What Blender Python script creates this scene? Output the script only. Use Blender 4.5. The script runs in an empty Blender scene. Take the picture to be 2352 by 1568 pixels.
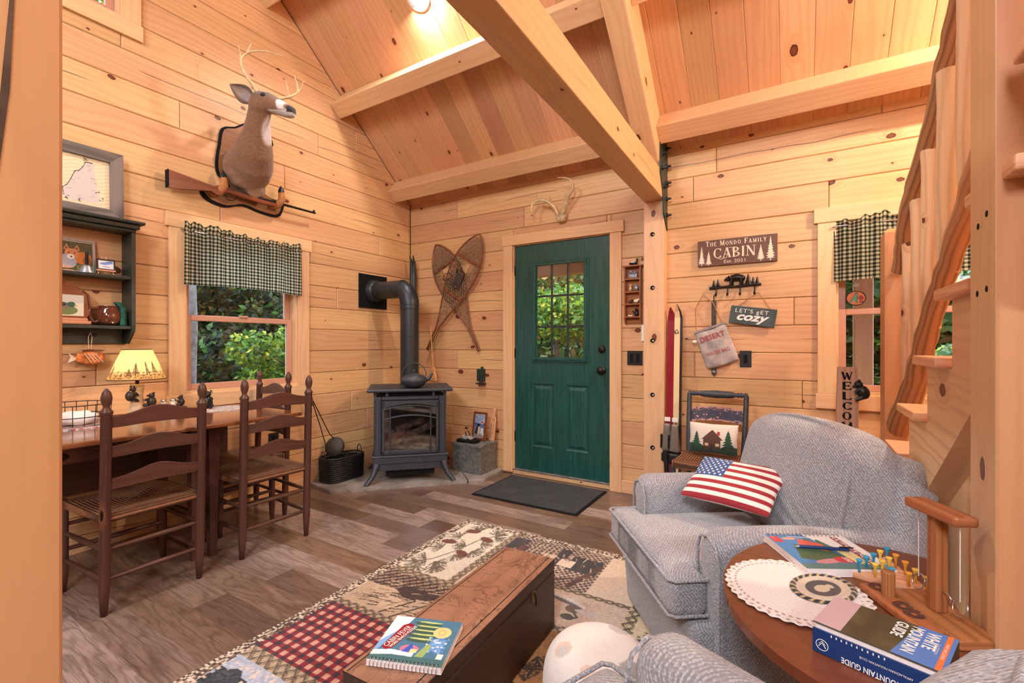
import bpy, bmesh, math, random
import numpy as np
from mathutils import Matrix, Vector, Euler
random.seed(7); RNG = np.random.default_rng(7)
PI = math.pi
S = bpy.context.scene
COL = S.collection
def srgb(r, g, b):
    f = lambda c: ((c/255+0.055)/1.055)**2.4 if c > 10.3 else c/255/12.92
    return (f(r), f(g), f(b), 1.0)
# ------------------------------------------------------------------ camera
cam = bpy.data.objects.new('camera', bpy.data.cameras.new('camera')); COL.objects.link(cam)
cam.location = (3.46, -3.6, 1.18); cam.rotation_euler = (PI/2, 0, math.radians(31.45))
cam.data.lens = 1062/2352*36; cam.data.sensor_width = 36; cam.data.shift_y = 5.7/2352
cam.data.clip_start = 0.02; S.camera = cam
# ------------------------------------------------------------------ world, exposure
S.view_settings.view_transform = 'Standard'; S.view_settings.look = 'None'
S.view_settings.gamma = 1; S.view_settings.use_curve_mapping = False
S.view_settings.exposure = 0.0
W = bpy.data.worlds.new('sky'); S.world = W; W.use_nodes = True
wn = W.node_tree; bg = wn.nodes['Background']
tc = wn.nodes.new('ShaderNodeTexCoord'); nz = wn.nodes.new('ShaderNodeTexNoise'); nz.inputs['Scale'].default_value = 2.5
nz.inputs['Detail'].default_value = 5
rp = wn.nodes.new('ShaderNodeValToRGB'); rp.color_ramp.elements[0].position = .35; rp.color_ramp.elements[1].position = .7
rp.color_ramp.elements[0].color = (.38, .58, .95, 1); rp.color_ramp.elements[1].color = (1, 1, 1, 1)
wn.links.new(tc.outputs['Generated'], nz.inputs['Vector']); wn.links.new(nz.outputs['Fac'], rp.inputs['Fac'])
wn.links.new(rp.outputs['Color'], bg.inputs['Color']); bg.inputs['Strength'].default_value = 9.0
def lamp(name, kind, loc, energy, color, size=0.3, to=None, **k):
    d = bpy.data.lights.new(name, kind); d.energy = energy; d.color = color
    if kind == 'AREA': d.shape = 'DISK'; d.size = size
    elif kind in ('POINT', 'SPOT'): d.shadow_soft_size = size
    for a, b in k.items(): setattr(d, a, b)
    o = bpy.data.objects.new(name, d); COL.objects.link(o); o.location = loc
    if to is not None: o.rotation_euler = (Vector(to)-Vector(loc)).to_track_quat('-Z', 'Y').to_euler()
    return o
WARM = (1.0, .90, .76); NEUT = (.93, .965, 1.0)
# lamps: one recessed in the ceiling in view, a lamp beyond the stair, unseen fills added behind the camera
lamp('ceiling_can_light', 'AREA', (1.20, -1.165, 3.615), 40, (1, .95, .88), .12, (1.7, -.9, 0))
lamp('stair_wall_light', 'POINT', (4.85, -.80, 2.95), 165, (1.0, .86, .66), .035)
lamp('rear_fill_light', 'AREA', (3.6, -5.6, 3.2), 118, NEUT, 1.0, (1.6, -1.0, 1.0))
lamp('high_fill_light', 'AREA', (1.4, -4.9, 3.7), 62, NEUT, .9, (1.8, -.9, .3))
lamp('side_fill_light', 'AREA', (5.2, -4.6, 2.3), 34, NEUT, .8, (3.0, -1.0, .9))
# ------------------------------------------------------------------ material helpers
class NT:
    def __init__(s, name):
        s.m = bpy.data.materials.new(name); s.m.use_nodes = True; s.t = s.m.node_tree
        s.b = s.t.nodes['Principled BSDF']
    def n(s, kind, **k):
        x = s.t.nodes.new('ShaderNode'+kind)
        for a, b in k.items():
            if a.startswith('i_'): x.inputs[a[2:].replace('_', ' ')].default_value = b
            else: setattr(x, a, b)
        return x
    def l(s, a, b): s.t.links.new(a, b)
    def val(s, x, sock):
        if isinstance(x, (int, float)): sock.default_value = x
        else: s.l(x, sock)
    def math(s, op, a, b=0.0, c=0.0, clamp=False):
        x = s.n('Math', operation=op, use_clamp=clamp)
        for v, i in ((a, 0), (b, 1), (c, 2)): s.val(v, x.inputs[i])
        return x.outputs[0]
    def sstep(s, x, lo, hi):
        m = s.n('MapRange', interpolation_type='SMOOTHSTEP'); s.val(x, m.inputs[0])
        s.val(lo, m.inputs[1]); s.val(hi, m.inputs[2]); return m.outputs[0]
    def mix(s, f, a, b, mode='MIX'):
        x = s.n('Mix', data_type='RGBA', blend_type=mode); s.val(f, x.inputs[0])
        for v, i in ((a, 6), (b, 7)):
            if isinstance(v, tuple): x.inputs[i].default_value = v
            else: s.l(v, x.inputs[i])
        return x.outputs[2]
    def comb(s, x, y, z=0.0):
        c = s.n('CombineXYZ'); s.val(x, c.inputs[0]); s.val(y, c.inputs[1]); s.val(z, c.inputs[2]); return c.outputs[0]
    def noise(s, vec, scale, detail=2, rough=.5, dist=0.0):
        x = s.n('TexNoise'); x.inputs['Scale'].default_value = scale; x.inputs['Detail'].default_value = detail
        x.inputs['Roughness'].default_value = rough; x.inputs['Distortion'].default_value = dist
        if vec is not None: s.l(vec, x.inputs['Vector'])
        return x.outputs['Fac']
    def bump(s, h, strength, dist=.002):
        x = s.n('Bump'); x.inputs['Strength'].default_value = strength; x.inputs['Distance'].default_value = dist
        s.l(h, x.inputs['Height']); s.l(x.outputs[0], s.b.inputs['Normal'])
    def uv(s):
        u = s.n('UVMap'); u.uv_map = 'UVMap'
        x = s.n('SeparateXYZ'); s.l(u.outputs[0], x.inputs[0]); return x.outputs[0], x.outputs[1]
def plain(name, col, rough=.5, metal=0.0, spec=.5, noise=0.0, nscale=30, bump=0.0, emit=0.0, coat=0.0, sheen=0.0):
    m = NT(name); b = m.b
    b.inputs['Roughness'].default_value = rough; b.inputs['Metallic'].default_value = metal
    b.inputs['Specular IOR Level'].default_value = spec; b.inputs['Coat Weight'].default_value = coat
    b.inputs['Sheen Weight'].default_value = sheen
    tcn = m.n('TexCoord'); f = m.noise(tcn.outputs['Object'], nscale, 3)
    k = noise
    c2 = tuple(min(1, c*(1+k)) for c in col[:3])+(1,); c1 = tuple(c*(1-k) for c in col[:3])+(1,)
    m.l(m.mix(m.sstep(f, .3, .7), c1, c2), b.inputs['Base Color'])
    if bump: m.bump(f, bump)
    if emit: b.inputs['Emission Color'].default_value = col; b.inputs['Emission Strength'].default_value = emit
    return m.m
def pine(name, light, dark, knot=.3, rough=.42, crack=0.0, vary=.12, ringf=95, grain=.5, tint2=None, knotcol=None, kscale=(3.2, 5.0), bump=.12):
    m = NT(name); b = m.b; u0, v0 = m.uv()
    oi = m.n('ObjectInfo'); r = oi.outputs['Random']
    u = m.math('ADD', u0, m.math('MULTIPLY', r, 57.0)); v = m.math('ADD', v0, m.math('MULTIPLY', r, 23.0))
    # knots
    kv = m.comb(m.math('MULTIPLY', u, kscale[0]), m.math('MULTIPLY', v, kscale[1]))
    vo = m.n('TexVoronoi', voronoi_dimensions='2D'); vo.inputs['Scale'].default_value = 1.0; m.l(kv, vo.inputs['Vector'])
    d = vo.outputs['Distance']; sc = m.n('SeparateColor'); m.l(vo.outputs['Color'], sc.inputs[0])
    has = m.math('LESS_THAN', sc.outputs[0], knot)
    rad = m.math('MULTIPLY_ADD', m.math('POWER', sc.outputs[1], 2.5), .10, .022)
    wob = m.noise(m.comb(m.math('MULTIPLY', u, 40.0), m.math('MULTIPLY', v, 40.0)), 1.0, 1)
    dd = m.math('MULTIPLY_ADD', m.math('SUBTRACT', wob, .5), .05, d)
    core = m.math('MULTIPLY', has, m.math('SUBTRACT', 1.0, m.sstep(dd, m.math('MULTIPLY', rad, .82), rad)))
    inner = m.math('MULTIPLY', has, m.math('SUBTRACT', 1.0, m.sstep(dd, m.math('MULTIPLY', rad, .45), m.math('MULTIPLY', rad, .8))))
    halo = m.math('MULTIPLY', has, m.math('SUBTRACT', 1.0, m.sstep(d, rad, m.math('MULTIPLY', rad, 3.2))))
    # growth rings running along u, bent around knots
    low = m.noise(m.comb(m.math('MULTIPLY', u, 1.1), m.math('MULTIPLY', v, 7.0), m.math('MULTIPLY', r, 9.0)), 1.0, 2, .5)
    ph = m.math('ADD', m.math('MULTIPLY', v, ringf*1.6), m.math('MULTIPLY', low, 26.0))
    ph = m.math('ADD', ph, m.math('MULTIPLY', halo, 7.0))
    ring = m.math('MULTIPLY_ADD', m.math('SINE', ph), .5, .5)
    ring = m.math('POWER', ring, 2.2)
    fine = m.noise(m.comb(m.math('MULTIPLY', u, 5.0), m.math('MULTIPLY', v, 260.0)), 1.0, 2, .6)
    g = m.math('ADD', m.math('MULTIPLY', ring, .55), m.math('MULTIPLY', fine, .5))
    c = m.mix(m.math('MULTIPLY', g, grain), light, dark)
    tone = m.noise(m.comb(m.math('MULTIPLY', u, .9), m.math('MULTIPLY', v, 3.0), 3.0), 1.0, 2)
    t2 = tint2 or tuple(x*y for x, y in zip(light[:3], (1.0, .88, .80)))+(1,)
    c = m.mix(m.math('MULTIPLY', m.sstep(tone, .45, .75), .6), c, t2)
    br = m.math('MULTIPLY_ADD', oi.outputs['Random'], vary, 1-vary*.5)
    hsv = m.n('HueSaturation'); m.l(c, hsv.inputs['Color']); m.l(br, hsv.inputs['Value'])
    m.l(m.math('MULTIPLY_ADD', m.math('FRACT', m.math('MULTIPLY', r, 17.3)), .014, .493), hsv.inputs['Hue'])
    c = hsv.outputs[0]
    kc = knotcol or srgb(120, 62, 38)
    c = m.mix(m.math('MULTIPLY', halo, .22), c, srgb(190, 120, 74))
    c = m.mix(core, c, tuple(x*.45 for x in kc[:3])+(1,)); c = m.mix(m.math('MULTIPLY', inner, .9), c, kc)
    if crack:
        cc = m.math('MULTIPLY_ADD', m.noise(m.comb(m.math('MULTIPLY', u, 1.3), 0.0), 1.0, 2), .10, .04)
        dist = m.math('ABSOLUTE', m.math('SUBTRACT', m.math('FRACT', m.math('MULTIPLY', v0, 1.0)), cc))
        seg = m.sstep(m.noise(m.comb(m.math('MULTIPLY', u, .8), 5.0), 1.0, 1), .5, .54)
        ln = m.math('MULTIPLY', m.math('SUBTRACT', 1.0, m.sstep(dist, .0008, .0028)), m.math('MULTIPLY', seg, m.math('LESS_THAN', m.math('FRACT', m.math('MULTIPLY', r, 7.7)), crack)))
        c = m.mix(ln, c, srgb(70, 38, 24))
    m.l(c, b.inputs['Base Color']); b.inputs['Roughness'].default_value = rough
    b.inputs['Specular IOR Level'].default_value = .35
    m.bump(g, bump, .001)
    return m.m
MT = {}
MT['wall'] = pine('pine_log_siding', srgb(222, 178, 130), srgb(188, 134, 90), knot=.34, crack=.6, vary=.2, tint2=srgb(208, 154, 114))
MT['ceil'] = pine('pine_ceiling_board', srgb(210, 160, 118), srgb(180, 124, 84), knot=.36, vary=.34, tint2=srgb(192, 136, 98))
MT['beam'] = pine('pine_beam', srgb(222, 180, 136), srgb(196, 144, 100), knot=.2, crack=.4)
MT['beamg'] = pine('pine_tie_beam', srgb(218, 180, 134), srgb(194, 146, 102), knot=.14, crack=.6)
MT['casing'] = pine('pine_casing', srgb(230, 190, 146), srgb(206, 156, 112), knot=.14, vary=.06)
MT['post'] = pine('pine_post', srgb(222, 184, 142), srgb(202, 154, 112), knot=.12, ringf=60)
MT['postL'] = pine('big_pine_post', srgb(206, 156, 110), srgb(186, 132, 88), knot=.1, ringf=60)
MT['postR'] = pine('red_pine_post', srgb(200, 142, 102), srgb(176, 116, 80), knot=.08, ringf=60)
MT['log'] = pine('peeled_log', srgb(238, 208, 168), srgb(190, 142, 102), knot=.42, crack=.6, rough=.5, ringf=90, tint2=srgb(222, 176, 150), grain=.65)
MT['logd'] = pine('dark_peeled_log', srgb(200, 152, 112), srgb(122, 84, 58), knot=.3, rough=.45, ringf=120, grain=1.0)
MT['tread'] = pine('stair_tread', srgb(236, 190, 150), srgb(200, 130, 96), knot=.05, ringf=150, grain=.9)
MT['dark'] = pine('dark_stained_wood', srgb(92, 60, 50), srgb(50, 32, 27), knot=.06, rough=.35, knotcol=srgb(40, 22, 16))
MT['table'] = pine('table_wood', srgb(136, 76, 48), srgb(86, 46, 30), knot=.05, rough=.16, knotcol=srgb(50, 26, 18))
MT['sidet'] = pine('side_table_wood', srgb(122, 72, 46), srgb(92, 52, 34), knot=.03, rough=.28, grain=.5, knotcol=srgb(60, 32, 20))
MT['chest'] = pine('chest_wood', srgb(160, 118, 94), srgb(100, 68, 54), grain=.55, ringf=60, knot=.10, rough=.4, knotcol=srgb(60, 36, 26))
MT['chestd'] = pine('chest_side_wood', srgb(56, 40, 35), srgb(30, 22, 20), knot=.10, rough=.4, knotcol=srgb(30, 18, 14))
MT['walnut'] = pine('game_wood', srgb(176, 112, 70), srgb(112, 66, 42), knot=.0, rough=.3, ringf=160, grain=.9)
MT['barn'] = pine('weathered_barn_wood', srgb(150, 138, 130), srgb(78, 68, 62), knot=.1, rough=.8, ringf=50, grain=1.0, tint2=srgb(128, 116, 108), knotcol=srgb(60, 50, 44))
MT['gun'] = pine('gun_stock_wood', srgb(132, 70, 44), srgb(78, 40, 26), knot=0, rough=.25)
def stain(mat, col, amt, scale=16, thr=.03):     # dark scribbled stains worn into an old surface
    t = mat.node_tree; b = t.nodes['Principled BSDF']; src = b.inputs['Base Color'].links[0].from_socket
    tcn = t.nodes.new('ShaderNodeTexCoord'); n1 = t.nodes.new('ShaderNodeTexNoise'); n1.inputs['Scale'].default_value = scale; n1.inputs['Distortion'].default_value = 2.5; n1.inputs['Detail'].default_value = 3
    t.links.new(tcn.outputs['Object'], n1.inputs['Vector']); a = t.nodes.new('ShaderNodeMath'); a.operation = 'SUBTRACT'; a.inputs[1].default_value = .5; t.links.new(n1.outputs['Fac'], a.inputs[0])
    ab = t.nodes.new('ShaderNodeMath'); ab.operation = 'ABSOLUTE'; t.links.new(a.outputs[0], ab.inputs[0]); mr = t.nodes.new('ShaderNodeMapRange'); mr.inputs[1].default_value = thr; mr.inputs[2].default_value = 0; mr.inputs[4].default_value = amt; t.links.new(ab.outputs[0], mr.inputs[0])
    mx = t.nodes.new('ShaderNodeMix'); mx.data_type = 'RGBA'; mx.inputs[7].default_value = col; t.links.new(mr.outputs[0], mx.inputs[0]); t.links.new(src, mx.inputs[6]); t.links.new(mx.outputs[2], b.inputs['Base Color'])
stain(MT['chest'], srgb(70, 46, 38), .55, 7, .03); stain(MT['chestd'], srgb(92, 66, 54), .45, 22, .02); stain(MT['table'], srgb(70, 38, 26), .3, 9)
MT['table'].node_tree.nodes['Principled BSDF'].inputs['Coat Weight'].default_value = .6; MT['table'].node_tree.nodes['Principled BSDF'].inputs['Coat Roughness'].default_value = .12
MT['green'] = plain('green_black_paint', srgb(38, 48, 45), .4, noise=.15)
MT['iron'] = plain('cast_iron', srgb(72, 76, 84), .5, metal=.55, noise=.1, nscale=60, bump=.05)
MT['pipe'] = plain('black_stovepipe', srgb(58, 62, 68), .42, metal=.6, noise=.08, nscale=8)
MT['black'] = plain('black_satin', srgb(26, 26, 28), .4)
MT['flat_black'] = plain('matte_black', srgb(20, 20, 22), .8, spec=.2)
MT['bronze'] = plain('dark_bronze', srgb(50, 44, 42), .35, metal=.7, noise=.2)
MT['steel'] = plain('bright_steel', srgb(200, 200, 205), .25, metal=1.0)
MT['plate'] = plain('green_steel_plate', srgb(52, 66, 60), .45, metal=.4, noise=.12)
MT['white'] = plain('white_enamel', srgb(236, 234, 230), .5)
MT['cream'] = plain('cream_paint', srgb(232, 222, 200), .6)
MT['vinyl'] = plain('tan_window_vinyl', srgb(196, 146, 122), .35)
MT['linen'] = plain('off_white_knit', srgb(236, 230, 226), .9, noise=.04, nscale=200, bump=.3)
MT['fur'] = None
# door green
m = NT('green_door_paint'); tcn = m.n('TexCoord'); sx = m.n('SeparateXYZ'); m.l(tcn.outputs['Object'], sx.inputs[0])
f = m.noise(m.comb(m.math('MULTIPLY', sx.outputs[0], 60.0), m.math('MULTIPLY', sx.outputs[1], 10.0), m.math('MULTIPLY', sx.outputs[2], 3.0)), 1.0, 3, .6)
m.l(m.mix(m.sstep(f, .3, .7), srgb(20, 66, 60), srgb(32, 86, 80)), m.b.inputs['Base Color']); m.b.inputs['Roughness'].default_value = .33; m.bump(f, .25, .001); MT['door'] = m.m
# glass
m = NT('window_glass'); gl = m.b; gl.inputs['Base Color'].default_value = (1, 1, 1, 1)
tr = m.n('BsdfTransparent'); gs = m.n('BsdfGlossy'); gs.inputs['Roughness'].default_value = .02
fr = m.n('Fresnel'); fr.inputs['IOR'].default_value = 1.3; mx = m.n('MixShader'); m.l(fr.outputs[0], mx.inputs[0]); m.l(tr.outputs[0], mx.inputs[1]); m.l(gs.outputs[0], mx.inputs[2])
m.l(mx.outputs[0], m.t.nodes['Material Output'].inputs['Surface']); MT['glass'] = m.m
# floor
m = NT('vinyl_plank_floor'); u0, v0 = m.uv(); oi = m.n('ObjectInfo'); r = oi.outputs['Random']
u = m.math('ADD', u0, m.math('MULTIPLY', r, 91.0)); v = m.math('ADD', v0, m.math('MULTIPLY', r, 37.0))
low = m.noise(m.comb(m.math('MULTIPLY', u, 1.4), m.math('MULTIPLY', v, 6.0)), 1.0, 3, .55)
ring = m.math('POWER', m.math('MULTIPLY_ADD', m.math('SINE', m.math('ADD', m.math('MULTIPLY', v, 160.0), m.math('MULTIPLY', low, 60.0))), .5, .5), 3.0)
fine = m.noise(m.comb(m.math('MULTIPLY', u, 6.0), m.math('MULTIPLY', v, 200.0)), 1.0, 3, .7)
blot = m.noise(m.comb(m.math('MULTIPLY', u, 2.5), m.math('MULTIPLY', v, 9.0), 7.0), 1.0, 3, .6)
rmp = m.n('ValToRGB'); e = rmp.color_ramp.elements
e[0].position = 0; e[0].color = srgb(110, 86, 72); e[1].position = 1; e[1].color = srgb(184, 164, 156)
for p, cc in ((.3, srgb(128, 106, 96)), (.55, srgb(142, 116, 96)), (.85, srgb(152, 132, 124))):
    x = e.new(p); x.color = cc
m.l(r, rmp.inputs[0]); c = m.mix(m.math('MULTIPLY', m.sstep(blot, .42, .7), .5), rmp.outputs[0], srgb(92, 66, 52))
c = m.mix(m.math('MULTIPLY', ring, .4), c, srgb(78, 58, 50)); c = m.mix(m.math('MULTIPLY', m.sstep(fine, .45, .75), .7), c, srgb(56, 42, 38))
m.l(c, m.b.inputs['Base Color']); m.b.inputs['Roughness'].default_value = .28; m.bump(m.math('ADD', ring, fine), .12, .001); MT['floor'] = m.m
# painted mesh materials (colour attribute)
def painted(name, rough=.7, bump=0.0, bscale=600, sheen=0.0, coat=0.0, mod=.0):
    m = NT(name); a = m.n('VertexColor'); a.layer_name = 'Col'; tcn = m.n('TexCoord')
    c = a.outputs['Color']; f = m.noise(tcn.outputs['Object'], bscale, 2)
    if mod: c = m.mix(m.math('MULTIPLY', f, mod), c, (0.02, .015, .01, 1))
    m.l(c, m.b.inputs['Base Color']); m.b.inputs['Roughness'].default_value = rough
    m.b.inputs['Sheen Weight'].default_value = sheen; m.b.inputs['Coat Weight'].default_value = coat
    if bump: m.bump(f, bump, .003)
    return m.m
MT['print'] = painted('glossy_print', .35); MT['print_matte'] = painted('matte_print', .8)
MT['rug'] = painted('woven_rug', .95, .6, 260, sheen=.2, mod=.25); MT['hide'] = painted('deer_hide', .85, .8, 120, sheen=.3, mod=.35)
MT['cloth'] = painted('printed_cotton', .9, .25, 500, sheen=.1)
# upholstery
m = NT('grey_chenille'); tcn = m.n('TexCoord'); mp = m.n('Mapping'); mp.inputs['Rotation'].default_value = (.3, .5, .7); mp.inputs['Scale'].default_value = (1, 1, 1)
m.l(tcn.outputs['Object'], mp.inputs[0]); vo = m.n('TexVoronoi'); vo.inputs['Scale'].default_value = 150; m.l(mp.outputs[0], vo.inputs['Vector'])
wv = m.n('TexWave'); wv.inputs['Scale'].default_value = 42; wv.inputs['Distortion'].default_value = 2.0; wv.inputs['Detail'].default_value = 1; m.l(mp.outputs[0], wv.inputs['Vector'])
h = m.math('ADD', m.math('SUBTRACT', 1.0, vo.outputs['Distance']), m.math('MULTIPLY', wv.outputs['Fac'], .5))
m.l(m.mix(m.sstep(h, .5, 1.5), srgb(146, 145, 152), srgb(204, 203, 210)), m.b.inputs['Base Color'])
m.b.inputs['Roughness'].default_value = .9; m.b.inputs['Sheen Weight'].default_value = .35; m.bump(h, .8, .004); MT['grey'] = m.m
# woven rush seat
m = NT('rush_seat'); a = m.n('TexCoord'); sx = m.n('SeparateXYZ'); m.l(a.outputs['Object'], sx.inputs[0])
ax = m.math('ABSOLUTE', sx.outputs[0]); ay = m.math('ABSOLUTE', sx.outputs[1])
k = m.math('MAXIMUM', m.math('MULTIPLY', ax, 1.0), m.math('MULTIPLY', ay, .95)); s_ = m.math('SINE', m.math('MULTIPLY', k, 420.0))
nn = m.noise(a.outputs['Object'], 60, 2); hh = m.math('ADD', s_, nn)
sm_ = m.math('ABSOLUTE', m.math('SUBTRACT', ax, m.math('MULTIPLY', ay, 1.05))); m.l(m.mix(m.sstep(sm_, .0, .006), srgb(50, 32, 24), m.mix(m.sstep(hh, -.6, 1.4), srgb(74, 46, 32), srgb(160, 110, 76))), m.b.inputs['Base Color']); m.b.inputs['Roughness'].default_value = .6; m.bump(hh, .8, .005); MT['rush'] = m.m
# stone slab
m = NT('bluestone_slab'); tcn = m.n('TexCoord'); f = m.noise(tcn.outputs['Object'], 5, 6, .65); g2 = m.noise(tcn.outputs['Object'], 40, 3)
c = m.mix(m.sstep(f, .35, .65), srgb(132, 126, 122), srgb(166, 162, 158)); c = m.mix(m.math('MULTIPLY', m.sstep(m.noise(tcn.outputs['Object'], 2.2, 3), .5, .7), .5), c, srgb(156, 132, 112))
m.l(c, m.b.inputs['Base Color']); m.b.inputs['Roughness'].default_value = .35; m.bump(m.math('ADD', f, g2), .3, .004); MT['stone'] = m.m
m = NT('galvanized_steel'); vo = m.n('TexVoronoi'); vo.inputs['Scale'].default_value = 55; m.l(m.n('TexCoord').outputs['Object'], vo.inputs['Vector']); sc = m.n('SeparateColor'); m.l(vo.outputs['Color'], sc.inputs[0])
m.l(m.mix(sc.outputs[0], srgb(112, 114, 112), srgb(150, 152, 150)), m.b.inputs['Base Color']); m.b.inputs['Metallic'].default_value = .55; m.b.inputs['Roughness'].default_value = .55; MT['galv'] = m.m
# leaf
m = NT('leaf'); a = m.n('VertexColor'); a.layer_name = 'Col'; m.l(a.outputs['Color'], m.b.inputs['Base Color']); m.b.inputs['Roughness'].default_value = .5
tl = m.n('BsdfTranslucent'); m.l(a.outputs['Color'], tl.inputs[0]); mx = m.n('MixShader'); mx.inputs[0].default_value = .4; m.l(m.b.outputs[0], mx.inputs[1]); m.l(tl.outputs[0], mx.inputs[2]); m.l(mx.outputs[0], m.t.nodes['Material Output'].inputs['Surface']); MT['leaf'] = m.m
MT['bark'] = plain('grey_bark', srgb(150, 146, 140), .9, noise=.35, nscale=12, bump=.6); MT['bark_dark'] = plain('brown_bark', srgb(84, 64, 50), .9, noise=.35, nscale=14, bump=.6)

# ------------------------------------------------------------------ mesh builder
def T(x=0, y=0, z=0): return Matrix.Translation((x, y, z))
def RX(a): return Matrix.Rotation(a, 4, 'X')
def RY(a): return Matrix.Rotation(a, 4, 'Y')
def RZ(a): return Matrix.Rotation(a, 4, 'Z')
def SC(x, y, z): return Matrix.Diagonal((x, y, z, 1))
def frame(o, x, y, z):   # columns = axes
    return Matrix(((x[0], y[0], z[0], o[0]), (x[1], y[1], z[1], o[1]), (x[2], y[2], z[2], o[2]), (0, 0, 0, 1)))
def aim(p, d):           # matrix whose local z points along d from p
    return Matrix.Translation(p) @ Vector(d).to_track_quat('Z', 'Y').to_matrix().to_4x4()
AX = {'x': 0, 'y': 1, 'z': 2}
class MB:
    def __init__(s, M=None): s.v = []; s.f = []; s.uv = []; s.sm = []; s.mi = []; s.M = M or Matrix(); s.mat = 0
    def add(s, vs, fs, uvs, smooth=False, M=None):
        M = s.M @ (M or Matrix()); o = len(s.v); s.v += [tuple(M @ Vector(p)) for p in vs]
        for f, u in zip(fs, uvs): s.f.append(tuple(i+o for i in f)); s.uv += u; s.sm.append(smooth); s.mi.append(s.mat)
        return s
    def _boxuv(s, vs, fs, g):
        gi = AX[g]; out = []
        for f in fs:
            a, b, c = (Vector(vs[i]) for i in f[:3]); n = (b-a).cross(c-b); ni = max(range(3), key=lambda i: abs(n[i]))
            if ni == gi: ui, vi = [i for i in range(3) if i != gi]
            else: ui = gi; vi = 3-gi-ni
            out.append([(vs[i][ui], vs[i][vi]+.37*ni) for i in f])
        return out
    def box(s, c, d, g='z', M=None):
        x, y, z = (k/2 for k in d); cx, cy, cz = c
        vs = [(cx+a*x, cy+b*y, cz+e*z) for e in (-1, 1) for b in (-1, 1) for a in (-1, 1)]
        fs = [(0, 2, 3, 1), (4, 5, 7, 6), (0, 1, 5, 4), (2, 6, 7, 3), (0, 4, 6, 2), (1, 3, 7, 5)]
        return s.add(vs, fs, s._boxuv(vs, fs, g), False, M)
    def span(s, a, b, g='z', M=None):   # box from min to max corner
        return s.box([(p+q)/2 for p, q in zip(a, b)], [abs(q-p) for p, q in zip(a, b)], g, M)
    def prism(s, poly, z0, z1, g='x', M=None, smooth=False):
        n = len(poly); vs = [(x, y, z0) for x, y in poly]+[(x, y, z1) for x, y in poly]
        fs = [tuple(range(n-1, -1, -1)), tuple(range(n, 2*n))]
        uvs = s._boxuv(vs, fs, g); s.add(vs, fs, uvs, False, M)
        o = [(i, (i+1) % n, n+(i+1) % n, n+i) for i in range(n)]; L = 0; uv2 = []
        for i in range(n):
            l = math.dist(poly[i], poly[(i+1) % n]); uv2.append([(L, z0), (L+l, z0), (L+l, z1), (L, z1)]); L += l
        return s.add(vs, o, uv2, smooth, M)
    def tube(s, pts, r, n=10, closed=False, cap=True, smooth=True, flat=1.0, up=None, M=None):
        P = [Vector(p) for p in pts]; m = len(P); R = r if hasattr(r, '__len__') else [r]*m
        ref = Vector(up) if up else None; vs = []; L = 0; Ls = []; prev = None
        for i in range(m):
            a = P[(i-1) % m] if (closed or i > 0) else P[i]; b = P[(i+1) % m] if (closed or i < m-1) else P[i]
            t = (b-a).normalized() if (b-a).length > 1e-9 else Vector((0, 0, 1))
            if ref: x = ref-t*ref.dot(t)
            elif prev is None: x = Vector((0, 0, 1)).cross(t) if abs(t.z) < .9 else Vector((1, 0, 0)).cross(t).cross(t)
            else: x = prev-t*prev.dot(t)
            x.normalize(); prev = x; y = t.cross(x)
            if i: L += (P[i]-P[i-1]).length
            Ls.append(L)
            for k in range(n):
                q = 2*PI*k/n; vs.append(P[i]+R[i]*(x*math.cos(q)*flat+y*math.sin(q)))
        fs = []; uvs = []; rr = max(R)
        for i in range(m if closed else m-1):
            j = (i+1) % m; l1 = Ls[j] if j else L+(P[0]-P[-1]).length
            for k in range(n):
                k2 = (k+1) % n; fs.append((i*n+k, i*n+k2, j*n+k2, j*n+k))
                w0, w1 = k/n*2*PI*rr, (k+1)/n*2*PI*rr; uvs.append([(Ls[i], w0), (Ls[i], w1), (l1, w1), (l1, w0)])
        s.add(vs, fs, uvs, smooth, M)
        if cap and not closed:
            for i, rev in ((0, True), (m-1, False)):
                f = [i*n+k for k in range(n)]; f = tuple(f[::-1]) if rev else tuple(f)
                s.add([vs[j] for j in f], [tuple(range(n))], [[(math.cos(2*PI*k/n)*rr, math.sin(2*PI*k/n)*rr) for k in range(n)]], False, M)
        return s
    def lathe(s, prof, n=20, M=None, smooth=True, a0=0, a1=2*PI):
        vs = []; fs = []; uvs = []; m = len(prof); full = abs(a1-a0-2*PI) < 1e-6; c = n if full else n+1
        for r, z in prof:
            for k in range(c): q = a0+(a1-a0)*k/n; vs.append((r*math.cos(q), r*math.sin(q), z))
        for i in range(m-1):
            for k in range(n):
                k2 = (k+1) % c; fs.append((i*c+k, i*c+k2, (i+1)*c+k2, (i+1)*c+k)); R = .05
                uvs.append([(prof[i][1], k/n*.3), (prof[i][1], (k+1)/n*.3), (prof[i+1][1], (k+1)/n*.3), (prof[i+1][1], k/n*.3)])
        return s.add(vs, fs, uvs, smooth, M)
    def ball(s, c, r, n=12, M=None):
        r = r if hasattr(r, '__len__') else (r, r, r); m = n//2+1
        A = (M or Matrix()) @ T(*c) @ SC(*r)
        return s.lathe([(max(1e-4, math.sin(PI*i/m)), -math.cos(PI*i/m)) for i in range(m+1)], n, A)
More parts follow.
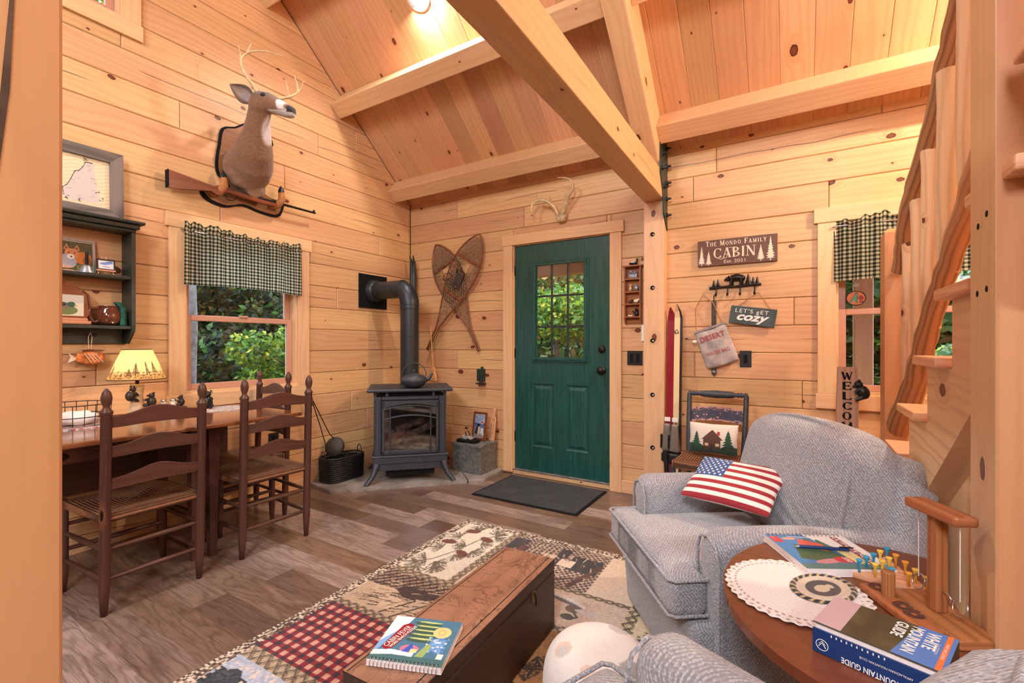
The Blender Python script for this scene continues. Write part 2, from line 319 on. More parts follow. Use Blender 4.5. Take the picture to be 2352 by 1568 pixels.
    def rbox(s, c, d, r, n=6, puff=(0, 0, 0), M=None, fn=None):   # rounded, puffed box
        h = [x/2 for x in d]; key = {}; vs = []; fs = []; uvs = []
        def vid(p):
            k = tuple(round(x, 5) for x in p)
            if k not in key:
                q = [p[i]*h[i] for i in range(3)]; inn = [max(-(h[i]-r), min(h[i]-r, q[i])) for i in range(3)]
                dv = Vector(q)-Vector(inn); w = Vector(inn)+(dv.normalized()*r if dv.length > 1e-9 else dv)
                a, b, e = p
                w = w+Vector((puff[0]*a*(1-b*b)*(1-e*e), puff[1]*b*(1-a*a)*(1-e*e), puff[2]*e*(1-a*a)*(1-b*b)))
                if fn: w = Vector(fn(w, p))
                key[k] = len(vs); vs.append(tuple(w+Vector(c)))
            return key[k]
        # parameter spacing: denser near the edges
        def ts(hh):
            e = min(.95, r/hh); N = max(2, n); inner = [-1+e+(2-2*e)*i/N for i in range(N+1)]
            ed = [1-e+e*math.sin(PI/2*j/3) for j in (1, 2, 3)]
            return [-x for x in ed[::-1]]+inner+ed
        tt = [ts(x) for x in h]
        for ax in range(3):
            b, e = [(1, 2), (2, 0), (0, 1)][ax]
            for sg in (-1, 1):
                for i in range(len(tt[b])-1):
                    for j in range(len(tt[e])-1):
                        q = []
                        for (ii, jj) in ((i, j), (i+1, j), (i+1, j+1), (i, j+1)):
                            p = [0, 0, 0]; p[ax] = sg; p[b] = tt[b][ii]; p[e] = tt[e][jj]; q.append(vid(p))
                        if sg < 0: q = q[::-1]
                        fs.append(tuple(q)); uvs.append([(vs[w][b], vs[w][e]) for w in q])
        return s.add(vs, fs, uvs, True, M)
    def quad(s, a, b, c, d, M=None):
        return s.add([a, b, c, d], [(0, 1, 2, 3)], [[(0, 0), (1, 0), (1, 1), (0, 1)]], False, M)
    def mesh(s, name, mats):
        me = bpy.data.meshes.new(name); me.from_pydata(s.v, [], s.f)
        uvl = me.uv_layers.new(name='UVMap'); uvl.data.foreach_set('uv', np.array(s.uv, dtype=np.float32).ravel())
        me.polygons.foreach_set('use_smooth', s.sm); me.polygons.foreach_set('material_index', s.mi)
        for m in (mats if isinstance(mats, (list, tuple)) else [mats]): me.materials.append(MT[m] if isinstance(m, str) else m)
        me.update(); return me
    def obj(s, name, mats, parent=None, bevel=0.0, seg=1, sub=0, **props):
        o = bpy.data.objects.new(name, s.mesh(name, mats)); COL.objects.link(o)
        if parent: o.parent = parent
        if bevel:
            b = o.modifiers.new('bevel', 'BEVEL'); b.width = bevel; b.segments = seg; b.limit_method = 'ANGLE'; b.angle_limit = math.radians(40)
        if sub:
            b = o.modifiers.new('sub', 'SUBSURF'); b.levels = sub; b.render_levels = sub
        for k, v in props.items(): o[k] = v
        return o
def tag(o, label, cat, group=None, kind=None):
    o['label'] = label; o['category'] = cat
    if group: o['group'] = group
    if kind: o['kind'] = kind
    return o
def thing(name, label, cat, loc=(0, 0, 0), rz=0.0, group=None, M=None, kind=None):
    o = bpy.data.objects.new(name, None); COL.objects.link(o); o.empty_display_size = .05
    o.location = loc; o.rotation_euler = (0, 0, rz)
    if M is not None: o.matrix_world = M
    return tag(o, label, cat, group, kind)
def struct(name, kind='structure', loc=(0, 0, 0)):
    o = bpy.data.objects.new(name, None); COL.objects.link(o); o['kind'] = kind; o.location = loc; return o
def dup(root, loc=None, rz=None, M=None, label=None, group=None):
    def cp(o, par):
        c = o.copy(); COL.objects.link(c); c.parent = par
        for ch in o.children: cp(ch, c)
        return c
    c = cp(root, root.parent)
    if loc is not None: c.location = loc
    if rz is not None: c.rotation_euler = (0, 0, rz)
    if M is not None: c.matrix_world = M
    if label: c['label'] = label
    if group: c['group'] = group
    return c
def rename_mat(o, old, new): pass
def gridmesh(name, P, C=None, mat='print', parent=None, smooth=True, closed_u=False, matrix=None, thick=0.0):
    # P (nu,nv,3), C (nu,nv,3) in sRGB 0..1
    nu, nv, _ = P.shape; me = bpy.data.meshes.new(name)
    idx = np.arange(nu*nv).reshape(nu, nv)
    a = idx[:-1, :-1].ravel(); b = idx[1:, :-1].ravel(); c = idx[1:, 1:].ravel(); d = idx[:-1, 1:].ravel()
    F = np.stack([a, b, c, d], 1).astype(np.int32)
    me.vertices.add(nu*nv); me.vertices.foreach_set('co', P.reshape(-1).astype(np.float32))
    me.loops.add(F.size); me.loops.foreach_set('vertex_index', F.ravel())
    me.polygons.add(len(F)); me.polygons.foreach_set('loop_start', np.arange(0, F.size, 4, dtype=np.int32))
    me.update(calc_edges=True); me.polygons.foreach_set('use_smooth', np.full(len(F), smooth))
    if C is not None:
        ca = me.color_attributes.new('Col', 'FLOAT_COLOR', 'POINT'); c3 = C.reshape(-1, 3)
        lin = np.where(c3 > .04045, ((c3+.055)/1.055)**2.4, c3/12.92); ca.data.foreach_set('color', np.hstack([lin, np.ones((len(lin), 1))]).astype(np.float32).ravel())
    me.uv_layers.new(name='UVMap'); me.materials.append(MT[mat] if isinstance(mat, str) else mat)
    o = bpy.data.objects.new(name, me); COL.objects.link(o)
    if parent: o.parent = parent
    if matrix is not None: o.matrix_local = matrix
    if thick: md = o.modifiers.new('thick', 'SOLIDIFY'); md.thickness = thick; md.offset = -1
    return o
class Canvas:     # tiny painter; x to the right, y up, unit = given extents
    def __init__(s, w, h, nx, ny, bg=(255, 255, 255)):
        s.w, s.h, s.nx, s.ny = w, h, nx, ny
        s.X, s.Y = np.meshgrid(np.linspace(0, w, nx), np.linspace(0, h, ny), indexing='ij')
        s.a = np.ones((nx, ny, 3))*np.array(bg)/255
    def put(s, m, c, al=1.0): s.a[m] = s.a[m]*(1-al)+np.array(c)/255*al
    def rect(s, x0, y0, x1, y1, c, al=1.0): s.put((s.X >= x0) & (s.X <= x1) & (s.Y >= y0) & (s.Y <= y1), c, al)
    def inpoly(s, pts):
        m = np.zeros(s.X.shape, bool); n = len(pts)
        for i in range(n):
            x1, y1 = pts[i]; x2, y2 = pts[(i+1) % n]
            if y1 == y2: continue
            m ^= ((s.Y > min(y1, y2)) & (s.Y <= max(y1, y2)) & (s.X < (s.Y-y1)/(y2-y1)*(x2-x1)+x1))
        return m
    def poly(s, pts, c, al=1.0): s.put(s.inpoly(pts), c, al)
    def ell(s, cx, cy, rx, ry, c, al=1.0, rot=0.0, rim=0.0):
        dx, dy = s.X-cx, s.Y-cy; u = dx*math.cos(rot)+dy*math.sin(rot); v = -dx*math.sin(rot)+dy*math.cos(rot)
        q = (u/rx)**2+(v/ry)**2; m = q <= 1
        if rim: m &= q >= (1-rim)**2
        s.put(m, c, al)
    def line(s, pts, t, c, al=1.0):
        for (x1, y1), (x2, y2) in zip(pts, pts[1:]):
            L2 = (x2-x1)**2+(y2-y1)**2+1e-12; k = np.clip(((s.X-x1)*(x2-x1)+(s.Y-y1)*(y2-y1))/L2, 0, 1)
            s.put(np.hypot(s.X-x1-k*(x2-x1), s.Y-y1-k*(y2-y1)) <= t/2, c, al)
    def speckle(s, x0, y0, x1, y1, cols, cell=.01, p=1.0):
        gx = np.floor(s.X/cell).astype(int); gy = np.floor(s.Y/cell).astype(int)
        hsh = (gx*73856093 ^ gy*19349663) & 0xffff; m = (s.X >= x0) & (s.X <= x1) & (s.Y >= y0) & (s.Y <= y1) & ((hsh % 997)/997 < p)
        for i, c in enumerate(cols): s.put(m & (hsh % len(cols) == i), c)
    def tree(s, x, y, h, w, c, n=6):
        s.rect(x-w*.05, y, x+w*.05, y+h*.15, c)
        for i in range(n):
            t = i/n; ww = w/2*(1-t*.85); y0 = y+h*(.12+.8*t); s.poly([(x-ww, y0), (x+ww, y0), (x+ww*.25, y0+h*.2), (x, y0+h*.26), (x-ww*.25, y0+h*.2)], c)
    def plane(s, name, mat, parent, M, thick=0.0):
        P = np.zeros((s.nx, s.ny, 3)); P[..., 0] = s.X; P[..., 1] = s.Y
        return gridmesh(name, P, s.a, mat, parent, False, matrix=M, thick=thick)
def text(name, s, w, h, M, mat, parent, bold=0.0, extr=.0004, shear=0.0, space=1.0):
    cu = bpy.data.curves.new(name, 'FONT'); cu.body = s; cu.size = 1; cu.offset = bold; cu.extrude = 0; cu.shear = shear; cu.space_character = space
    cu.resolution_u = 3; ob = bpy.data.objects.new('tmp', cu); me = bpy.data.meshes.new_from_object(ob)
    n = len(me.vertices); a = np.zeros(n*3); me.vertices.foreach_get('co', a); a = a.reshape(-1, 3)
    lo = a.min(0); hi = a.max(0); a = (a-lo)/np.maximum(hi-lo, 1e-6); a[:, 0] *= w; a[:, 1] *= h; a[:, 2] = 0
    me.vertices.foreach_set('co', a.ravel()); me.name = name; me.materials.clear(); me.materials.append(MT[mat] if isinstance(mat, str) else mat)
    o = bpy.data.objects.new(name, me); COL.objects.link(o); bpy.data.objects.remove(ob); o.parent = parent; o.matrix_local = M @ T(0, 0, extr)
    return o
def fuse(mb, voxel=.006, smooth=4, colfn=None, name='body', mat='hide', parent=None):
    o = mb.obj('tmp_body', 'black'); r = o.modifiers.new('r', 'REMESH'); r.mode = 'VOXEL'; r.voxel_size = voxel; r.use_smooth_shade = True
    sm = o.modifiers.new('s', 'SMOOTH'); sm.iterations = smooth; sm.factor = .5
    dg = bpy.context.evaluated_depsgraph_get(); me = bpy.data.meshes.new_from_object(o.evaluated_get(dg)); bpy.data.objects.remove(o)
    me.name = name; n = len(me.vertices); a = np.zeros(n*3); me.vertices.foreach_get('co', a); a = a.reshape(-1, 3)
    if colfn is not None:
        c3 = colfn(a); lin = np.where(c3 > .04045, ((c3+.055)/1.055)**2.4, c3/12.92)
        ca = me.color_attributes.new('Col', 'FLOAT_COLOR', 'POINT'); ca.data.foreach_set('color', np.hstack([lin, np.ones((n, 1))]).astype(np.float32).ravel())
    me.materials.clear(); me.materials.append(MT[mat]); ob = bpy.data.objects.new(name, me); COL.objects.link(ob)
    if parent: ob.parent = parent
    return ob
# ================================================================== ROOM
XR, YB = 5.5, -7.2            # right wall, wall behind the camera
EZ, SL = 2.64, .87            # eave height and roof slope
LOFT = -3.6                   # ridge
def rect_cut(rs, hole):
    out = []
    for a, b, c, d in rs:
        e, f, g, h = hole
        if e >= c or g <= a or f >= d or h <= b: out.append((a, b, c, d)); continue
        if a < e: out.append((a, b, e, d))
        if g < c: out.append((g, b, c, d))
        m0, m1 = max(a, e), min(c, g)
        if b < f: out.append((m0, b, m1, f))
        if h < d: out.append((m0, h, m1, d))
    return out
def clip(poly, n, k):         # keep n.p <= k
    out = []
    for i in range(len(poly)):
        p, q = poly[i], poly[(i+1) % len(poly)]; a = n[0]*p[0]+n[1]*p[1]-k; b = n[0]*q[0]+n[1]*q[1]-k
        if a <= 0: out.append(p)
        if a*b < 0: t = a/(a-b); out.append((p[0]+t*(q[0]-p[0]), p[1]+t*(q[1]-p[1])))
    return out
def inset(poly, e):
    n = len(poly); out = []
    for i in range(n):
        p0, p1, p2 = (Vector(poly[j % n]) for j in (i-1, i, i+1))
        d1 = (p1-p0).normalized(); d2 = (p2-p1).normalized(); n1 = Vector((-d1.y, d1.x)); n2 = Vector((-d2.y, d2.x))
        k = 1+n1.dot(n2); out.append(tuple(p1+(n1+n2)*(e/max(k, .2))))
    return out
PC = {}; MT['gapdark'] = plain('shadowed_joint_wood', srgb(112, 66, 40), .9)
def plank(parent, M, poly, mat, th=.02, ch=.005, name='plank'):
    """poly in metres (u along the grain, v across), outward face at w=0"""
    if name == 'plank' and mat == 'wall': poly = inset(poly, .0012)
    u0, v0 = poly[0]; q = [(round(a-u0, 4), round(b-v0, 4)) for a, b in poly]; key = (tuple(q), mat, th, ch)
    if key not in PC:
        inn = inset(q, ch); n = len(q); vs = [(a, b, -th) for a, b in q]+[(a, b, -ch) for a, b in q]+[(a, b, 0) for a, b in inn]
        fs = []; 
        for lay in (0, 1):
            for i in range(n): j = (i+1) % n; fs.append((lay*n+i, lay*n+j, lay*n+n+j, lay*n+n+i))
        fs.append(tuple(range(2*n, 3*n)))
        mb = MB(); mb.add(vs, fs, [[(vs[i][0], vs[i][1]) for i in f] for f in fs]); PC[key] = mb.mesh(name, mat)
    o = bpy.data.objects.new(name, PC[key]); COL.objects.link(o); o.parent = parent; o.matrix_local = M @ T(u0, v0, 0); return o
def wall(name, M, u0, u1, z1, holes, slopes=(), step=.1845, z0=.0135, seed=1, base=.05):
    w = struct(name); rnd = random.Random(seed)
    rects = [(u0-.12, 0, u1+.12, z1)]
    for h in holes: rects = rect_cut(rects, h)
    mb = MB(M)
    for a, b, c, d in rects:
        pl = [(a, b), (c, b), (c, d), (a, d)]
        for n, k in slopes: pl = clip(pl, n, k) if pl else pl
        if len(pl) > 2: mb.prism(pl, -.14, -.018)
    mb.obj('backing', 'gapdark', w)
    z = z0+step if z0 < .05 else z0; lo = 0.0; 
    while lo < z1-.01:
        hi = min(z, z1); cuts = [u0]; u = u0+rnd.uniform(.4, 2.4)
        while u < u1-.3: cuts.append(u); u += rnd.uniform(1.4, 3.0)
        cuts.append(u1)
        for a, c in zip(cuts, cuts[1:]):
            rs = [(a, lo, c, hi)]
            for h in holes: rs = rect_cut(rs, h)
            for r in rs:
                pl = [(r[0], r[1]), (r[2], r[1]), (r[2], r[3]), (r[0], r[3])]
                for n, k in slopes: pl = clip(pl, n, k) if pl else pl
                if len(pl) > 2 and (r[2]-r[0]) > .01: plank(w, M, pl, 'wall')
        lo = hi; z += step
    return w
# wall-local frames: u along the wall, v up, w out of the wall into the room
ML = frame((0, 0, 0), (0, 1, 0), (0, 0, 1), (1, 0, 0))       # left wall: u = y
MBK = frame((0, 0, 0), (1, 0, 0), (0, 0, 1), (0, -1, 0))     # door wall: u = x
sl_up = ((.87, 1.0), EZ); gab = [((SL, 1.0), EZ), ((-SL, 1.0), EZ-SL*2*LOFT)]
W1 = (-2.115, .845, -1.295, 1.955); W3 = (-3.27, 3.137, -2.453, 3.95); DR = (1.27, 0, 2.195, 2.075); W2 = (3.68, .86, 4.48, 1.97)
WL = wall('wall_left', ML, YB, 0, 5.6, [W1, W3], gab, seed=4)
WB = wall('wall_back', MBK, 0, XR, 2.67, [DR, W2], seed=9)
WR = wall('wall_right', frame((XR, 0, 0), (0, -1, 0), (0, 0, 1), (-1, 0, 0)), 0, -YB, 5.6, [], [((-SL, 1.0), EZ), ((SL, 1.0), EZ-SL*2*LOFT)], seed=5)
WF = wall('wall_front', frame((0, YB, 0), (-1, 0, 0), (0, 0, 1), (0, 1, 0)), -XR, 0, 2.67, [], seed=6)
# floor
fl = struct('floor'); MB().span((-.1, YB-.1, -.12), (XR+.1, .1, -.012)).obj('subfloor', 'floor', fl)
rnd = random.Random(3); MF = frame((0, 0, 0), (1, 0, 0), (0, 1, 0), (0, 0, 1)); y = 0.0
while y > -4.3:
    x = -rnd.uniform(0, .9)
    while x < XR:
        L = rnd.choice((.61, .92, 1.22, 1.22)); a, c = max(0, x), min(XR, x+L)
        if c-a > .03: plank(fl, MF, [(a, y-.152), (c, y-.152), (c, y), (a, y)], 'floor', .012, .0012)
        x += L
    y -= .152
MB().span((0, YB, -.013), (XR, y, -.0005), 'x').obj('rear_flooring', 'floor', fl)
# ceiling: boards run up the slope, front faces downwards
ce = struct('ceiling'); ca, sa = 1/math.hypot(1, SL), SL/math.hypot(1, SL)
def slope_frame(y0, sgn): # u along slope (up), v = x
    t = (0, -sgn*ca, sa); n = (0, -sgn*sa, -ca)
    if sgn > 0: return frame((0, y0, EZ), t, (1, 0, 0), (0, -sa, -ca))
    return frame((XR, y0, EZ), t, (-1, 0, 0), (0, sa, -ca))
LS = -LOFT/ca
for sg, y0 in ((1, 0.0), (-1, YB)):
    M = slope_frame(y0, sg); x = 0
    MB(M).span((-.3, -.1, -.2), (LS+.1, XR+.1, -.019)).obj('roof_deck', 'ceil', ce)
    while x < XR:
        c = min(XR, x+.178); plank(ce, M, [(-.03, x), (LS, x), (LS, c), (-.03, c)], 'ceil', .018, .0035, 'board'); x += .178
# purlins, tilted with the roof
def purlin(k, x0, x1, label, w=.135, d=.21):
    s0 = (.219+.668*k)/ca - .0                      # slope distance of the lower underside edge
    t = thing('purlin_beam', label, 'beam', (x0, 0, 0), group=None)
    yA, zA = -.219-.668*k, 2.609+.668*k*.855
    M = frame((0, yA, zA), (1, 0, 0), (0, -ca, sa), (0, sa, ca))
    MB(M).span((0, 0, 0), (x1-x0, w, .172), 'x').obj('timber', 'beam', t, .006, 2)
    return t
TX0, TX1 = 2.49, 2.635
names = ['lowest', 'second', 'third', 'fourth']
for k in range(4):
    purlin(k, 0, TX0, ['lowest square roof beam above the green door and snowshoes', 'square roof beam with its bright top above the deer head antlers', 'square roof beam whose end shows high above the deer', 'uppermost square roof beam near the ridge over the deer wall'][k])
    purlin(k, TX1, XR, ['lowest square roof beam above the cabin sign, brightly lit on top', 'second square roof beam up from the cabin sign wall', 'third square roof beam up from the cabin sign wall', 'fourth square roof beam up, above the stair'][k])
# rafter
rf = thing('rafter_beam', 'sloping square rafter rising under the ceiling boards from the post', 'beam', (TX0, 0, 0))
M = frame((0, 0, EZ), (1, 0, 0), (0, -ca, sa), (0, -sa, -ca))
MB(M).span((0, .02, 0), (TX1-TX0, LS-.1, .272), 'y').obj('timber', 'beam', rf, .012, 2)
# tie beam, one very slight fall towards the door wall
tb = thing('tie_beam', 'long square tie beam crossing the room overhead to the bolted post', 'beam', (TX0, -.005, 2.245))
mb = MB(); mb.M = Matrix(((1, 0, 0, 0), (0, 1, 0, 0), (0, -.021, 1, 0), (0, 0, 0, 1))); mb.span((0, -3.5, 0), (TX1-TX0, 0, .195), 'y').obj('timber', 'beamg', tb, .006, 2)
# posts
po = thing('bolted_post', 'square pine post with a row of plugged bolt holes beside the door', 'post', (TX0, -.1, 0))
MB().span((-.006, 0, 0), (TX1-TX0, .098, 2.246), 'z').obj('timber', 'post', po, .005, 2)
for i, zz in enumerate((2.00, 1.60, 1.205, .80, .405, .10)):
    b = MB().lathe([(.0001, .002), (.012, .002), (.016, .0045), (.017, -.002)], 16, T(.062, -.0, zz) @ RX(PI/2)).obj('bolt_hole', 'flat_black', po)
    MB().lathe([(.0001, .007), (.007, .006), (.009, .002)], 12, T(.066, 0, zz-.003) @ RX(PI/2)).obj('bolt_end', 'steel', b)
# steel plate with bolts on the right cheek of post, tie beam and rafter
sp = thing('steel_plate', 'dark green steel plate with bolt heads joining post, tie beam and rafter', 'bracket', (TX1+.001, 0, 0))
poly = [(-.02, 2.03), (-.14, 2.14), (-.16, 2.3), (-.235, 2.42), (-.235, 2.62), (-.10, 2.73), (-.02, 2.68)]
MB().prism([(a, b) for a, b in poly], 0, .007, 'y', frame((0, 0, 0), (0, 1, 0), (0, 0, 1), (1, 0, 0))).obj('plate', 'plate', sp)
for (yy, zz) in ((-.05, 2.14), (-.06, 2.26), (-.13, 2.33), (-.05, 2.38), (-.19, 2.45), (-.06, 2.5), (-.17, 2.56), (-.07, 2.63)):
    MB().lathe([(.0001, .035), (.008, .035), (.008, .014), (.016, .013), (.016, 0)], 6, T(.006, yy, zz) @ RY(PI/2), smooth=False).obj('bolt', 'black', sp)
# foreground posts
p = thing('foreground_post', 'big pine post filling the edge of the picture beside the shelf', 'post', (TX0, -3.533, 0))
MB().span((0, 0, 0), (TX1-TX0, .145, 3.4), 'z').obj('timber', 'postL', p, .004, 2)
MB().prism([(.112, 1.9), (.105, 1.9), (.0957, 1.603), (.0884, 1.493), (.080, 1.36), (.074, 1.2), (.084, 1.36), (.096, 1.493), (.0998, 1.603)], 0, .002, 'y', frame((TX1-TX0-.0012, 0, 0), (0, 1, 0), (0, 0, 1), (1, 0, 0))).obj('check_crack', 'bark_dark', p)
PX = 3.46+.327
p = thing('stair_post', 'big square post in front of the stair, pale side and redder front', 'post', (PX, -2.368, 0))
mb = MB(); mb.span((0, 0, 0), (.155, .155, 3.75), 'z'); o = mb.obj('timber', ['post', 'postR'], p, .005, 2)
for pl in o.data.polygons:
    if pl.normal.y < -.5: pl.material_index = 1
for (yy, zz) in ((.10, 1.425), (.05, 1.44), (.105, 1.285), (.05, 1.29)):
    MB().lathe([(.0001, .001), (.0065, .001), (.0065, -.001)], 14, T(0, yy, zz) @ RY(-PI/2)).obj('peg_hole', 'flat_black', p)
cl = thing('recessed_ceiling_light', 'bright round recessed light between two roof beams above the stove', 'light', M=frame((1.178, -1.15, EZ+SL*1.15), (1, 0, 0), (0, ca, -sa), (0, -sa, -ca)))
MB().lathe([(.095, 0), (.093, .006), (.075, .008), (.062, .002)], 32).obj('trim_ring', 'white', cl); MB().lathe([(.0001, .001), (.064, .001)], 32).obj('lens', plain('lit_lens', (1, .95, .86, 1), .5, emit=14), cl)
# ------------------------------------------------------------------ casings, windows, door
def casing(parent, M, name, a, b, mat='casing', g='x'):
    return MB(M).span(a, b, g).obj(name, mat, parent, .003, 2)
def window(n, M, R, side=.095, head=.095, over=.02, mr=None, bottom=.095, drop=True):
    u0, v0, u1, v1 = R; w = struct('window_%d' % n)
    casing(w, M, 'head_casing', (u0-side-over, v1-.012, 0), (u1+side+over, v1+head-.012, .026))
    casing(w, M, 'side_casing', (u0-side, v0-bottom+.01 if not drop else v0, 0), (u0+.004, v1-.012, .02), g='y')
    casing(w, M, 'side_casing', (u1-.004, v0, 0), (u1+side, v1-.012, .02), g='y')
    casing(w, M, 'sill_casing', (u0-side-over*.5, v0-bottom, 0), (u1+side+over*.5, v0, .022))
    fr = MB(M)   # jamb box
    for a, b, g in (((u0, v0, -.14), (u0+.018, v1, .002), 'y'), ((u1-.018, v0, -.14), (u1, v1, .002), 'y'), ((u0, v1-.018, -.14), (u1, v1, .002), 'x'), ((u0, v0, -.14), (u1, v0+.02, .004), 'x')): fr.span(a, b, g)
    fr.obj('jamb', 'casing', w)
    mr = mr or (v0+v1)/2; a0, a1 = u0+.018, u1-.018
    for nm, lo, hi, dz in (('upper_sash', mr-.005, v1-.018, -.075), ('lower_sash', v0+.02, mr+.03, -.045)):
        f = MB(M); t = .042
        for a, b in (((a0, lo, dz-.03), (a0+t, hi, dz)), ((a1-t, lo, dz-.03), (a1, hi, dz)), ((a0+t, hi-.036, dz-.03), (a1-t, hi, dz)), ((a0+t, lo, dz-.03), (a1-t, lo+t, dz))): f.span(a, b)
        s = f.obj(nm, 'vinyl', w, .004, 2)
        MB(M).span((a0+t-.005, lo+t-.005, dz-.018), (a1-t+.005, hi-.03, dz-.014)).obj('pane', 'glass', s)
        if nm == 'lower_sash': MB(M).span(((a0+a1)/2-.03, mr+.028, dz-.01), ((a0+a1)/2+.03, mr+.044, dz+.01)).obj('sash_lock', 'vinyl', s, .003)
    return w
window(1, ML, W1, mr=1.345)
window(2, MBK, W2, mr=1.372)
window(3, ML, W3, mr=3.5)
# door
d = struct('door_1'); u0, _, u1, v1 = DR
MBf = MBK
casing(d, MBf, 'head_casing', (1.165, 2.072, 0), (2.305, 2.165, .026)); casing(d, MBf, 'side_casing', (1.172, .02, 0), (1.272, 2.072, .02), g='y'); casing(d, MBf, 'side_casing', (2.19, 0, 0), (2.285, 2.072, .02), g='y')
mb = MB(MBf)
for a, b, g in (((1.27, 0, -.13), (1.282, 2.075, 0), 'y'), ((2.183, 0, -.13), (2.195, 2.075, 0), 'y'), ((1.27, 2.066, -.13), (2.195, 2.078, 0), 'x')): mb.span(a, b, g)
mb.obj('jamb', 'casing', d); MB(MBf).span((1.27, 0, -.14), (2.195, .047, -.002)).obj('threshold', 'casing', d, .004)
MB(MBf).span((1.272, .043, -.02), (2.193, .053, .012)).obj('sill_strip', 'galv', d, .002)
D0, D1, DZ = 1.286, 2.179, -.012     # slab
slab = MB(MBf); L0, L1, LB, LT = 1.463, 1.998, 1.025, 1.905
for r in rect_cut([(D0, .056, D1, 2.062)], (L0+.03, LB+.03, L1-.03, LT-.03)):
    rs = [r]
    for ph in ((1.462, .27, 1.675, .83), (1.79, .27, 2.0, .83)): rs = [x for q in rs for x in rect_cut([q], ph)]
    for a, b, c, e in rs: slab.span((a, b, DZ-.044), (c, e, DZ))
sl = slab.obj('slab', 'door', d)
for ph in ((1.462, .27, 1.675, .83), (1.79, .27, 2.0, .83)):
    a, b, c, e = ph; mb = MB(MBf); z = DZ
    lv = [(0, 0), (.012, -.009), (.02, -.009), (.045, -.001)]
    for (i0, z0), (i1, z1) in zip(lv, lv[1:]):
        o = [(a+i0, b+i0), (c-i0, b+i0), (c-i0, e-i0), (a+i0, e-i0)]; q = [(a+i1, b+i1), (c-i1, b+i1), (c-i1, e-i1), (a+i1, e-i1)]
        for i in range(4): j = (i+1) % 4; mb.quad((*o[i], z+z0), (*o[j], z+z0), (*q[j], z+z1), (*q[i], z+z1))
    i, zz = lv[-1]; mb.quad((a+i, b+i, z+zz), (c-i, b+i, z+zz), (c-i, e-i, z+zz), (a+i, e-i, z+zz)); mb.obj('raised_panel', 'door', d)
mb = MB(MBf)      # lite frame, two-step moulding
for e, zz in ((0, .014), (.014, .02)):
    a, b, c, f = L0+e, LB+e, L1-e, LT-e; t = .014 if e == 0 else .024
    for p, q in (((a, b), (c, b+t)), ((a, f-t), (c, f)), ((a, b+t), (a+t, f-t)), ((c-t, b+t), (c, f-t))): mb.span((*p, DZ-.004), (*q, DZ+zz))
mb.obj('lite_frame', 'door', d, .003, 2)
g0, g1, h0, h1 = L0+.038, L1-.038, LB+.038, LT-.038
for i in range(3):
    for j in range(3):
        MB(MBf).span((g0+(g1-g0)*i/3, h0+(h1-h0)*j/3, DZ-.022), (g0+(g1-g0)*(i+1)/3, h0+(h1-h0)*(j+1)/3, DZ-.018)).obj('pane', 'glass', d)
for i in (1, 2):
    x = g0+(g1-g0)*i/3; MB(MBf).span((x-.009, h0, DZ-.014), (x+.009, h1, DZ-.002)).obj('muntin', 'green', d, .003)
    z = h0+(h1-h0)*i/3; MB(MBf).span((g0, z-.009, DZ-.0145), (g1, z+.009, DZ-.0025)).obj('muntin', 'green', d, .003)
def knob(z, big):
    k = MB(MBf); Mz = T(2.115, z, DZ)
    k.lathe([(.0001, .006), (.031, .006), (.033, 0)] if not big else [(.0001, .006), (.033, .006), (.036, 0)], 24, Mz)
    if big: k.lathe([(.0001, .062), (.018, .062), (.029, .05), (.029, .04), (.014, .026), (.012, .0)], 24, Mz)
    else: k.lathe([(.0001, .026), (.02, .026), (.024, .018), (.024, 0)], 24, Mz); k.span((2.111, z-.014, DZ+.026), (2.119, z+.014, DZ+.034))
    return k
knob(.965, True).obj('door_knob', 'bronze', d); knob(1.135, False).obj('deadbolt', 'bronze', d)
for z in (.3, 1.05, 1.8): MB(MBf).span((1.276, z, DZ), (1.288, z+.09, DZ+.008)).obj('hinge', 'bronze', d)
# baseboards
b = struct('baseboard_back'); MB(MBK).span((2.285, 0, 0), (TX0-.01, .10, .018)).obj('board', 'casing', b, .003)
MB(MBK).span((TX1+.003, 0, 0), (XR, .10, .018)).obj('board', 'casing', b, .003)
b = struct('baseboard_left'); MB(ML).span((YB, 0, 0), (-1.22, .07, .018)).obj('board', 'casing', b, .003)
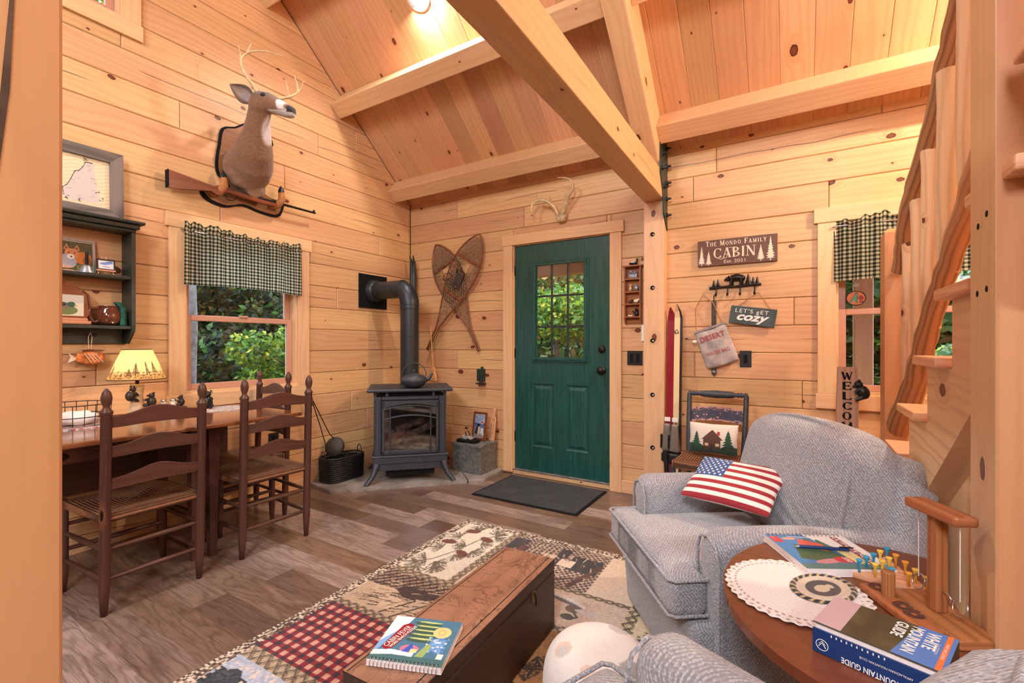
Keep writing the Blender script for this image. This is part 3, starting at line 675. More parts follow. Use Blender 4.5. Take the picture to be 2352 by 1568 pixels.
# ------------------------------------------------------------------ outside
gr = struct('ground'); MB().span((-40, -20, -.9), (40, 40, -.8)).obj('forest_floor', plain('forest_floor_leaves', srgb(120, 96, 58), .95, noise=.5, nscale=4, bump=.5), gr)
gr['kind'] = 'structure'
def leaves(name, parent, blobs, n, size, cols, seed=0, flat=.6):
    r = np.random.default_rng(seed); vs = []; C = []
    B = np.array([b[:3] for b in blobs]); Rr = np.array([b[3:6] for b in blobs]); vol = Rr.prod(1)**(2/3); k = r.choice(len(blobs), n, p=vol/vol.sum())
    d = r.normal(size=(n, 3)); d /= np.linalg.norm(d, axis=1)[:, None]; rad = r.uniform(.55, 1.0, n)[:, None]
    c = B[k]+d*Rr[k]*rad; a = r.normal(size=(n, 3)); a[:, 2] *= flat; a /= np.linalg.norm(a, axis=1)[:, None]
    b = np.cross(a, r.normal(size=(n, 3))); b /= np.linalg.norm(b, axis=1)[:, None]; L = size*r.uniform(.6, 1.3, n)[:, None]
    P = np.stack([c-a*L*.5, c+b*L*.3, c+a*L*.55, c-b*L*.3], 1)
    me = bpy.data.meshes.new(name); F = np.arange(4*n, dtype=np.int32)
    me.vertices.add(4*n); me.vertices.foreach_set('co', P.reshape(-1).astype(np.float32)); me.loops.add(4*n); me.loops.foreach_set('vertex_index', F)
    me.polygons.add(n); me.polygons.foreach_set('loop_start', np.arange(0, 4*n, 4, dtype=np.int32)); me.update(calc_edges=True)
    cc = np.array([srgb(*q)[:3] for q in cols])[r.integers(0, len(cols), n)]*r.uniform(.7, 1.25, (n, 1)); cc = np.repeat(cc, 4, 0)
    ca_ = me.color_attributes.new('Col', 'FLOAT_COLOR', 'POINT'); ca_.data.foreach_set('color', np.hstack([cc, np.ones((4*n, 1))]).astype(np.float32).ravel())
    me.materials.append(MT['leaf']); o = bpy.data.objects.new(name, me); COL.objects.link(o); o.parent = parent; o['kind'] = 'stuff'; return o
def tree(label, x, y, h, r, cols, n, size, seed, name='tree', trunk=.09, bark='bark_dark', cr=None, low=.25, lean=0.0, zb=-.8):
    t = thing(name, label, 'shrub' if 'shrub' in name else 'tree', (x, y, zb)); rd = random.Random(seed)
    mb = MB(); top = (lean, 0, h)
    mb.tube([(lean*k/6+rd.uniform(-.02, .02), rd.uniform(-.02, .02), h*k/6) for k in range(7)], [trunk*(1-.12*k) for k in range(7)], 10)
    mb.obj('trunk', bark, t)
    br = MB(); blobs = []
    for i in range(cr or 9):
        q = rd.uniform(0, 2*PI); z = h*rd.uniform(low, 1.0); d = r*rd.uniform(.3, 1.0)
        p = (lean*z/h+d*math.cos(q), d*math.sin(q), z+rd.uniform(0, .2)); br.tube([(lean*z/h, 0, z*.85), (p[0]*.5, p[1]*.5, z*.95), p], [.02, .012, .005], 5)
        s = r*rd.uniform(.3, .55); blobs.append((*p, s, s, s*.7))
    br.obj('branches', bark, t); leaves('foliage', t, blobs, n, size, cols, seed); return t
YG = [(150, 170, 50), (120, 150, 44), (190, 180, 60), (96, 130, 44)]; GR = [(84, 122, 50), (110, 148, 62), (60, 96, 44)]; DK = [(40, 56, 30), (58, 66, 36), (92, 74, 38), (34, 44, 30)]; OR = [(170, 130, 60), (190, 150, 70), (130, 100, 56), (110, 120, 60)]
OAK = [(104, 140, 84), (130, 164, 110), (80, 112, 64)]
tree('yellow-green shrub growing low outside the gingham-curtained window', -2.9, .75, 2.2, .75, YG+GR, 5200, .085, 1, 'leafy_shrub', .03, low=.4)
tree('tall pale grey tree trunk standing close outside the gingham-curtained window', -1.9, -1.28, 6.5, .9, OAK, 700, .14, 2, 'grey_tree', .11, 'bark', low=.5)
tree('autumn tree with rusty leaves behind the yellow-green shrub', -5.2, 2.2, 5.5, 1.7, OR+DK, 9000, .11, 3, 'autumn_tree', .08, low=.45)
tree('dark green tree in the woods behind the grey trunk', -5.6, .3, 5.5, 1.6, DK+GR[:1], 9000, .12, 4, 'woodland_tree', .09, low=.15)
tree('dark tree farthest off in the woods outside the gingham-curtained window', -8.0, 3.6, 7.5, 2.6, DK, 12000, .16, 5, 'woodland_tree', .12, low=.1)
tree('dark tree with bare lower limbs deep in the woods outside the gingham-curtained window', -8.8, .6, 8, 2.8, DK+OR[2:], 12000, .16, 15, 'woodland_tree', .12, low=.1)
tree('bright green leafy tree straight outside the door glass', .35, 5.2, 3.6, 1.5, GR+YG, 11000, .11, 6, 'leafy_tree', .07, low=.1)
tree('yellow-green leafy tree farther off on the hinge side of the door glass', -1.5, 6.6, 4.6, 2.0, YG+OR[:2], 11000, .13, 7, 'leafy_tree', .08, low=.1)
tree('orange-tinged tree behind the bright green tree outside the door glass', -.6, 9.0, 5.5, 2.8, OR+GR, 9000, .16, 8, 'autumn_tree', .1, low=.05)
tree('soft green pine outside the window beside the stair', 4.9, 5.2, 4.6, 1.5, [(92, 124, 80), (112, 146, 92), (74, 104, 68), (160, 176, 70)], 12000, .09, 9, 'pine_tree', .1, low=.05)
tree('deeper green pine behind the soft green pine outside the window beside the stair', 6.6, 8.0, 6, 2.4, [(72, 98, 60), (86, 116, 70)], 12000, .13, 10, 'pine_tree', .1, low=.05)
tree('leafy treetop seen through the high gable window', -3.2, -2.2, 7.4, 1.5, GR+YG, 7000, .12, 11, 'leafy_tree', .08, low=.72)
# dense woods further off, all around what the windows show
wd = struct('woods', 'stuff'); r9 = random.Random(12); bl = []
for k in range(150):
    q = math.radians(r9.uniform(60, 200)); d = r9.uniform(12, 17); bl.append((3+d*math.cos(q), -1+d*math.sin(q), r9.uniform(-.9, 7), r9.uniform(1.2, 2.2), r9.uniform(1.2, 2.2), r9.uniform(1, 1.8)))
leaves('foliage', wd, bl, 76000, .34, DK[:2]+GR+OR[2:]+[(90, 110, 50), (120, 130, 60)], 33)
for o_ in list(wd.children): o_.parent = None; o_.name = 'woods_foliage'; o_['kind'] = 'stuff'; tag(o_, 'dense mixed green and brown woods far off behind the separate trees', 'woods')
bpy.data.objects.remove(wd)
hl = struct('hills'); m = MB(); n = 40
for k in range(n):
    q0, q1 = (math.radians(40+180*k/n), math.radians(40+180*(k+1)/n)); P0, P1 = (math.cos(q0), math.sin(q0)), (math.cos(q1), math.sin(q1))
    for (r0, z0), (r1, z1) in (((17, -.85), (20, 2.6)), ((20, 2.6), (24, 6.5)), ((24, 6.5), (30, 9.0))): m.quad((3+r0*P0[0], r0*P0[1], z0), (3+r0*P1[0], r0*P1[1], z0), (3+r1*P1[0], r1*P1[1], z1+.6*math.sin(k)), (3+r1*P0[0], r1*P0[1], z1+.6*math.sin(k)))
m.obj('hillside', plain('wooded_hillside', srgb(70, 80, 44), .95, noise=.5, nscale=3, bump=.5), hl)
# porch outside the door: roof, header beam and post
pc = struct('porch_roof'); mb = MB()
mb.span((-1.6, .16, 2.42), (6.2, 2.2, 2.48), 'y').obj('soffit', 'beam', pc)
hb = thing('porch_header_beam', 'red-brown header beam of the porch seen through the top door panes', 'beam', (0, 1.95, 2.1)); MB().span((-1.6, 0, 0), (6.2, .14, .32), 'x').obj('timber', 'postR', hb, .005)
pp = thing('porch_post', 'red-brown porch post outside the window beside the stair', 'post', (3.95, 1.95, -.8)); MB().span((0, 0, 0), (.15, .14, 2.9), 'z').obj('timber', 'postR', pp, .005)
# ================================================================== LEFT WALL AND TABLE
def wl(y, z, w=0.0): return ML @ T(y, z, w)        # wall-left frame: x=world y, y=up, z=out
def wb(x, z, w=0.0): return MBK @ T(x, z, w)       # door-wall frame: x=world x, y=up, z=out
# wall shelf
sh = thing('wall_shelf', 'green-black painted wall shelf with two boards and a cornice, open back', 'shelf', M=wl(-2.45, 1.18))
MB().prism([(0, 0), (.055, 0), (.135, .075), (.14, .11), (.14, .70), (0, .70)], -.02, 0, 'y', frame((0, 0, 0), (0, 0, 1), (0, 1, 0), (-1, 0, 0)) @ T(0, 0, 0)).obj('side_panel', 'green', sh, .003, 2)
MB().prism([(0, 0), (.055, 0), (.135, .075), (.14, .11), (.14, .70), (0, .70)], -.02, 0, 'y', frame((-.76, 0, 0), (0, 0, 1), (0, 1, 0), (-1, 0, 0))).obj('side_panel', 'green', sh, .003, 2)
for zz in (.395, .105): MB().span((-.76, zz-.018, 0), (-.0, zz, .135), 'x').obj('shelf_board', 'green', sh, .003, 2)
MB().span((-.76, .0, .0), (-.0, .09, .016), 'x').obj('peg_rail', 'green', sh, .003)
mb = MB(); mb.span((-.80, .70, 0), (.055, .718, .185), 'x'); mb.span((-.79, .672, 0), (.035, .70, .165), 'x'); mb.span((-.78, .655, 0), (.02, .672, .15), 'x'); mb.obj('cornice', 'green', sh, .007, 3)
for k in (0, 1, 2): MB().lathe([(.0001, .05), (.010, .048), (.011, .04), (.006, .03), (.006, 0)], 12, T(-.145-.22*k, .05, .014)).obj('peg', 'bronze', sh)
# barnwood framed birch silhouette
f = thing('picture_frame', 'weathered barnwood frame with a pale birch-bark state silhouette, on top of the shelf', 'picture', M=wl(-2.845, 1.899, .035) @ RX(-.03))
Wd, Hd, fw = .385, .40, .062
for nm, pts in (('frame_rail', [(0, 0), (Wd, 0), (Wd-fw, fw), (fw, fw)]), ('frame_rail', [(fw, Hd-fw), (Wd-fw, Hd-fw), (Wd, Hd), (0, Hd)])): MB().prism(pts, 0, .03, 'x').obj(nm, 'barn', f, .004, 2)
for pts in ([(0, 0), (fw, fw), (fw, Hd-fw), (0, Hd)], [(Wd-fw, fw), (Wd, 0), (Wd, Hd), (Wd-fw, Hd-fw)]): MB().prism(pts, 0, .03, 'y').obj('frame_stile', 'barn', f, .004, 2)
c = Canvas(Wd-2*fw, Hd-2*fw, 130, 140, (236, 214, 176)); w_, h_ = c.w, c.h
r = np.random.default_rng(1); c.a *= (1-.04*np.sin(c.Y*300+np.sin(c.X*40)*3))[..., None]
st = [(.24, .13), (.30, .08), (.5, .07), (.78, .09), (.86, .16), (.80, .3), (.76, .6), (.74, .84), (.72, .9), (.6, .9), (.56, .8), (.5, .7), (.42, .66), (.36, .5), (.3, .36), (.22, .28)]
P = [(a*w_, b*h_) for a, b in st]; c.poly([(x-.002, y+.002) for x, y in P], (70, 60, 56)); c.poly([(x*.985+.002, y*.985+.001) for x, y in P], (216, 200, 196))
for i in range(40):
    x, y = r.uniform(.2, .86)*w_, r.uniform(.08, .9)*h_
    if c.inpoly(P)[int(x/w_*129), int(y/h_*139)]: c.ell(x, y, r.uniform(.003, .012), .0012, (120, 100, 96) if i % 2 else (176, 156, 152))
for i in range(26): q = P[i % 6] if i % 3 else P[9-i % 3]; c.ell(q[0]+r.uniform(-.012, .01), q[1]+r.uniform(-.006, .02), .004, .0022, (50, 42, 40))
MB().span((fw-.01, fw-.01, .002), (Wd-fw+.01, Hd-fw+.01, .012)).obj('backing_board', 'cream', f)
c.plane('birch_print', 'print_matte', f, T(fw, fw, .0125))
# things on the upper shelf board
def framed(name, label, w, h, d, fw, fmat, cv, M, cat='picture'):
    t = thing(name, label, cat, M=M)
    mb = MB()
    for a, b in (((0, 0), (w, fw)), ((0, h-fw), (w, h)), ((0, fw), (fw, h-fw)), ((w-fw, fw), (w, h-fw))): mb.span((*a, 0), (*b, d))
    mb.obj('frame', fmat, t, .0015); MB().span((fw*.6, fw*.6, 0), (w-fw*.6, h-fw*.6, d*.4)).obj('back', 'cream', t)
    cv.plane('picture_print', 'print', t, T(fw, fw, d*.4+.0005)); return t
MT['silver'] = plain('brushed_silver', srgb(176, 172, 176), .4, metal=.6)
zs = 1.18+.395+.001
c = Canvas(.26, .165, 150, 96, (74, 74, 52)); c.speckle(0, 0, .26, .17, [(82, 80, 56), (66, 68, 48), (92, 86, 60)], .004)
c.ell(.215, .075, .04, .036, (206, 116, 52)); c.ell(.235, .06, .02, .025, (150, 90, 50)); c.ell(.17, .095, .03, .03, (214, 140, 92)); c.ell(.15, .05, .04, .04, (170, 166, 172)); c.ell(.165, .078, .016, .014, (236, 222, 206))
for x in (.148, .192): c.poly([(x-.014, .115), (x+.014, .115), (x+.002, .15)], (214, 140, 96)); c.poly([(x-.006, .12), (x+.006, .12), (x, .14)], (90, 60, 44))
c.ell(.158, .1, .004, .0035, (40, 26, 20)); c.ell(.182, .1, .004, .0035, (40, 26, 20)); c.ell(.168, .078, .005, .004, (20, 16, 14)); c.speckle(.19, 0, .26, .035, [(150, 140, 90), (110, 100, 60)], .004, .6)
framed('fox_picture', 'grey framed picture of a red fox standing on the upper shelf board', .285, .195, .012, .013, 'silver', c, wl(-2.865, zs, .03) @ RX(-.12))
bl = thing('hand_bell', 'small metal hand bell with a black handle in front of the fox picture', 'bell', M=wl(-2.64, zs, .10) @ RX(-PI/2))
MB().lathe([(.034, 0), (.033, .003), (.024, .018), (.020, .034), (.012, .042), (.0001, .044)], 24).obj('bell_body', 'silver', bl)
MB().lathe([(.0045, .042), (.0075, .05), (.0075, .11), (.009, .118), (.0001, .122)], 14).obj('handle', 'black', bl)
ez = thing('mini_easel', 'tiny wooden easel holding a small blue and white picture', 'easel', M=wl(-2.60, zs, .085) @ RX(-.1))
for pts in (((.010, 0, .012), (.036, .105, -.004)), ((.082, 0, .012), (.052, .105, -.004)), ((.046, 0, -.03), (.046, .10, -.006))): MB().tube(pts, .0028, 6).obj('leg', 'tread', ez)
MB().span((.004, .018, .008), (.088, .026, .02)).obj('ledge', 'tread', ez)
c = Canvas(.068, .048, 60, 44, (232, 232, 236)); c.poly([(.004, .024), (.05, .044), (.066, .044), (.066, .03), (.03, .02)], (120, 160, 210)); c.line([(.01, .03), (.06, .04)], .003, (60, 90, 150)); c.line([(.02, .012), (.05, .01)], .003, (70, 80, 100))
e2 = MB(); 
for a, b in (((.004, .026), (.088, .032)), ((.004, .082), (.088, .088)), ((.004, .032), (.01, .082)), ((.082, .032), (.088, .082))): e2.span((*a, .009), (*b, .016))
e2.obj('picture_frame_rim', 'black', ez); MB().span((.01, .032, .009), (.082, .082, .011)).obj('backing', 'white', ez); c.plane('picture_print', 'print', ez, T(.012, .034, .0115))
st_ = thing('wooden_figure', 'small pale wooden figure on the upper shelf board in front of the fox', 'figurine', M=wl(-2.72, zs, .11))
MB().span((-.02, 0, -.008), (.02, .006, .012)).obj('base', 'tread', st_, .001); MB().tube([(-.014, .018, 0), (.016, .022, 0)], .006, 8).ball((-.018, .02, 0), .008).obj('body', 'tread', st_)
# lower shelf board
zl = 1.18+.105+.001
ln = thing('lantern_plaque', 'reddish lantern-shaped clock with a mallard duck on its pale face', 'decoration', M=wl(-2.715, zl, .07))
MB().rbox((0, .028, 0), (.165, .018, .06), .006).rbox((0, .012, 0), (.19, .02, .07), .006).obj('base', 'postR', ln)
pl = [(-.074, .035), (.074, .035), (.09, .06), (.07, .165), (.055, .18), (-.055, .18), (-.07, .165), (-.09, .06)]
MB().prism(pl, -.02, .02, 'x').obj('body', 'gun', ln, .01, 3)
MB().prism([(-.045, .18), (.045, .18), (.05, .205), (.02, .222), (.008, .235), (-.008, .235), (-.02, .222), (-.05, .205)], -.018, .018, 'x').obj('cap', 'gun', ln, .004, 2)
MB().tube([(-.066, .19, 0), (-.088, .17, 0), (-.102, .06, 0), (-.08, .03, 0)], .006, 8).tube([(.066, .19, 0), (.088, .17, 0), (.102, .06, 0), (.08, .03, 0)], .006, 8).obj('side_tubes', 'gun', ln, kind='stuff')
c = Canvas(.13, .115, 90, 80, (214, 204, 182)); c.rect(0, .07, .13, .115, (190, 184, 170)); c.ell(.06, .03, .045, .025, (104, 118, 66)); c.ell(.05, .055, .032, .017, (120, 100, 84)); c.ell(.078, .062, .017, .015, (20, 84, 66)); c.ell(.038, .062, .02, .012, (30, 36, 44)); c.poly([(.09, .06), (.108, .056), (.09, .052)], (170, 140, 50))
th = np.hypot((c.X-.065)/.066, (c.Y-.0575)/.06); P = np.zeros((90, 80, 3)); 
c.plane('duck_face', 'print', ln, T(-.065, .048, .0205))
jg = thing('stoneware_pot', 'glossy brown stoneware bean pot with a looped handle on the lower shelf board', 'pot', M=wl(-2.535, zl, .078) @ RX(-PI/2))
MT['glaze'] = plain('brown_glaze', srgb(92, 46, 30), .12, noise=.2, coat=1.0)
MB().lathe([(.0001, .002), (.04, .002), (.056, .02), (.062, .05), (.056, .08), (.046, .094), (.046, .108), (.051, .112), (.044, .110), (.040, .095), (.0001, .06)], 32).obj('body', 'glaze', jg)
MB().tube([(-.05, 0, .098), (-.085, 0, .095), (-.09, 0, .06), (-.075, 0, .02), (-.056, 0, .02)], .009, 10).obj('handle', 'glaze', jg)
bd = thing('folded_bandana', 'dark green printed cloth hanging folded at the end of the lower shelf board', 'cloth', M=wl(-2.475, zl, .11))
MT['bandana'] = plain('bandana_cotton', srgb(24, 84, 72), .9, noise=.5, nscale=120)
u = np.linspace(0, 1, 24)[:, None]; v = np.linspace(0, 1, 16)[None, :]
P = np.stack([-.012+.035*np.sin(v*14)*.3-.035*(u > .75)*(u-.75)*3+0*v, .135*u+0*v, .018*np.sin(v*9+u*3)*.6+.01*v], -1); o = gridmesh('cloth_fold', P, None, 'bandana', bd, thick=.004)
P2 = P.copy(); P2[..., 0] += .012; P2[..., 2] -= .012; o = gridmesh('cloth_fold', P2, None, 'bandana', bd, thick=.004)
# patchwork bird ornament hanging from the peg
bo = thing('bird_ornament', 'patchwork glass fish-shaped ornament hanging by ribbon from the shelf peg', 'ornament', M=wl(-2.612, 1.10, .052))
MT['amber'] = plain('amber_patchwork', srgb(196, 112, 54), .25, noise=.6, nscale=40, coat=.6); MT['rib'] = plain('pale_ribbon', srgb(230, 206, 180), .8)
def fish(w, p): t = p[0]; s_ = .35+.65*math.cos(t*1.25); return (w[0], w[1]*s_+.006*t*t, w[2]*s_)
MB().rbox((0, 0, 0), (.13, .075, .035), .017, 8, fn=fish).obj('body', 'amber', bo)
MB().prism([(-.06, .0), (-.092, .03), (-.083, .006), (-.095, -.024), (-.062, -.008)], -.004, .004, 'x').obj('tail', 'rib', bo, .002)
MB().prism([(-.03, .034), (.05, .036), (.07, .045), (.0, .05), (-.035, .046)], -.003, .003, 'x').obj('top_fin', 'glaze', bo, .002)
for k in range(4): MB().tube([(-.03+.014*k, .028, .019), (.0+.018*k, -.024, .019)], .0022, 6).obj('stitched_seam', 'rib', bo)
MB().tube([(-.006, .036, 0), (-.008, .12, .002), (.0, .145, .006), (.008, .12, .002), (.004, .036, 0)], .0018, 6).obj('ribbon', 'rib', bo)
# ---------------------------------------------------------------- deer head on plaque
pq = thing('gun_rack_plaque', 'dark-edged carved wooden plaque with two hoof hooks behind the deer head', 'plaque', M=wl(-1.71, 2.48, .002))
out = [(-.177, .223), (-.094, .263), (-.017, .323), (.064, .365), (.15, .33), (.20, .24), (.171, .202), (.195, .076), (.17, -.034), (.107, -.117), (.13, -.16), (.20, -.19), (.281, -.187), (.278, -.246), (.234, -.311), (.097, -.31), (-.033, -.291), (-.154, -.331), (-.268, -.315), (-.317, -.26), (-.26, -.235), (-.145, -.211), (-.139, -.172), (-.203, -.115), (-.217, -.029), (-.20, .099)]
def smooth(p, k=3):
    n = len(p); o = []
    for i in range(n):
        a, b, c, d = (Vector(p[(i+j) % n]) for j in (-1, 0, 1, 2))
        for t in range(k):
            t /= k; o.append(tuple(.5*((2*b)+(c-a)*t+(2*a-5*b+4*c-d)*t*t+(3*b-a-3*c+d)*t**3)))
    return o
so = smooth(out, 3)
MB().prism(so, 0, .016, 'x').obj('edge_board', 'flat_black', pq, .005, 2); 
ins = [(x*.93, y*.955+.0) for x, y in so]; MB().prism(ins, .014, .0225, 'x').obj('face_board', pine('plaque_wood', srgb(150, 104, 72), srgb(110, 70, 48), knot=0, rough=.25), pq, .002)
MT['hide2'] = plain('tan_hoof_hair', srgb(182, 122, 74), .9, noise=.2, nscale=80, bump=.5)
def hoof(x, y):
    h = MB(); h.tube([(x-.03, y-.06, .02), (x-.01, y-.055, .075), (x+.004, y-.02, .105), (x+.0, y+.035, .10)], [.03, .031, .026, .021], 12).obj('hoof_leg', 'hide2', pq)
    MB().tube([(x-.001, y+.03, .10), (x, y+.055, .10), (x+.002, y+.085, .093)], [.022, .02, .004], 10).obj('hoof_tip', 'black', pq)
hoof(-.21, -.19); hoof(.21, -.175)
dr = thing('deer_head', 'mounted white-tailed buck head with curved antlers looking along the wall', 'taxidermy', M=wl(-1.71, 2.48, .024))
dm = MB()
def loft(pts, n=20):   # pts: (center, rx_along_wall, ry_up/out, ...) ellipse tube with given radii
    dm.tube([p[0] for p in pts], [p[1] for p in pts], n)
loft([((-.02, -.02, -.005), .155), ((-.03, -.03, .06), .158), ((-.045, .0, .13), .145), ((-.065, .06, .20), .122), ((-.085, .14, .265), .092), ((-.105, .215, .32), .074), ((-.12, .28, .365), .068)])
loft([((.02, -.13, -.005), .095), ((.01, -.17, .05), .085), ((-.0, -.19, .09), .05)])      # brisket
hd = [((-.155, .315, .355), .05), ((-.135, .318, .385), .067), ((-.10, .312, .43), .066), ((-.06, .292, .475), .052), ((-.025, .272, .510), .044), ((-.002, .262, .538), .039), ((.008, .256, .552), .031)]
loft(hd); dm.ball((-.135, .292, .385), (.070, .062, .068)); dm.ball((-.05, -.05, .06), (.150, .15, .09)); dm.ball((-.10, .315, .425), (.066, .045, .062)); dm.ball((-.005, .245, .535), (.026, .02, .026)); dm.ball((-.10, .28, .42), (.05, .035, .05))
for sx, sy, sz in ((-.095, .353, .39), (-.06, .335, .435)): pass
def deercol(a):
    n = len(a); c = np.ones((n, 3))*np.array([138, 98, 70])/255; nz = np.random.default_rng(0).normal(size=(n, 1))*.018
    x, y, z = a.T; ax = np.clip((z-.36)/.2, 0, 1)
    c = c*(1-.25*ax[:, None]*0)+nz
    top = np.clip((y-.30)/.05, 0, 1)[:, None]; c = c*(1-top)+np.array([112, 92, 80])/255*top
    thr = np.clip(1-np.hypot((x+.045)/.075, (y-.17)/.11), 0, 1)*(z > .26); m = np.clip(thr*4, 0, 1)[:, None]; c = c*(1-m)+np.array([226, 214, 216])/255*m
    chin = ((z > .45) & (y < .256))[:, None]; c = np.where(chin, np.array([206, 196, 190])/255, c)
    mz = np.clip(1-np.abs(z-.522)/.016, 0, 1)*(y > .262); m = np.clip(mz*3, 0, 1)[:, None]; c = c*(1-m)+np.array([236, 230, 228])/255*m
    nose = ((z > .545) & (y > .248))[:, None]; c = np.where(nose, np.array([34, 28, 30])/255, c)
    low = np.clip((-.06-y)/.1, 0, 1)[:, None]*(z > .02)[:, None]; c = c*(1-.35*low)+np.array([190, 162, 136])/255*.35*low
    return np.clip(c, 0, 1)
dg = fuse(dm, .0075, 6, deercol, 'body', 'hide', dr)
for v_ in dg.data.vertices:
    if v_.co.z < .001: v_.co.z = .001
tx = bpy.data.textures.new('hair', 'CLOUDS'); tx.noise_scale = .012; dp = dg.modifiers.new('d', 'DISPLACE'); dp.texture = tx; dp.strength = .006; dp.texture_coords = 'LOCAL'
for (x, y, z) in ((-.058, .338, .385), (-.152, .336, .455)):
    MB().ball((x, y, z), (.017, .015, .017)).obj('eye', 'black', dr)
def ear(base, d, side):
    d = Vector(d); n = 14; U = np.linspace(0, 1, n); V = np.linspace(-1, 1, 9); up = Vector(side).normalized(); dn = d.normalized(); nrm = dn.cross(up)
    P = np.zeros((n, 9, 3))
    for i, u in enumerate(U):
        wdt = .044*math.sin(PI*min(1, .12+u*.88)**.8)*(1 if u < .98 else .3)+.004
        for j, v in enumerate(V): P[i, j] = Vector(base)+d*u+up*(wdt*1.2*v)+nrm*(.026*(1-v*v)*math.sin(PI*(.15+.8*u)))
    C = np.zeros((n, 9, 3)); C[:] = np.array([120, 96, 82])/255; C[:, 2:7] = np.array([176, 158, 150])/255
    return gridmesh('ear', P, C, 'hide', dr, thick=.005)
ear((-.165, .33, .345), (-.13, .045, -.02), (.1, .5, .3)); ear((-.09, .345, .345), (.06, .10, -.06), (-.3, .2, .6))
MT['antler'] = plain('bone_antler', srgb(206, 178, 136), .4, noise=.18, nscale=25)
an = MB()
def antler(parent, pts, r0, tines, nm='antler'):
    q = smooth_open(pts, 5); n = len(q); m = MB(); m.tube(q, [r0*(1-.8*(i/(n-1))**1.3) for i in range(n)], 9)
    for base, tip in tines: b = Vector(base); t = Vector(tip); m.tube([b, b.lerp(t, .5)+Vector((0, .004, .006)), t], [r0*.55, r0*.4, .0015], 8)
    return m.obj(nm, 'antler', parent)
def smooth_open(p, k=4):
    P = [Vector(p[0])*2-Vector(p[1])]+[Vector(x) for x in p]+[Vector(p[-1])*2-Vector(p[-2])]; o = []
    for i in range(1, len(P)-2):
        a, b, c, d = P[i-1:i+3]
        for t in range(k): t /= k; o.append(.5*((2*b)+(c-a)*t+(2*a-5*b+4*c-d)*t*t+(3*b-a-3*c+d)*t**3))
    return o+[Vector(p[-1])]
antler(dr, [(-.13, .37, .36), (-.165, .42, .36), (-.215, .48, .35), (-.235, .56, .345), (-.195, .62, .38), (-.13, .635, .45), (-.06, .62, .52)], .012, [((-.232, .54, .345), (-.25, .65, .34)), ((-.21, .61, .37), (-.19, .68, .39))])
antler(dr, [(-.065, .37, .38), (-.0, .39, .43), (.05, .42, .47), (.085, .47, .50), (.09, .52, .53)], .012, [((.03, .405, .45), (-.005, .50, .47)), ((.075, .45, .49), (.04, .55, .50))])
# rifle resting in the hooves
g = thing('hunting_rifle', 'old rifle with a reddish brown stock lying across the two hoof hooks', 'rifle', M=wl(0, 0, .06))
A = Vector((-2.222, 2.235, 0)); B = Vector((-1.20, 2.245, 0))
stk = [(0, .045), (0, -.065), (.05, -.062), (.25, -.025), (.285, -.04), (.31, -.038), (.33, -.012), (.36, -.006), (.60, -.022), (.71, -.018), (.715, .004), (.58, .006), (.38, .018), (.34, .03), (.30, .028), (.27, .014), (.22, .018)]
Mg = T(-2.245, 2.235, .0) @ RZ(.012)
MB().prism(stk, 0, .034, 'x', Mg @ T(0, 0, .005)).obj('stock', 'gun', g, .011, 3)
MB().prism([(-.006, .047), (-.006, -.067), (.001, -.065), (.001, .045)], .004, .04, 'x', Mg).obj('butt_plate', 'flat_black', g, .003)
MB().prism([(.33, .014), (.60, .012), (.60, .034), (.40, .038), (.34, .032)], .008, .032, 'x', Mg).obj('receiver', 'bronze', g, .004, 2)
MB().tube([(.58, .017, .022), (1.055, .012, .022)], [.0115, .008], 12, M=Mg).obj('barrel', 'bronze', g)
MB().tube([(.34, -.008, .022), (.36, -.05, .022), (.40, -.055, .022), (.43, -.012, .022)], .0035, 8, M=Mg).obj('trigger_guard', 'bronze', g)
MB().span((.69, -.012, .01), (.735, .028, .034), M=Mg).obj('barrel_band', 'flat_black', g, .003); MB().span((1.035, .015, .018), (1.05, .034, .026), M=Mg).obj('front_sight', 'flat_black', g, .001)
# ---------------------------------------------------------------- gingham valances
def valance(name, label, M, w, h, sweep, seed, top=.03, sag=None):
    nu, nv = int(w/.003), int(h/.004); u = np.linspace(0, w, nu)[:, None]; v = np.linspace(0, h, nv)[None, :]
    r = np.random.default_rng(seed); ph = r.uniform(0, 6, 5); fold = np.zeros_like(u)
    for k, (fq, am) in enumerate(((17, .010), (41, .007), (83, .0045), (140, .002), (9, .008))): fold = fold+am*np.sin(u*fq+ph[k]+.8*np.sin(u*11+ph[(k+1) % 5]))
    amp = .55+.6*(1-v/h); topz = .008*np.sin(u*60+ph[0])+.006*np.sin(u*131)+.012*np.sin(u*7+ph[2])
    if sag is not None: topz = topz+sag(u/w)
    X_ = u+.004*np.sin(u*90)*(v/h); Y_ = h-v+topz*np.exp(-v*22)+.010*np.sin(u*5+ph[1])*(v/h); Z_ = .042+fold*amp+.012*np.exp(-((v-.045)/.012)**2)*-.8
    P = np.stack([X_+0*v, Y_, Z_+0*u], -1)
    arc = np.cumsum(np.hypot(np.gradient(u[:, 0]), np.gradient(fold[:, 0])))[:, None]; cs = .0120
    a = (np.mod(arc, 2*cs) < cs); b = (np.mod(v, 2*cs) < cs); k = a.astype(float)+b.astype(float)
    C = np.where(k[..., None] == 2, np.array([34, 38, 30])/255, np.where(k[..., None] == 1, np.array([134, 138, 116])/255, np.array([246, 244, 220])/255))
    t = thing(name, label, 'curtain', M=M); o = gridmesh('gathered_cloth', P, C, 'gingham', t)
    MB().tube([(-.012, h-.045, .03), (w+.012, h-.045, .03)], .005, 8).obj('rod', 'steel', t); return t
m = NT('gingham'); a = m.n('VertexColor'); a.layer_name = 'Col'; m.l(a.outputs[0], m.b.inputs['Base Color']); m.b.inputs['Roughness'].default_value = .9
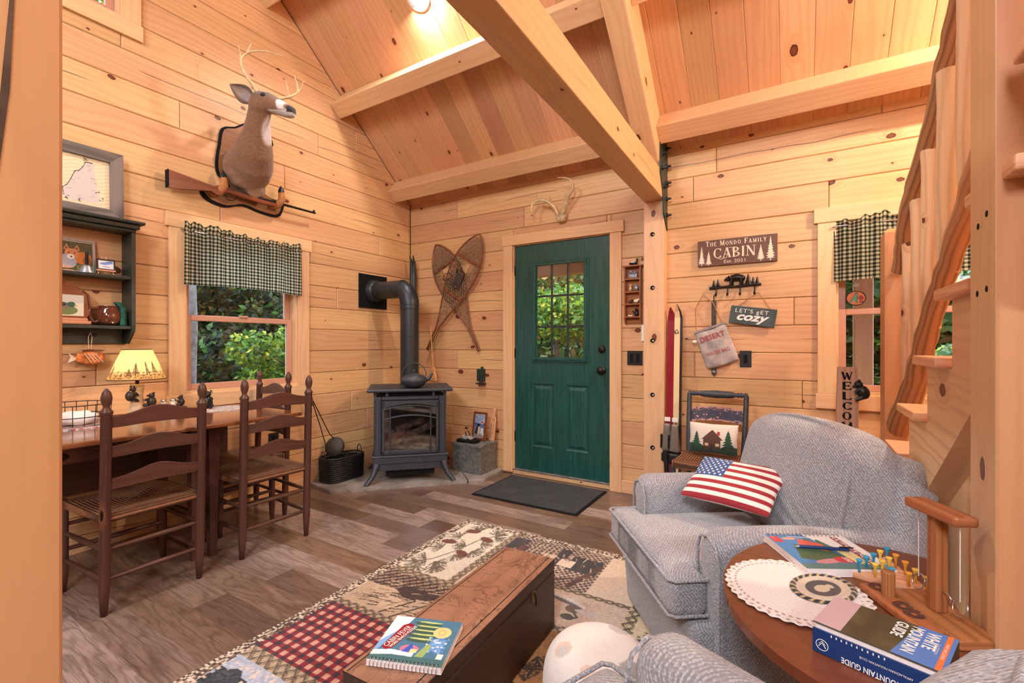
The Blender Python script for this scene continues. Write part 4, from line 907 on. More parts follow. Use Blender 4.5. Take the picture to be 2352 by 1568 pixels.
tl = m.n('BsdfTranslucent'); m.l(a.outputs[0], tl.inputs[0]); mx = m.n('MixShader'); mx.inputs[0].default_value = .68; m.l(m.b.outputs[0], mx.inputs[1]); m.l(tl.outputs[0], mx.inputs[2]); m.l(mx.outputs[0], m.t.nodes['Material Output'].inputs['Surface']); MT['gingham'] = m.m
valance('gingham_curtain', 'black and white gingham valance gathered across the window beside the deer', wl(-2.138, 1.575, 0), .85, .40, 0, 1)
valance('gingham_curtain', 'gingham valance drooping at one corner, on the window behind the stair', wb(3.672, 1.585, 0), .81, .385, 0, 5, sag=lambda t: .035*np.clip((t-.14)/.12, 0, 1)-.012)
# ---------------------------------------------------------------- drop-leaf table
tt = thing('drop_leaf_table', 'long dark drop-leaf wooden table standing along the window wall', 'table', (0, 0, 0))
TZ = .76; mb = MB(); mb.span((.42, -3.25, TZ-.022), (.862, -1.835, TZ), 'y'); o = mb.obj('tabletop', 'table', tt, .006, 2)
MB().span((.13, -3.25, TZ-.022), (.418, -1.835, TZ), 'y').obj('tabletop_leaf', 'table', tt, .006, 2)
MB().span((.10, -3.2, .36), (.122, -1.90, TZ-.024), 'y').obj('hanging_leaf', 'dark', tt, .004, 2)
MB().span((.18, -3.1, TZ-.12), (.20, -2.35, TZ-.022), 'y').obj('apron', 'dark', tt); MB().span((.60, -3.1, TZ-.13), (.62, -2.30, TZ-.022), 'y').obj('apron', 'dark', tt)
MB().span((.2, -2.32, TZ-.12), (.62, -2.30, TZ-.022), 'x').obj('end_apron', 'dark', tt)
def tleg(x, y):
    m = MB(); m.span((x-.027, y-.027, .56), (x+.027, y+.027, TZ-.022)); v = [(x-.026, y-.026, .56), (x+.026, y-.026, .56), (x+.026, y+.026, .56), (x-.026, y+.026, .56)]
    q = [(x-.017, y-.017, 0), (x+.017, y-.017, 0), (x+.017, y+.017, 0), (x-.017, y+.017, 0)]
    for i in range(4): j = (i+1) % 4; m.add([q[i], q[j], v[j], v[i]], [(0, 1, 2, 3)], [[(0, i*.05), (0, i*.05+.05), (.56, i*.05+.05), (.56, i*.05)]])
    m.quad(*q[::-1]); m.obj('leg', 'dark', tt)
for x, y in ((.685, -2.272), (.22, -2.33), (.60, -3.05), (.22, -3.05), (.66, -2.35)): tleg(x, y)
MB().span((.22, -2.345, .20), (.66, -2.325, .25), 'x').obj('gate_stretcher', 'dark', tt)
# ---------------------------------------------------------------- ladder-back chair
def ladder_chair(label, wn=.19, wf=.205, dp=.415, H=.99):
    t = thing('ladderback_chair', label, 'chair')       # origin between the back feet, seat extends to -x
    def post(y, front):
        m = MB(); x = -dp if front else 0.0
        if front: m.lathe([(.0001, 0), (.012, 0), (.0185, .10), (.019, .12), (.019, .43), (.014, .44), (.0001, .445)], 14, T(x, y, 0))
        else:
            m.lathe([(.0001, 0), (.013, 0), (.0195, .11), (.0205, .13), (.0205, H-.115), (.024, H-.11), (.024, H-.103), (.0135, H-.088), (.012, H-.08), (.019, H-.06), (.0205, H-.042), (.016, H-.02), (.006, H-.004), (.0001, H)], 18, T(x, y, 0) @ Matrix(((1, 0, .03, 0), (0, 1, 0, 0), (0, 0, 1, 0), (0, 0, 0, 1))))
        return m.obj('leg' if front else 'back_post', 'dark', t)
    for s in (-1, 1): post(s*wn, False); post(s*wf, True)
    for z in (.55, .69, .82):
        x0 = .03*z; n = 14; top = []; 
        m = MB(); Y = [-wn+.01+(2*wn-.02)*i/n for i in range(n+1)]; up = [.042+.04*math.exp(-((y)/(.1))**2)-.004*math.cos(y*40)*0 for y in Y]; lo = [.004*math.cos(y/wn*PI)+.0 for y in Y]
        bow = [.018*(1-(y/wn)**2) for y in Y]
        vs = []; 
        for i, y in enumerate(Y): vs += [(x0-.006+bow[i], y, z+lo[i]), (x0+.006+bow[i], y, z+lo[i]), (x0+.006+bow[i], y, z+up[i]), (x0-.006+bow[i], y, z+up[i])]
        fs = []; uv = []
        for i in range(n):
            for a in range(4): b = (a+1) % 4; fs.append((4*i+a, 4*i+b, 4*i+4+b, 4*i+4+a)); uv.append([(Y[i], a*.05), (Y[i], a*.05+.05), (Y[i+1], a*.05+.05), (Y[i+1], a*.05)])
        m.add(vs, fs, uv); m.obj('slat', 'dark', t, .002)
    for y in (-1, 1):
        for z in (.155, .285): MB().tube([(0, y*wn, z), (-dp/2, y*(wn+wf)/2, z), (-dp, y*wf, z)], [.009, .0125, .009], 10).obj('side_rung', 'dark', t)
    for z in (.155, .285): MB().tube([(.0, -wn, z+.0), (0, 0, z), (0, wn, z)], [.009, .012, .009], 10).obj('back_rung', 'dark', t)
    for z in (.2, .32): MB().tube([(-dp, -wf, z), (-dp, 0, z), (-dp, wf, z)], [.009, .013, .009], 10).obj('front_rung', 'dark', t)
    # rush seat: four triangles dipping to the middle
    n = 12; zs_ = .418; a = [(.012, -wn), (.012, wn), (-dp-.012, wf+.005), (-dp-.012, -wf-.005)]; m = MB(); cx, cy = -dp*.5, 0
    mb2 = MB(); Ms = T(cx, 0, 0)
    def seatp(w, p): wy = wn+(wf-wn)*(-p[0]*.5+.5)+.01; return (w[0], w[1]*wy, w[2]-.010*(1-abs(p[0]))*(1-abs(p[1])) if w[2] > 0 else w[2])
    m.rbox((0, 0, 0), (dp+.035, 2.0, .034), .016, 10, fn=seatp); o = m.obj('rush_seat', 'rush', t); o.location = (cx, 0, zs_)
    return t
ch = ladder_chair('nearest ladder-back chair, dark wood with a rush seat, at the table beside the big post'); ch['group'] = 'ladder-back chairs at the drop-leaf table'
ch.location = (.899, -2.623, 0); ch.rotation_euler = (0, 0, .02)
dup(ch, (.880, -2.019, 0), -.04, label='ladder-back chair at the table with its back towards the rug, nearer the stove')
dup(ch, (.285, -1.70, 0), PI/2-.05, label='ladder-back chair at the far table end below the window')
# ---------------------------------------------------------------- things on the table
TT = TZ+.001
lp = thing('bear_lamp', 'lit table lamp with pine tree shade and bears climbing its tree-trunk base', 'lamp', (.25, -2.462, TT))
MT['resin'] = plain('carved_resin_trunk', srgb(206, 178, 140), .5, noise=.25, nscale=40, bump=.4); MT['bear'] = plain('dark_bear_resin', srgb(52, 42, 38), .4, noise=.3, nscale=60, bump=.3)
MB().lathe([(.0001, 0), (.06, 0), (.055, .012), (.042, .03), (.033, .07), (.027, .12), (.030, .15), (.034, .19), (.0001, .19)], 12).obj('trunk_base', 'resin', lp)
def bear(name, M, s=1.0, parent=None, mat='bear', pose='sit'):
    m = MB(M @ SC(s, s, s)); 
    if pose == 'sit':
        m.ball((0, 0, .035), (.028, .025, .036)); m.ball((.004, 0, .078), (.019, .018, .018)); m.ball((.022, 0, .074), (.011, .009, .008))
        for y in (-1, 1): m.ball((-.004, y*.014, .095), .006); m.tube([(.012, y*.02, .055), (.035, y*.018, .045)], [.009, .007], 8); m.tube([(.012, y*.02, .015), (.045, y*.02, .01)], [.012, .009], 8)
    else:
        m.tube([(-.05, 0, .045), (-.02, 0, .052), (.025, 0, .048)], [.022, .027, .022], 12); m.ball((-.05, 0, .045), .022); m.ball((.045, 0, .045), (.018, .016, .016)); m.ball((.062, 0, .039), (.01, .008, .008))
        for y in (-1, 1):
            m.ball((.038, y*.012, .06), .006)
            for x in (-.045, .02): m.tube([(x, y*.014, .04), (x+(.006 if y > 0 else -.004), y*.016, .0)], [.012, .009], 8)
    return m.obj(name, mat, parent)
bear('climbing_bear', T(.03, .055, .055) @ RZ(-2.2) @ RY(-.1), .85, lp); bear('climbing_bear', T(.03, -.05, .10) @ RZ(1.9) @ RY(.3), .85, lp)
MB().tube([(0, 0, .175), (0, 0, .225)], .009, 10).obj('socket', 'bronze', lp)
m = NT('lit_shade_paper'); a = m.n('VertexColor'); a.layer_name = 'Col'; m.l(a.outputs[0], m.b.inputs['Base Color']); m.b.inputs['Roughness'].default_value = .8
tl = m.n('BsdfTranslucent'); m.l(a.outputs[0], tl.inputs[0]); mx = m.n('MixShader'); mx.inputs[0].default_value = .5; m.l(m.b.outputs[0], mx.inputs[1]); m.l(tl.outputs[0], mx.inputs[2]); m.l(mx.outputs[0], m.t.nodes['Material Output'].inputs['Surface']); MT['shade'] = m.m
c = Canvas(1.0, .17, 420, 72, (222, 200, 150)); c.rect(0, 0, 1, .03, (206, 158, 92), .6); c.speckle(0, 0, 1, .045, [(178, 120, 70), (214, 170, 110), (120, 84, 60)], .006, .5)
rr = random.Random(5)
for i in range(17):
    x_, y_, h_, q_ = i/17+rr.uniform(-.015, .015), rr.uniform(.012, .03), rr.uniform(.035, .085), rr.choice([(86, 66, 50), (120, 92, 60), (70, 58, 48)]); c.line([(x_, y_), (x_+rr.uniform(-.003, .003), y_+h_)], .0035, q_)
    if i % 3 != 2:
        for k in range(9): t_ = k/9; w_ = .017*(1-t_)+.002; yy = y_+h_*(.2+.8*t_); c.line([(x_-w_, yy-.004), (x_, yy+.002), (x_+w_, yy-.004)], .004, q_)
th = np.linspace(0, 2*PI, 420)[:, None]; h = np.linspace(0, 1, 72)[None, :]; R = .135-.066*h
P = np.stack([R*np.cos(th), R*np.sin(th), .22+.168*h+0*th], -1); gridmesh('lamp_shade', P, c.a, 'shade', lp)
MB().tube([(.135*math.cos(q), .135*math.sin(q), .22) for q in np.linspace(0, 2*PI, 41)[:-1]], .0028, 6, True).obj('shade_rim', 'bark_dark', lp)
MB().tube([(.069*math.cos(q), .069*math.sin(q), .388) for q in np.linspace(0, 2*PI, 33)[:-1]], .0025, 6, True).obj('shade_rim', 'bark_dark', lp)
o = lamp('bulb_light', 'POINT', (0, 0, .27), 14, (1, .78, .48), .028); o.parent = lp
MB().ball((0, 0, .262), (.027, .027, .034)).obj('bulb', plain('warm_bulb', (1, .8, .5, 1), .5, emit=6.0), lp)
wbk = thing('wire_basket', 'round dark wire basket on a braided mat at the lamp end of the table', 'basket', (.30, -2.745, TT+.006))
mb = MB()
def ring(r, z, t=.0028, n=28): return [(r*math.cos(q), r*math.sin(q), z) for q in np.linspace(0, 2*PI, n+1)[:-1]]
for r_, z in ((.135, .0), (.14, .045), (.145, .105)): MB().tube(ring(r_, z), .0025, 6, True).obj('wire_ring', 'bronze', wbk)
for i in range(20):
    q = 2*PI*i/20; MB().tube([(.0+.135*math.cos(q), .135*math.sin(q), 0), (.14*math.cos(q), .14*math.sin(q), .05), (.145*math.cos(q), .145*math.sin(q), .105)], .0018, 5).obj('upright_wire', 'bronze', wbk)
for s_ in (-1, 1):
    MB().tube([(.145*math.cos(s_*.8+q)*1.0+.012*math.cos(k), .145*math.sin(s_*.8+q)+.0, .118+.012*math.sin(k)) for q, k in ((0, x) for x in np.linspace(0, 2*PI, 14))], .002, 6).obj('loop_handle', 'bronze', wbk)
eg = thing('folded_napkin', 'crumpled white napkin lying inside the wire basket', 'napkin', (.30, -2.745, TT+.012)); MB().rbox((0, 0, .025), (.17, .15, .045), .018, 8, (0, 0, .01), fn=lambda w, p: (w[0], w[1], w[2]+.008*math.sin(w[0]*60)*math.cos(w[1]*50))).obj('napkin_cloth', 'linen', eg)
def braided_mat(name, label, loc, rx, ry, cols, cat='placemat', z=.006):
    t = thing(name, label, cat, loc); nu, nv = 220, 30; th = np.linspace(0, 2*PI, nu)[:, None]; r_ = np.linspace(0.02, 1, nv)[None, :]
    P = np.stack([rx*r_*np.cos(th), ry*r_*np.sin(th), z*(.55+.45*np.abs(np.sin(r_*PI*6)))*np.ones_like(th)-.004*(r_ > .98)], -1)
    k = (np.floor(th*14+r_*30*((np.floor(r_*6) % 2)*2-1))).astype(int); hsh = (k*7919+np.floor(r_*6).astype(int)*104729) % 1009
    C = np.array(cols)[hsh % len(cols)]/255; gridmesh('braid', P, C, 'rug', t); return t
MC = [(196, 92, 84), (226, 210, 196), (150, 160, 172), (206, 150, 138), (88, 76, 80)]
braided_mat('braided_mat', 'red and grey braided mat under the wire basket', (.32, -2.735, TT), .16, .20, MC)
braided_mat('braided_mat', 'braided mat with red and teal rows in front of the window', (.30, -2.03, TT), .13, .13, [(206, 112, 100), (226, 214, 200), (96, 150, 156), (190, 186, 190), (214, 190, 160)])
tr_ = thing('wooden_stand', 'little wooden tray on the table carrying two glass shakers and a bear', 'tray', (.17, -2.26, TT)); MB().rbox((0, 0, .02), (.07, .15, .022), .008).obj('tray_board', 'dark', tr_); MB().tube([(0, -.07, .03), (0, -.09, .045)], [.007, .004], 8).obj('end_twig', 'dark', tr_)
MT['jar'] = plain('shaker_glass', srgb(214, 200, 188), .08, coat=1.0)
for i, (yy, lb) in enumerate(((-2.302, 'glass shaker with a steel cap nearer the lamp'), (-2.251, 'glass shaker with a steel cap beside the seated bear'))):
    s_ = thing('glass_shaker', lb, 'shaker', (.17, yy, TT+.032)); MB().lathe([(.0001, 0), (.016, 0), (.018, .01), (.015, .034), (.0001, .034)], 14).obj('jar_body', 'jar', s_); MB().lathe([(.0155, .034), (.0155, .044), (.01, .05), (.0001, .051)], 14).obj('cap', 'steel', s_)
bb = thing('bear_figurine', 'small dark bear figurine seated on the shaker tray', 'figurine', (.17, -2.205, TT+.032)); bear('bear_body', RZ(-PI*.6), .68, bb)
b2 = thing('bear_figurine', 'black bear figurine holding a pale branch on the mat before the window', 'figurine', (.24, -2.085, TT+.006)); bear('bear_body', RZ(-.6), 1.15, b2, 'black'); MB().tube([(0, .03, .10), (.02, -.05, .13), (.02, -.11, .115)], [.006, .005, .003], 8).tube([(0.02, -.05, .13), (.03, -.10, .145)], [.004, .002], 6).obj('branch', 'antler', b2)
ot = thing('wall_outlet', 'black outlet plate on the wall under the window behind the chairs', 'outlet', M=wl(-1.50, .43, .001)); MB().span((-.04, -.06, 0), (.04, .06, .008)).obj('plate_cover', 'black', ot, .002); MB().span((-.016, .006, .008), (.016, .034, .011)).obj('socket', 'flat_black', ot); MB().span((-.016, -.034, .008), (.016, -.006, .011)).obj('socket', 'flat_black', ot)
# ================================================================== HEARTH CORNER AND DOOR WALL
HZ = .032
he = thing('stone_hearth', 'low corner hearth of bluestone slabs under the stove', 'hearth', (0, 0, 0))
def slab_poly(name, pts, rough=(), seed=0, h=HZ):
    r = random.Random(seed); P = []
    for i, p in enumerate(pts):
        q = pts[(i+1) % len(pts)]; P.append(p)
        if i in rough:
            n = 34; dx, dy = q[0]-p[0], q[1]-p[1]; L = math.hypot(dx, dy)
            for k in range(1, n): t = k/n; e = r.uniform(-.012, .005); P.append((p[0]+dx*t+dy/L*e, p[1]+dy*t-dx/L*e))
    m = MB(); n = len(P); cx = sum(p[0] for p in P)/n; cy = sum(p[1] for p in P)/n
    vs = []
    for z, s in ((0, .99), (h*.5, 1.0), (h-.006, 1.0), (h, .992)):
        for i, (x, y) in enumerate(P):
            e = r.uniform(-.004, .004) if rough else 0; vs.append((cx+(x-cx)*s+e, cy+(y-cy)*s+e, z))
    fs = [(l*n+i, l*n+(i+1) % n, (l+1)*n+(i+1) % n, (l+1)*n+i) for l in range(3) for i in range(n)]+[tuple(range(3*n, 4*n))]
    m.add(vs, fs, [[(vs[j][0], vs[j][1]) for j in f] for f in fs]); return m.obj(name, 'stone', he)
slab_poly('slab', [(.002, -1.205), (.334, -1.248), (.30, -.99), (.002, -.94)], (), 1, HZ-.001)
slab_poly('slab', [(.338, -1.25), (1.10, -.46), (.86, -.25), (.002, -.25), (.002, -.936), (.306, -.988)], (0,), 2)
slab_poly('slab', [(1.108, -.455), (1.205, -.36), (1.166, -.02), (.84, -.02), (.864, -.248)], (), 3, HZ-.001)
slab_poly('slab', [(.002, -.246), (.836, -.246), (.836, -.02), (.002, -.02)], (), 4, HZ-.001)
# gas stove, front faces (1,-1)
stv = thing('cast_iron_stove', 'grey cast-iron gas stove with arched glass front and ceramic logs', 'stove', (.72, -.745, HZ), PI/4)
# local: x to the right along the front, y backwards, z up ; front plane y=0
def sv(name, mb, mat='iron', bv=.004, par=None): return mb.obj(name, mat, par or stv, bv, 2)
sv('top_plate', MB().span((-.35, -.05, .75), (.35, .50, .778), 'x'), bv=.012)
for i in range(13): 
    if i not in (6,): MB().span((-.27+i*.022, .02, .778), (-.257+i*.022, .26, .782)).obj('top_grille_bar', 'iron', stv, .002)
W2_ = .295
body = MB(); body.span((-W2_, .0, .225), (-.235, .46, .71)); body.span((.235, .0, .225), (W2_, .46, .71)); body.span((-.235, .44, .225), (.235, .46, .71)); body.span((-.235, .0, .225), (.235, .46, .235)); body.span((-.235, .01, .68), (.235, .46, .71))
sv('body', body, bv=.006)
for s in (-1, 1):
    for x in (.245, .285): MB().span((s*x-.005, -.006, .24), (s*x+.005, .003, .70)).obj('corner_rib', 'iron', stv, .003, 2)
sv('vent_recess', MB().span((-.25, .02, .71), (.25, .46, .751)), 'flat_black', 0)
for x in (-.285, -.19, .19, .285): sv('vent_post', MB().span((x-.012, .0, .71), (x+.012, .03, .751)), bv=.002)
sv('base_ledge', MB().span((-.315, -.02, .205), (.315, .47, .226), 'x').span((-.305, -.01, .155), (.305, .46, .205), 'x'), bv=.006)
sv('apron', MB().span((-.262, .0, .098), (.262, .02, .155), 'x'), bv=.003); sv('lower_box', MB().span((-.20, .03, .045), (.20, .30, .155), 'x'), 'flat_black', .003)
for s in (-1, 1):
    for y, f in ((.0, -1), (.44, 1)):
        MB().tube([(s*.275, y+.01, .155), (s*.282, y+f*.005, .12), (s*.305, y+f*.025, .06), (s*.345, y+f*.05, .012), (s*.352, y+f*.055, 0)], [.032, .028, .02, .018, .022], 10).obj('leg', 'iron', stv)
# glass door with arched rails
dr_ = MB(); w, z0, z1 = .232, .236, .678
dr_.span((-w, -.012, z0), (w, .004, z0+.03)); dr_.span((-w, -.012, z0), (-w+.022, .004, z1)); dr_.span((w-.022, -.012, z0), (w, .004, z1))
def archz(x, zc, d=.03): return zc-d*(x/.21)**2
top = [(-w, z1), (w, z1)]; bot = [(x, archz(x, .650)) for x in np.linspace(w-.0, -w, 17)]
dr_.prism([(x, z) for x, z in bot+[(-w, z1), (w, z1)]], 0, .016, 'x', frame((0, .004, 0), (1, 0, 0), (0, 0, 1), (0, -1, 0)))
sd = sv('front_frame', dr_, bv=.003)
for zc in (.637, .555): MB().tube([(x, -.016, archz(x, zc)) for x in np.linspace(-.212, .212, 17)], .0065, 8).obj('arched_bar', 'iron', stv)
for x in (-.165, .165): MB().tube([(x, -.017, z0+.015), (x, -.017, archz(x, .637))], .0065, 8).obj('upright_bar', 'iron', stv)
m = NT('smoked_stove_glass'); m.b.inputs['Base Color'].default_value = (.02, .02, .02, 1); tr = m.n('BsdfTransparent'); tr.inputs[0].default_value = (.72, .72, .74, 1); gs = m.n('BsdfGlossy'); gs.inputs['Roughness'].default_value = .04
mx = m.n('MixShader'); mx.inputs[0].default_value = .12; m.l(tr.outputs[0], mx.inputs[1]); m.l(gs.outputs[0], mx.inputs[2]); m.l(mx.outputs[0], m.t.nodes['Material Output'].inputs['Surface']); MT['smoke'] = m.m
MB().span((-.213, -.002, z0+.025), (.213, .001, .66)).obj('glass_pane', 'smoke', stv)
MB().span((-.234, .29, .236), (.234, .318, .66)).span((-.234, .01, .236), (.234, .30, .27)).obj('firebox', plain('firebox_grey', srgb(70, 70, 74), .8), stv)
MT['ceramic'] = plain('ceramic_log', srgb(150, 128, 112), .9, noise=.5, nscale=22, bump=.8)
def logt(a, b, r0, seed, par=stv, mat='ceramic', name='ceramic_log', n=10, nn=8, wob=.12, r1=None):
    r = random.Random(seed); a, b = Vector(a), Vector(b); P = []; R = []
    for i in range(nn+1):
        t = i/nn; P.append(a.lerp(b, t)+Vector((r.uniform(-1, 1), r.uniform(-1, 1), r.uniform(-1, 1)))*r0*wob); R.append((r0+((r1 or r0)-r0)*t)*r.uniform(1-wob, 1+wob))
    return MB().tube(P, R, n).obj(name, mat, par)
logt((-.19, .12, .30), (.18, .16, .31), .032, 1); logt((-.19, .20, .33), (.05, .24, .36), .042, 2); logt((.0, .23, .34), (.2, .16, .45), .035, 3); logt((-.2, .08, .30), (-.06, .14, .41), .025, 4); logt((-.02, .12, .33), (.19, .10, .33), .024, 5); logt((-.12, .2, .40), (.12, .22, .47), .03, 6)
MB().rbox((0, .13, .275), (.42, .2, .03), .012, 14, fn=lambda w, p: (w[0], w[1], w[2]+.008*math.sin(w[0]*90)*math.cos(w[1]*80))).obj('ember_bed', 'ceramic', stv)
# stovepipe
sp_ = thing('stovepipe', 'black stovepipe rising behind the stove and elbowing into a square wall plate', 'pipe', (.472, -.50, .80))
pr_ = [(0, 0, 0), (0, 0, .72), (0, 0, .775), (-.035, 0, .855), (-.115, 0, .885), (-.455, 0, .885)]
MB().tube(pr_[:2], .082, 28).obj('vertical_pipe', 'pipe', sp_); MB().tube([(0, 0, .70), (0, 0, .765), (-.02, 0, .825)], [.084]*3, 28, cap=False).obj('elbow_section', 'pipe', sp_)
MB().tube([(0, 0, .765), (-.012, 0, .812), (-.045, 0, .86), (-.09, 0, .885)], .0835, 28, cap=False).obj('elbow_section', 'pipe', sp_)
MB().tube([(-.07, 0, .885), (-.45, 0, .885)], .082, 28).obj('horizontal_pipe', 'pipe', sp_)
for z in (.45, .70, .735): MB().tube(ring(.0845, z, n=28), .0025, 6, True).obj('seam_ring', 'pipe', sp_)
MB().span((-.471, -.18, .72), (-.462, .165, 1.04)).obj('wall_plate', 'flat_black', sp_, .002); MB().lathe([(.11, 0), (.11, .015), (.098, .03), (.098, .05), (.082, .055)], 30, T(-.462, 0, .885) @ RY(PI/2)).obj('collar', 'pipe', sp_)
# kettle
kt = thing('cast_iron_kettle', 'black cast-iron kettle with a hoop handle on top of the stove', 'kettle', (.708, -.69, HZ+.783), PI/4)
MB().lathe([(.0001, 0), (.06, .0), (.085, .015), (.105, .045), (.108, .06), (.102, .082), (.08, .10), (.05, .108), (.0001, .11)], 32).obj('body', 'iron', kt)
MB().lathe([(.052, .105), (.045, .112), (.015, .118), (.006, .12), (.005, .128), (.012, .136), (.009, .145), (.0001, .147)], 24).obj('lid', 'iron', kt)
MB().tube([(.085, 0, .055), (.125, 0, .07), (.142, 0, .10), (.152, 0, .115)], [.022, .017, .011, .009], 12).obj('spout', 'iron', kt)
MB().tube([(-.095, 0, .09)]+[(.1*math.cos(q), 0, .105+.10*math.sin(q)) for q in np.linspace(PI, 0, 15)]+[(.095, 0, .09)], .0035, 8).obj('handle', 'iron', kt)
# skis standing in the corner
ks = thing('old_skis', 'pair of dark green ski tips standing in the corner behind the stovepipe', 'skis', (.10, -.10, 0))
for i, dx in enumerate((0, .05)): MB().tube([(dx*.8, -.02*i, HZ), (dx*.7, 0, 1.0), (dx*.5, .03, 1.88), (dx*.6, .02, 2.0), (dx*.9, -.01, 2.08)], [.02, .022, .022, .017, .005], 8, flat=.22, up=(1, -1, 0)).obj('ski', 'green', ks)
hb_ = thing('hearth_broom', 'tan hearth broom head and stick hanging behind the kettle beside the stovepipe', 'broom', M=wb(.42, .90, .12) @ RZ(.05)); MT['straw'] = plain('straw', srgb(204, 150, 96), .9, noise=.3, nscale=70, bump=.5)
MB().tube([(0, .03, 0), (-.01, .45, 0)], .006, 8).obj('handle', 'straw', hb_); MB().rbox((0, -.02, 0), (.07, .14, .03), .012, 5, fn=lambda w, p: (w[0]*(1-.35*p[1]), w[1], w[2])).obj('bristle_head', 'straw', hb_)
# basket and popper
MT['wick'] = plain('black_wicker', srgb(30, 30, 32), .45, noise=.3, nscale=50)
bk = thing('wicker_basket', 'black woven oval basket with two ring handles on the hearth slab by the wall', 'basket', (.155, -.985, HZ), PI/2-.05)
def sup(q, a, b, e=.55): c, s = math.cos(q), math.sin(q); return (a*math.copysign(abs(c)**e, c), b*math.copysign(abs(s)**e, s))
nw = 56
for row in range(11):
    z = .012+row*.0165; k = 1+.04*row/10; pts = []
    for i in range(nw): x, y = sup(2*PI*i/nw, .17*k, .095*k); w_ = 1+.03*(1 if (i+row) % 2 else -1); pts.append((x*w_, y*w_, z))
    MB().tube(pts, .0085, 6, True, flat=1).obj('woven_row', 'wick', bk)
MB().prism([sup(q, .165, .09) for q in np.linspace(0, 2*PI, 40)[:-1]], 0, .012).obj('bottom', 'wick', bk); MB().tube([(*sup(q, .18, .103), .198) for q in np.linspace(0, 2*PI, 60)[:-1]], .009, 8, True).obj('rim', 'wick', bk)
for s in (-1, 1): MB().tube([(s*.178, .03*math.cos(q), .20+.06*math.sin(q)) for q in np.linspace(0, PI, 12)], .004, 8).obj('handle', 'wick', bk)
pk = thing('kindling_tin', 'dark round tin lying inside the black wicker basket', 'tin', (.155, -1.04, HZ+.10)); MB().lathe([(.0001, 0), (.05, 0), (.05, .07), (.04, .085), (.0001, .088)], 20, RX(.9)).obj('tin_body', 'black', pk); MB().ball((0, -.075, .06), .012).obj('knob', 'steel', pk)
pop = thing('popcorn_popper', 'long-handled wire popcorn popper leaning on the wall out of the black basket', 'popper', (0, 0, 0))
MB().lathe([(.0001, 0), (.08, .0), (.085, .02), (.08, .045), (.0001, .05)], 24, T(.13, -1.02, .30) @ RX(1.2) @ RY(.2)).obj('mesh_pan', plain('dark_wire_mesh', srgb(66, 58, 54), .6, noise=.5, nscale=200), pop)
MB().tube([(.12, -1.255, .74), (.12, -1.17, .50), (.12, -1.12, .34), (.12, -1.12, .28)], .004, 6).tube([(.12, -1.25, .74), (.12, -1.08, .42), (.12, -1.03, .37), (.13, -.96, .35)], .004, 6).obj('wire_handle', 'black', pop, kind='stuff'); MB().tube([(.12, -1.27, .80), (.12, -1.24, .68)], .011, 8).obj('grip', 'dark', pop)
# galvanized box and what stands on it
gb = thing('galvanized_box', 'grey galvanized metal milk box with a hinged lid on the hearth end', 'box', (.955, -.165, HZ), .03)
MB().span((-.155, -.13, 0), (.155, .13, .235)).obj('box_body', 'galv', gb, .004, 2); MB().span((-.163, -.138, .228), (.163, .136, .258)).obj('lid', 'galv', gb, .006, 2); MB().tube([(-.01, -.139, .235), (-.012, -.145, .20), (.0, -.147, .19), (.012, -.145, .20), (.01, -.139, .235)], .003, 6).obj('hasp', 'galv', gb)
BZ = HZ+.2585
c = Canvas(.15, .21, 90, 126, (150, 170, 206)); c.rect(0, 0, .15, .12, (104, 128, 160)); c.rect(0, .0, .15, .05, (150, 146, 150)); c.rect(0, .115, .15, .135, (70, 100, 150)); c.speckle(0, .13, .15, .21, [(170, 184, 214), (150, 168, 208), (196, 204, 220)], .02, .5)
c.poly([(.0, .02), (.035, .10), (.05, .11), (.06, .03)], (52, 40, 44)); c.poly([(.05, .03), (.055, .105), (.08, .105), (.085, .02)], (226, 196, 164)); c.ell(.058, .115, .02, .016, (40, 32, 34)); c.ell(.108, .135, .014, .015, (206, 150, 134)); c.rect(.094, .14, .124, .152, (190, 60, 60)); c.poly([(.09, .02), (.092, .09), (.128, .09), (.14, .02)], (226, 226, 234)); c.speckle(0, 0, .15, .04, [(120, 104, 96), (176, 160, 150)], .012, .6)
framed('framed_photo', 'framed photo of two people by water leaning on the wall above the metal box', .185, .255, .014, .018, 'gun', c, wb(.875, BZ, .085) @ RX(-.16) @ RY(-.25))
pb = thing('wooden_paddle', 'narrow pale wooden paddle board with small black writing leaning beside the framed photo', 'board', M=wb(1.075, BZ, .055) @ RX(-.10) @ RZ(-.06) @ RY(-.3))
MB().prism([(-.033, 0), (.033, 0), (.033, .19), (.012, .225), (.012, .265), (.016, .285), (0, .298), (-.016, .285), (-.012, .265), (-.012, .225), (-.033, .19)], 0, .012, 'y').obj('paddle_board', 'tread', pb, .002)
for i in range(13): MB().span((-.026, .02+i*.0105, .012), (-.026+.03*random.uniform(.6, 1), .024+i*.0105, .0125)).obj('lettering', 'flat_black', pb)
text('lettering', 'WE', .030, .012, T(-.015, .185, .0122), 'flat_black', pb)
for i, ch_ in enumerate('RULES'): text('lettering', ch_, .008, .008, T(.014, .14-.02*i, .0122), 'flat_black', pb)
sb_ = thing('slate_block', 'dark slate block with a grey stone figure in front of the framed photo', 'figurine', (.93, -.225, BZ), .1)
MB().rbox((0, 0, .014), (.20, .10, .028), .008, 6, fn=lambda w, p: (w[0]+.004*math.sin(w[1]*90), w[1]+.004*math.sin(w[0]*70), w[2])).obj('base', 'flat_black', sb_); MB().rbox((.0, 0, .04), (.13, .07, .03), .014, 8, fn=lambda w, p: (w[0], w[1], w[2]*(1-.4*p[0])+.006*math.sin(w[0]*110))).obj('stone', 'stone', sb_); MB().tube([(-.02, 0, .05), (-.03, 0, .09), (.0, 0, .10), (.02, 0, .06)], .004, 8).obj('hook_loop', 'flat_black', sb_)
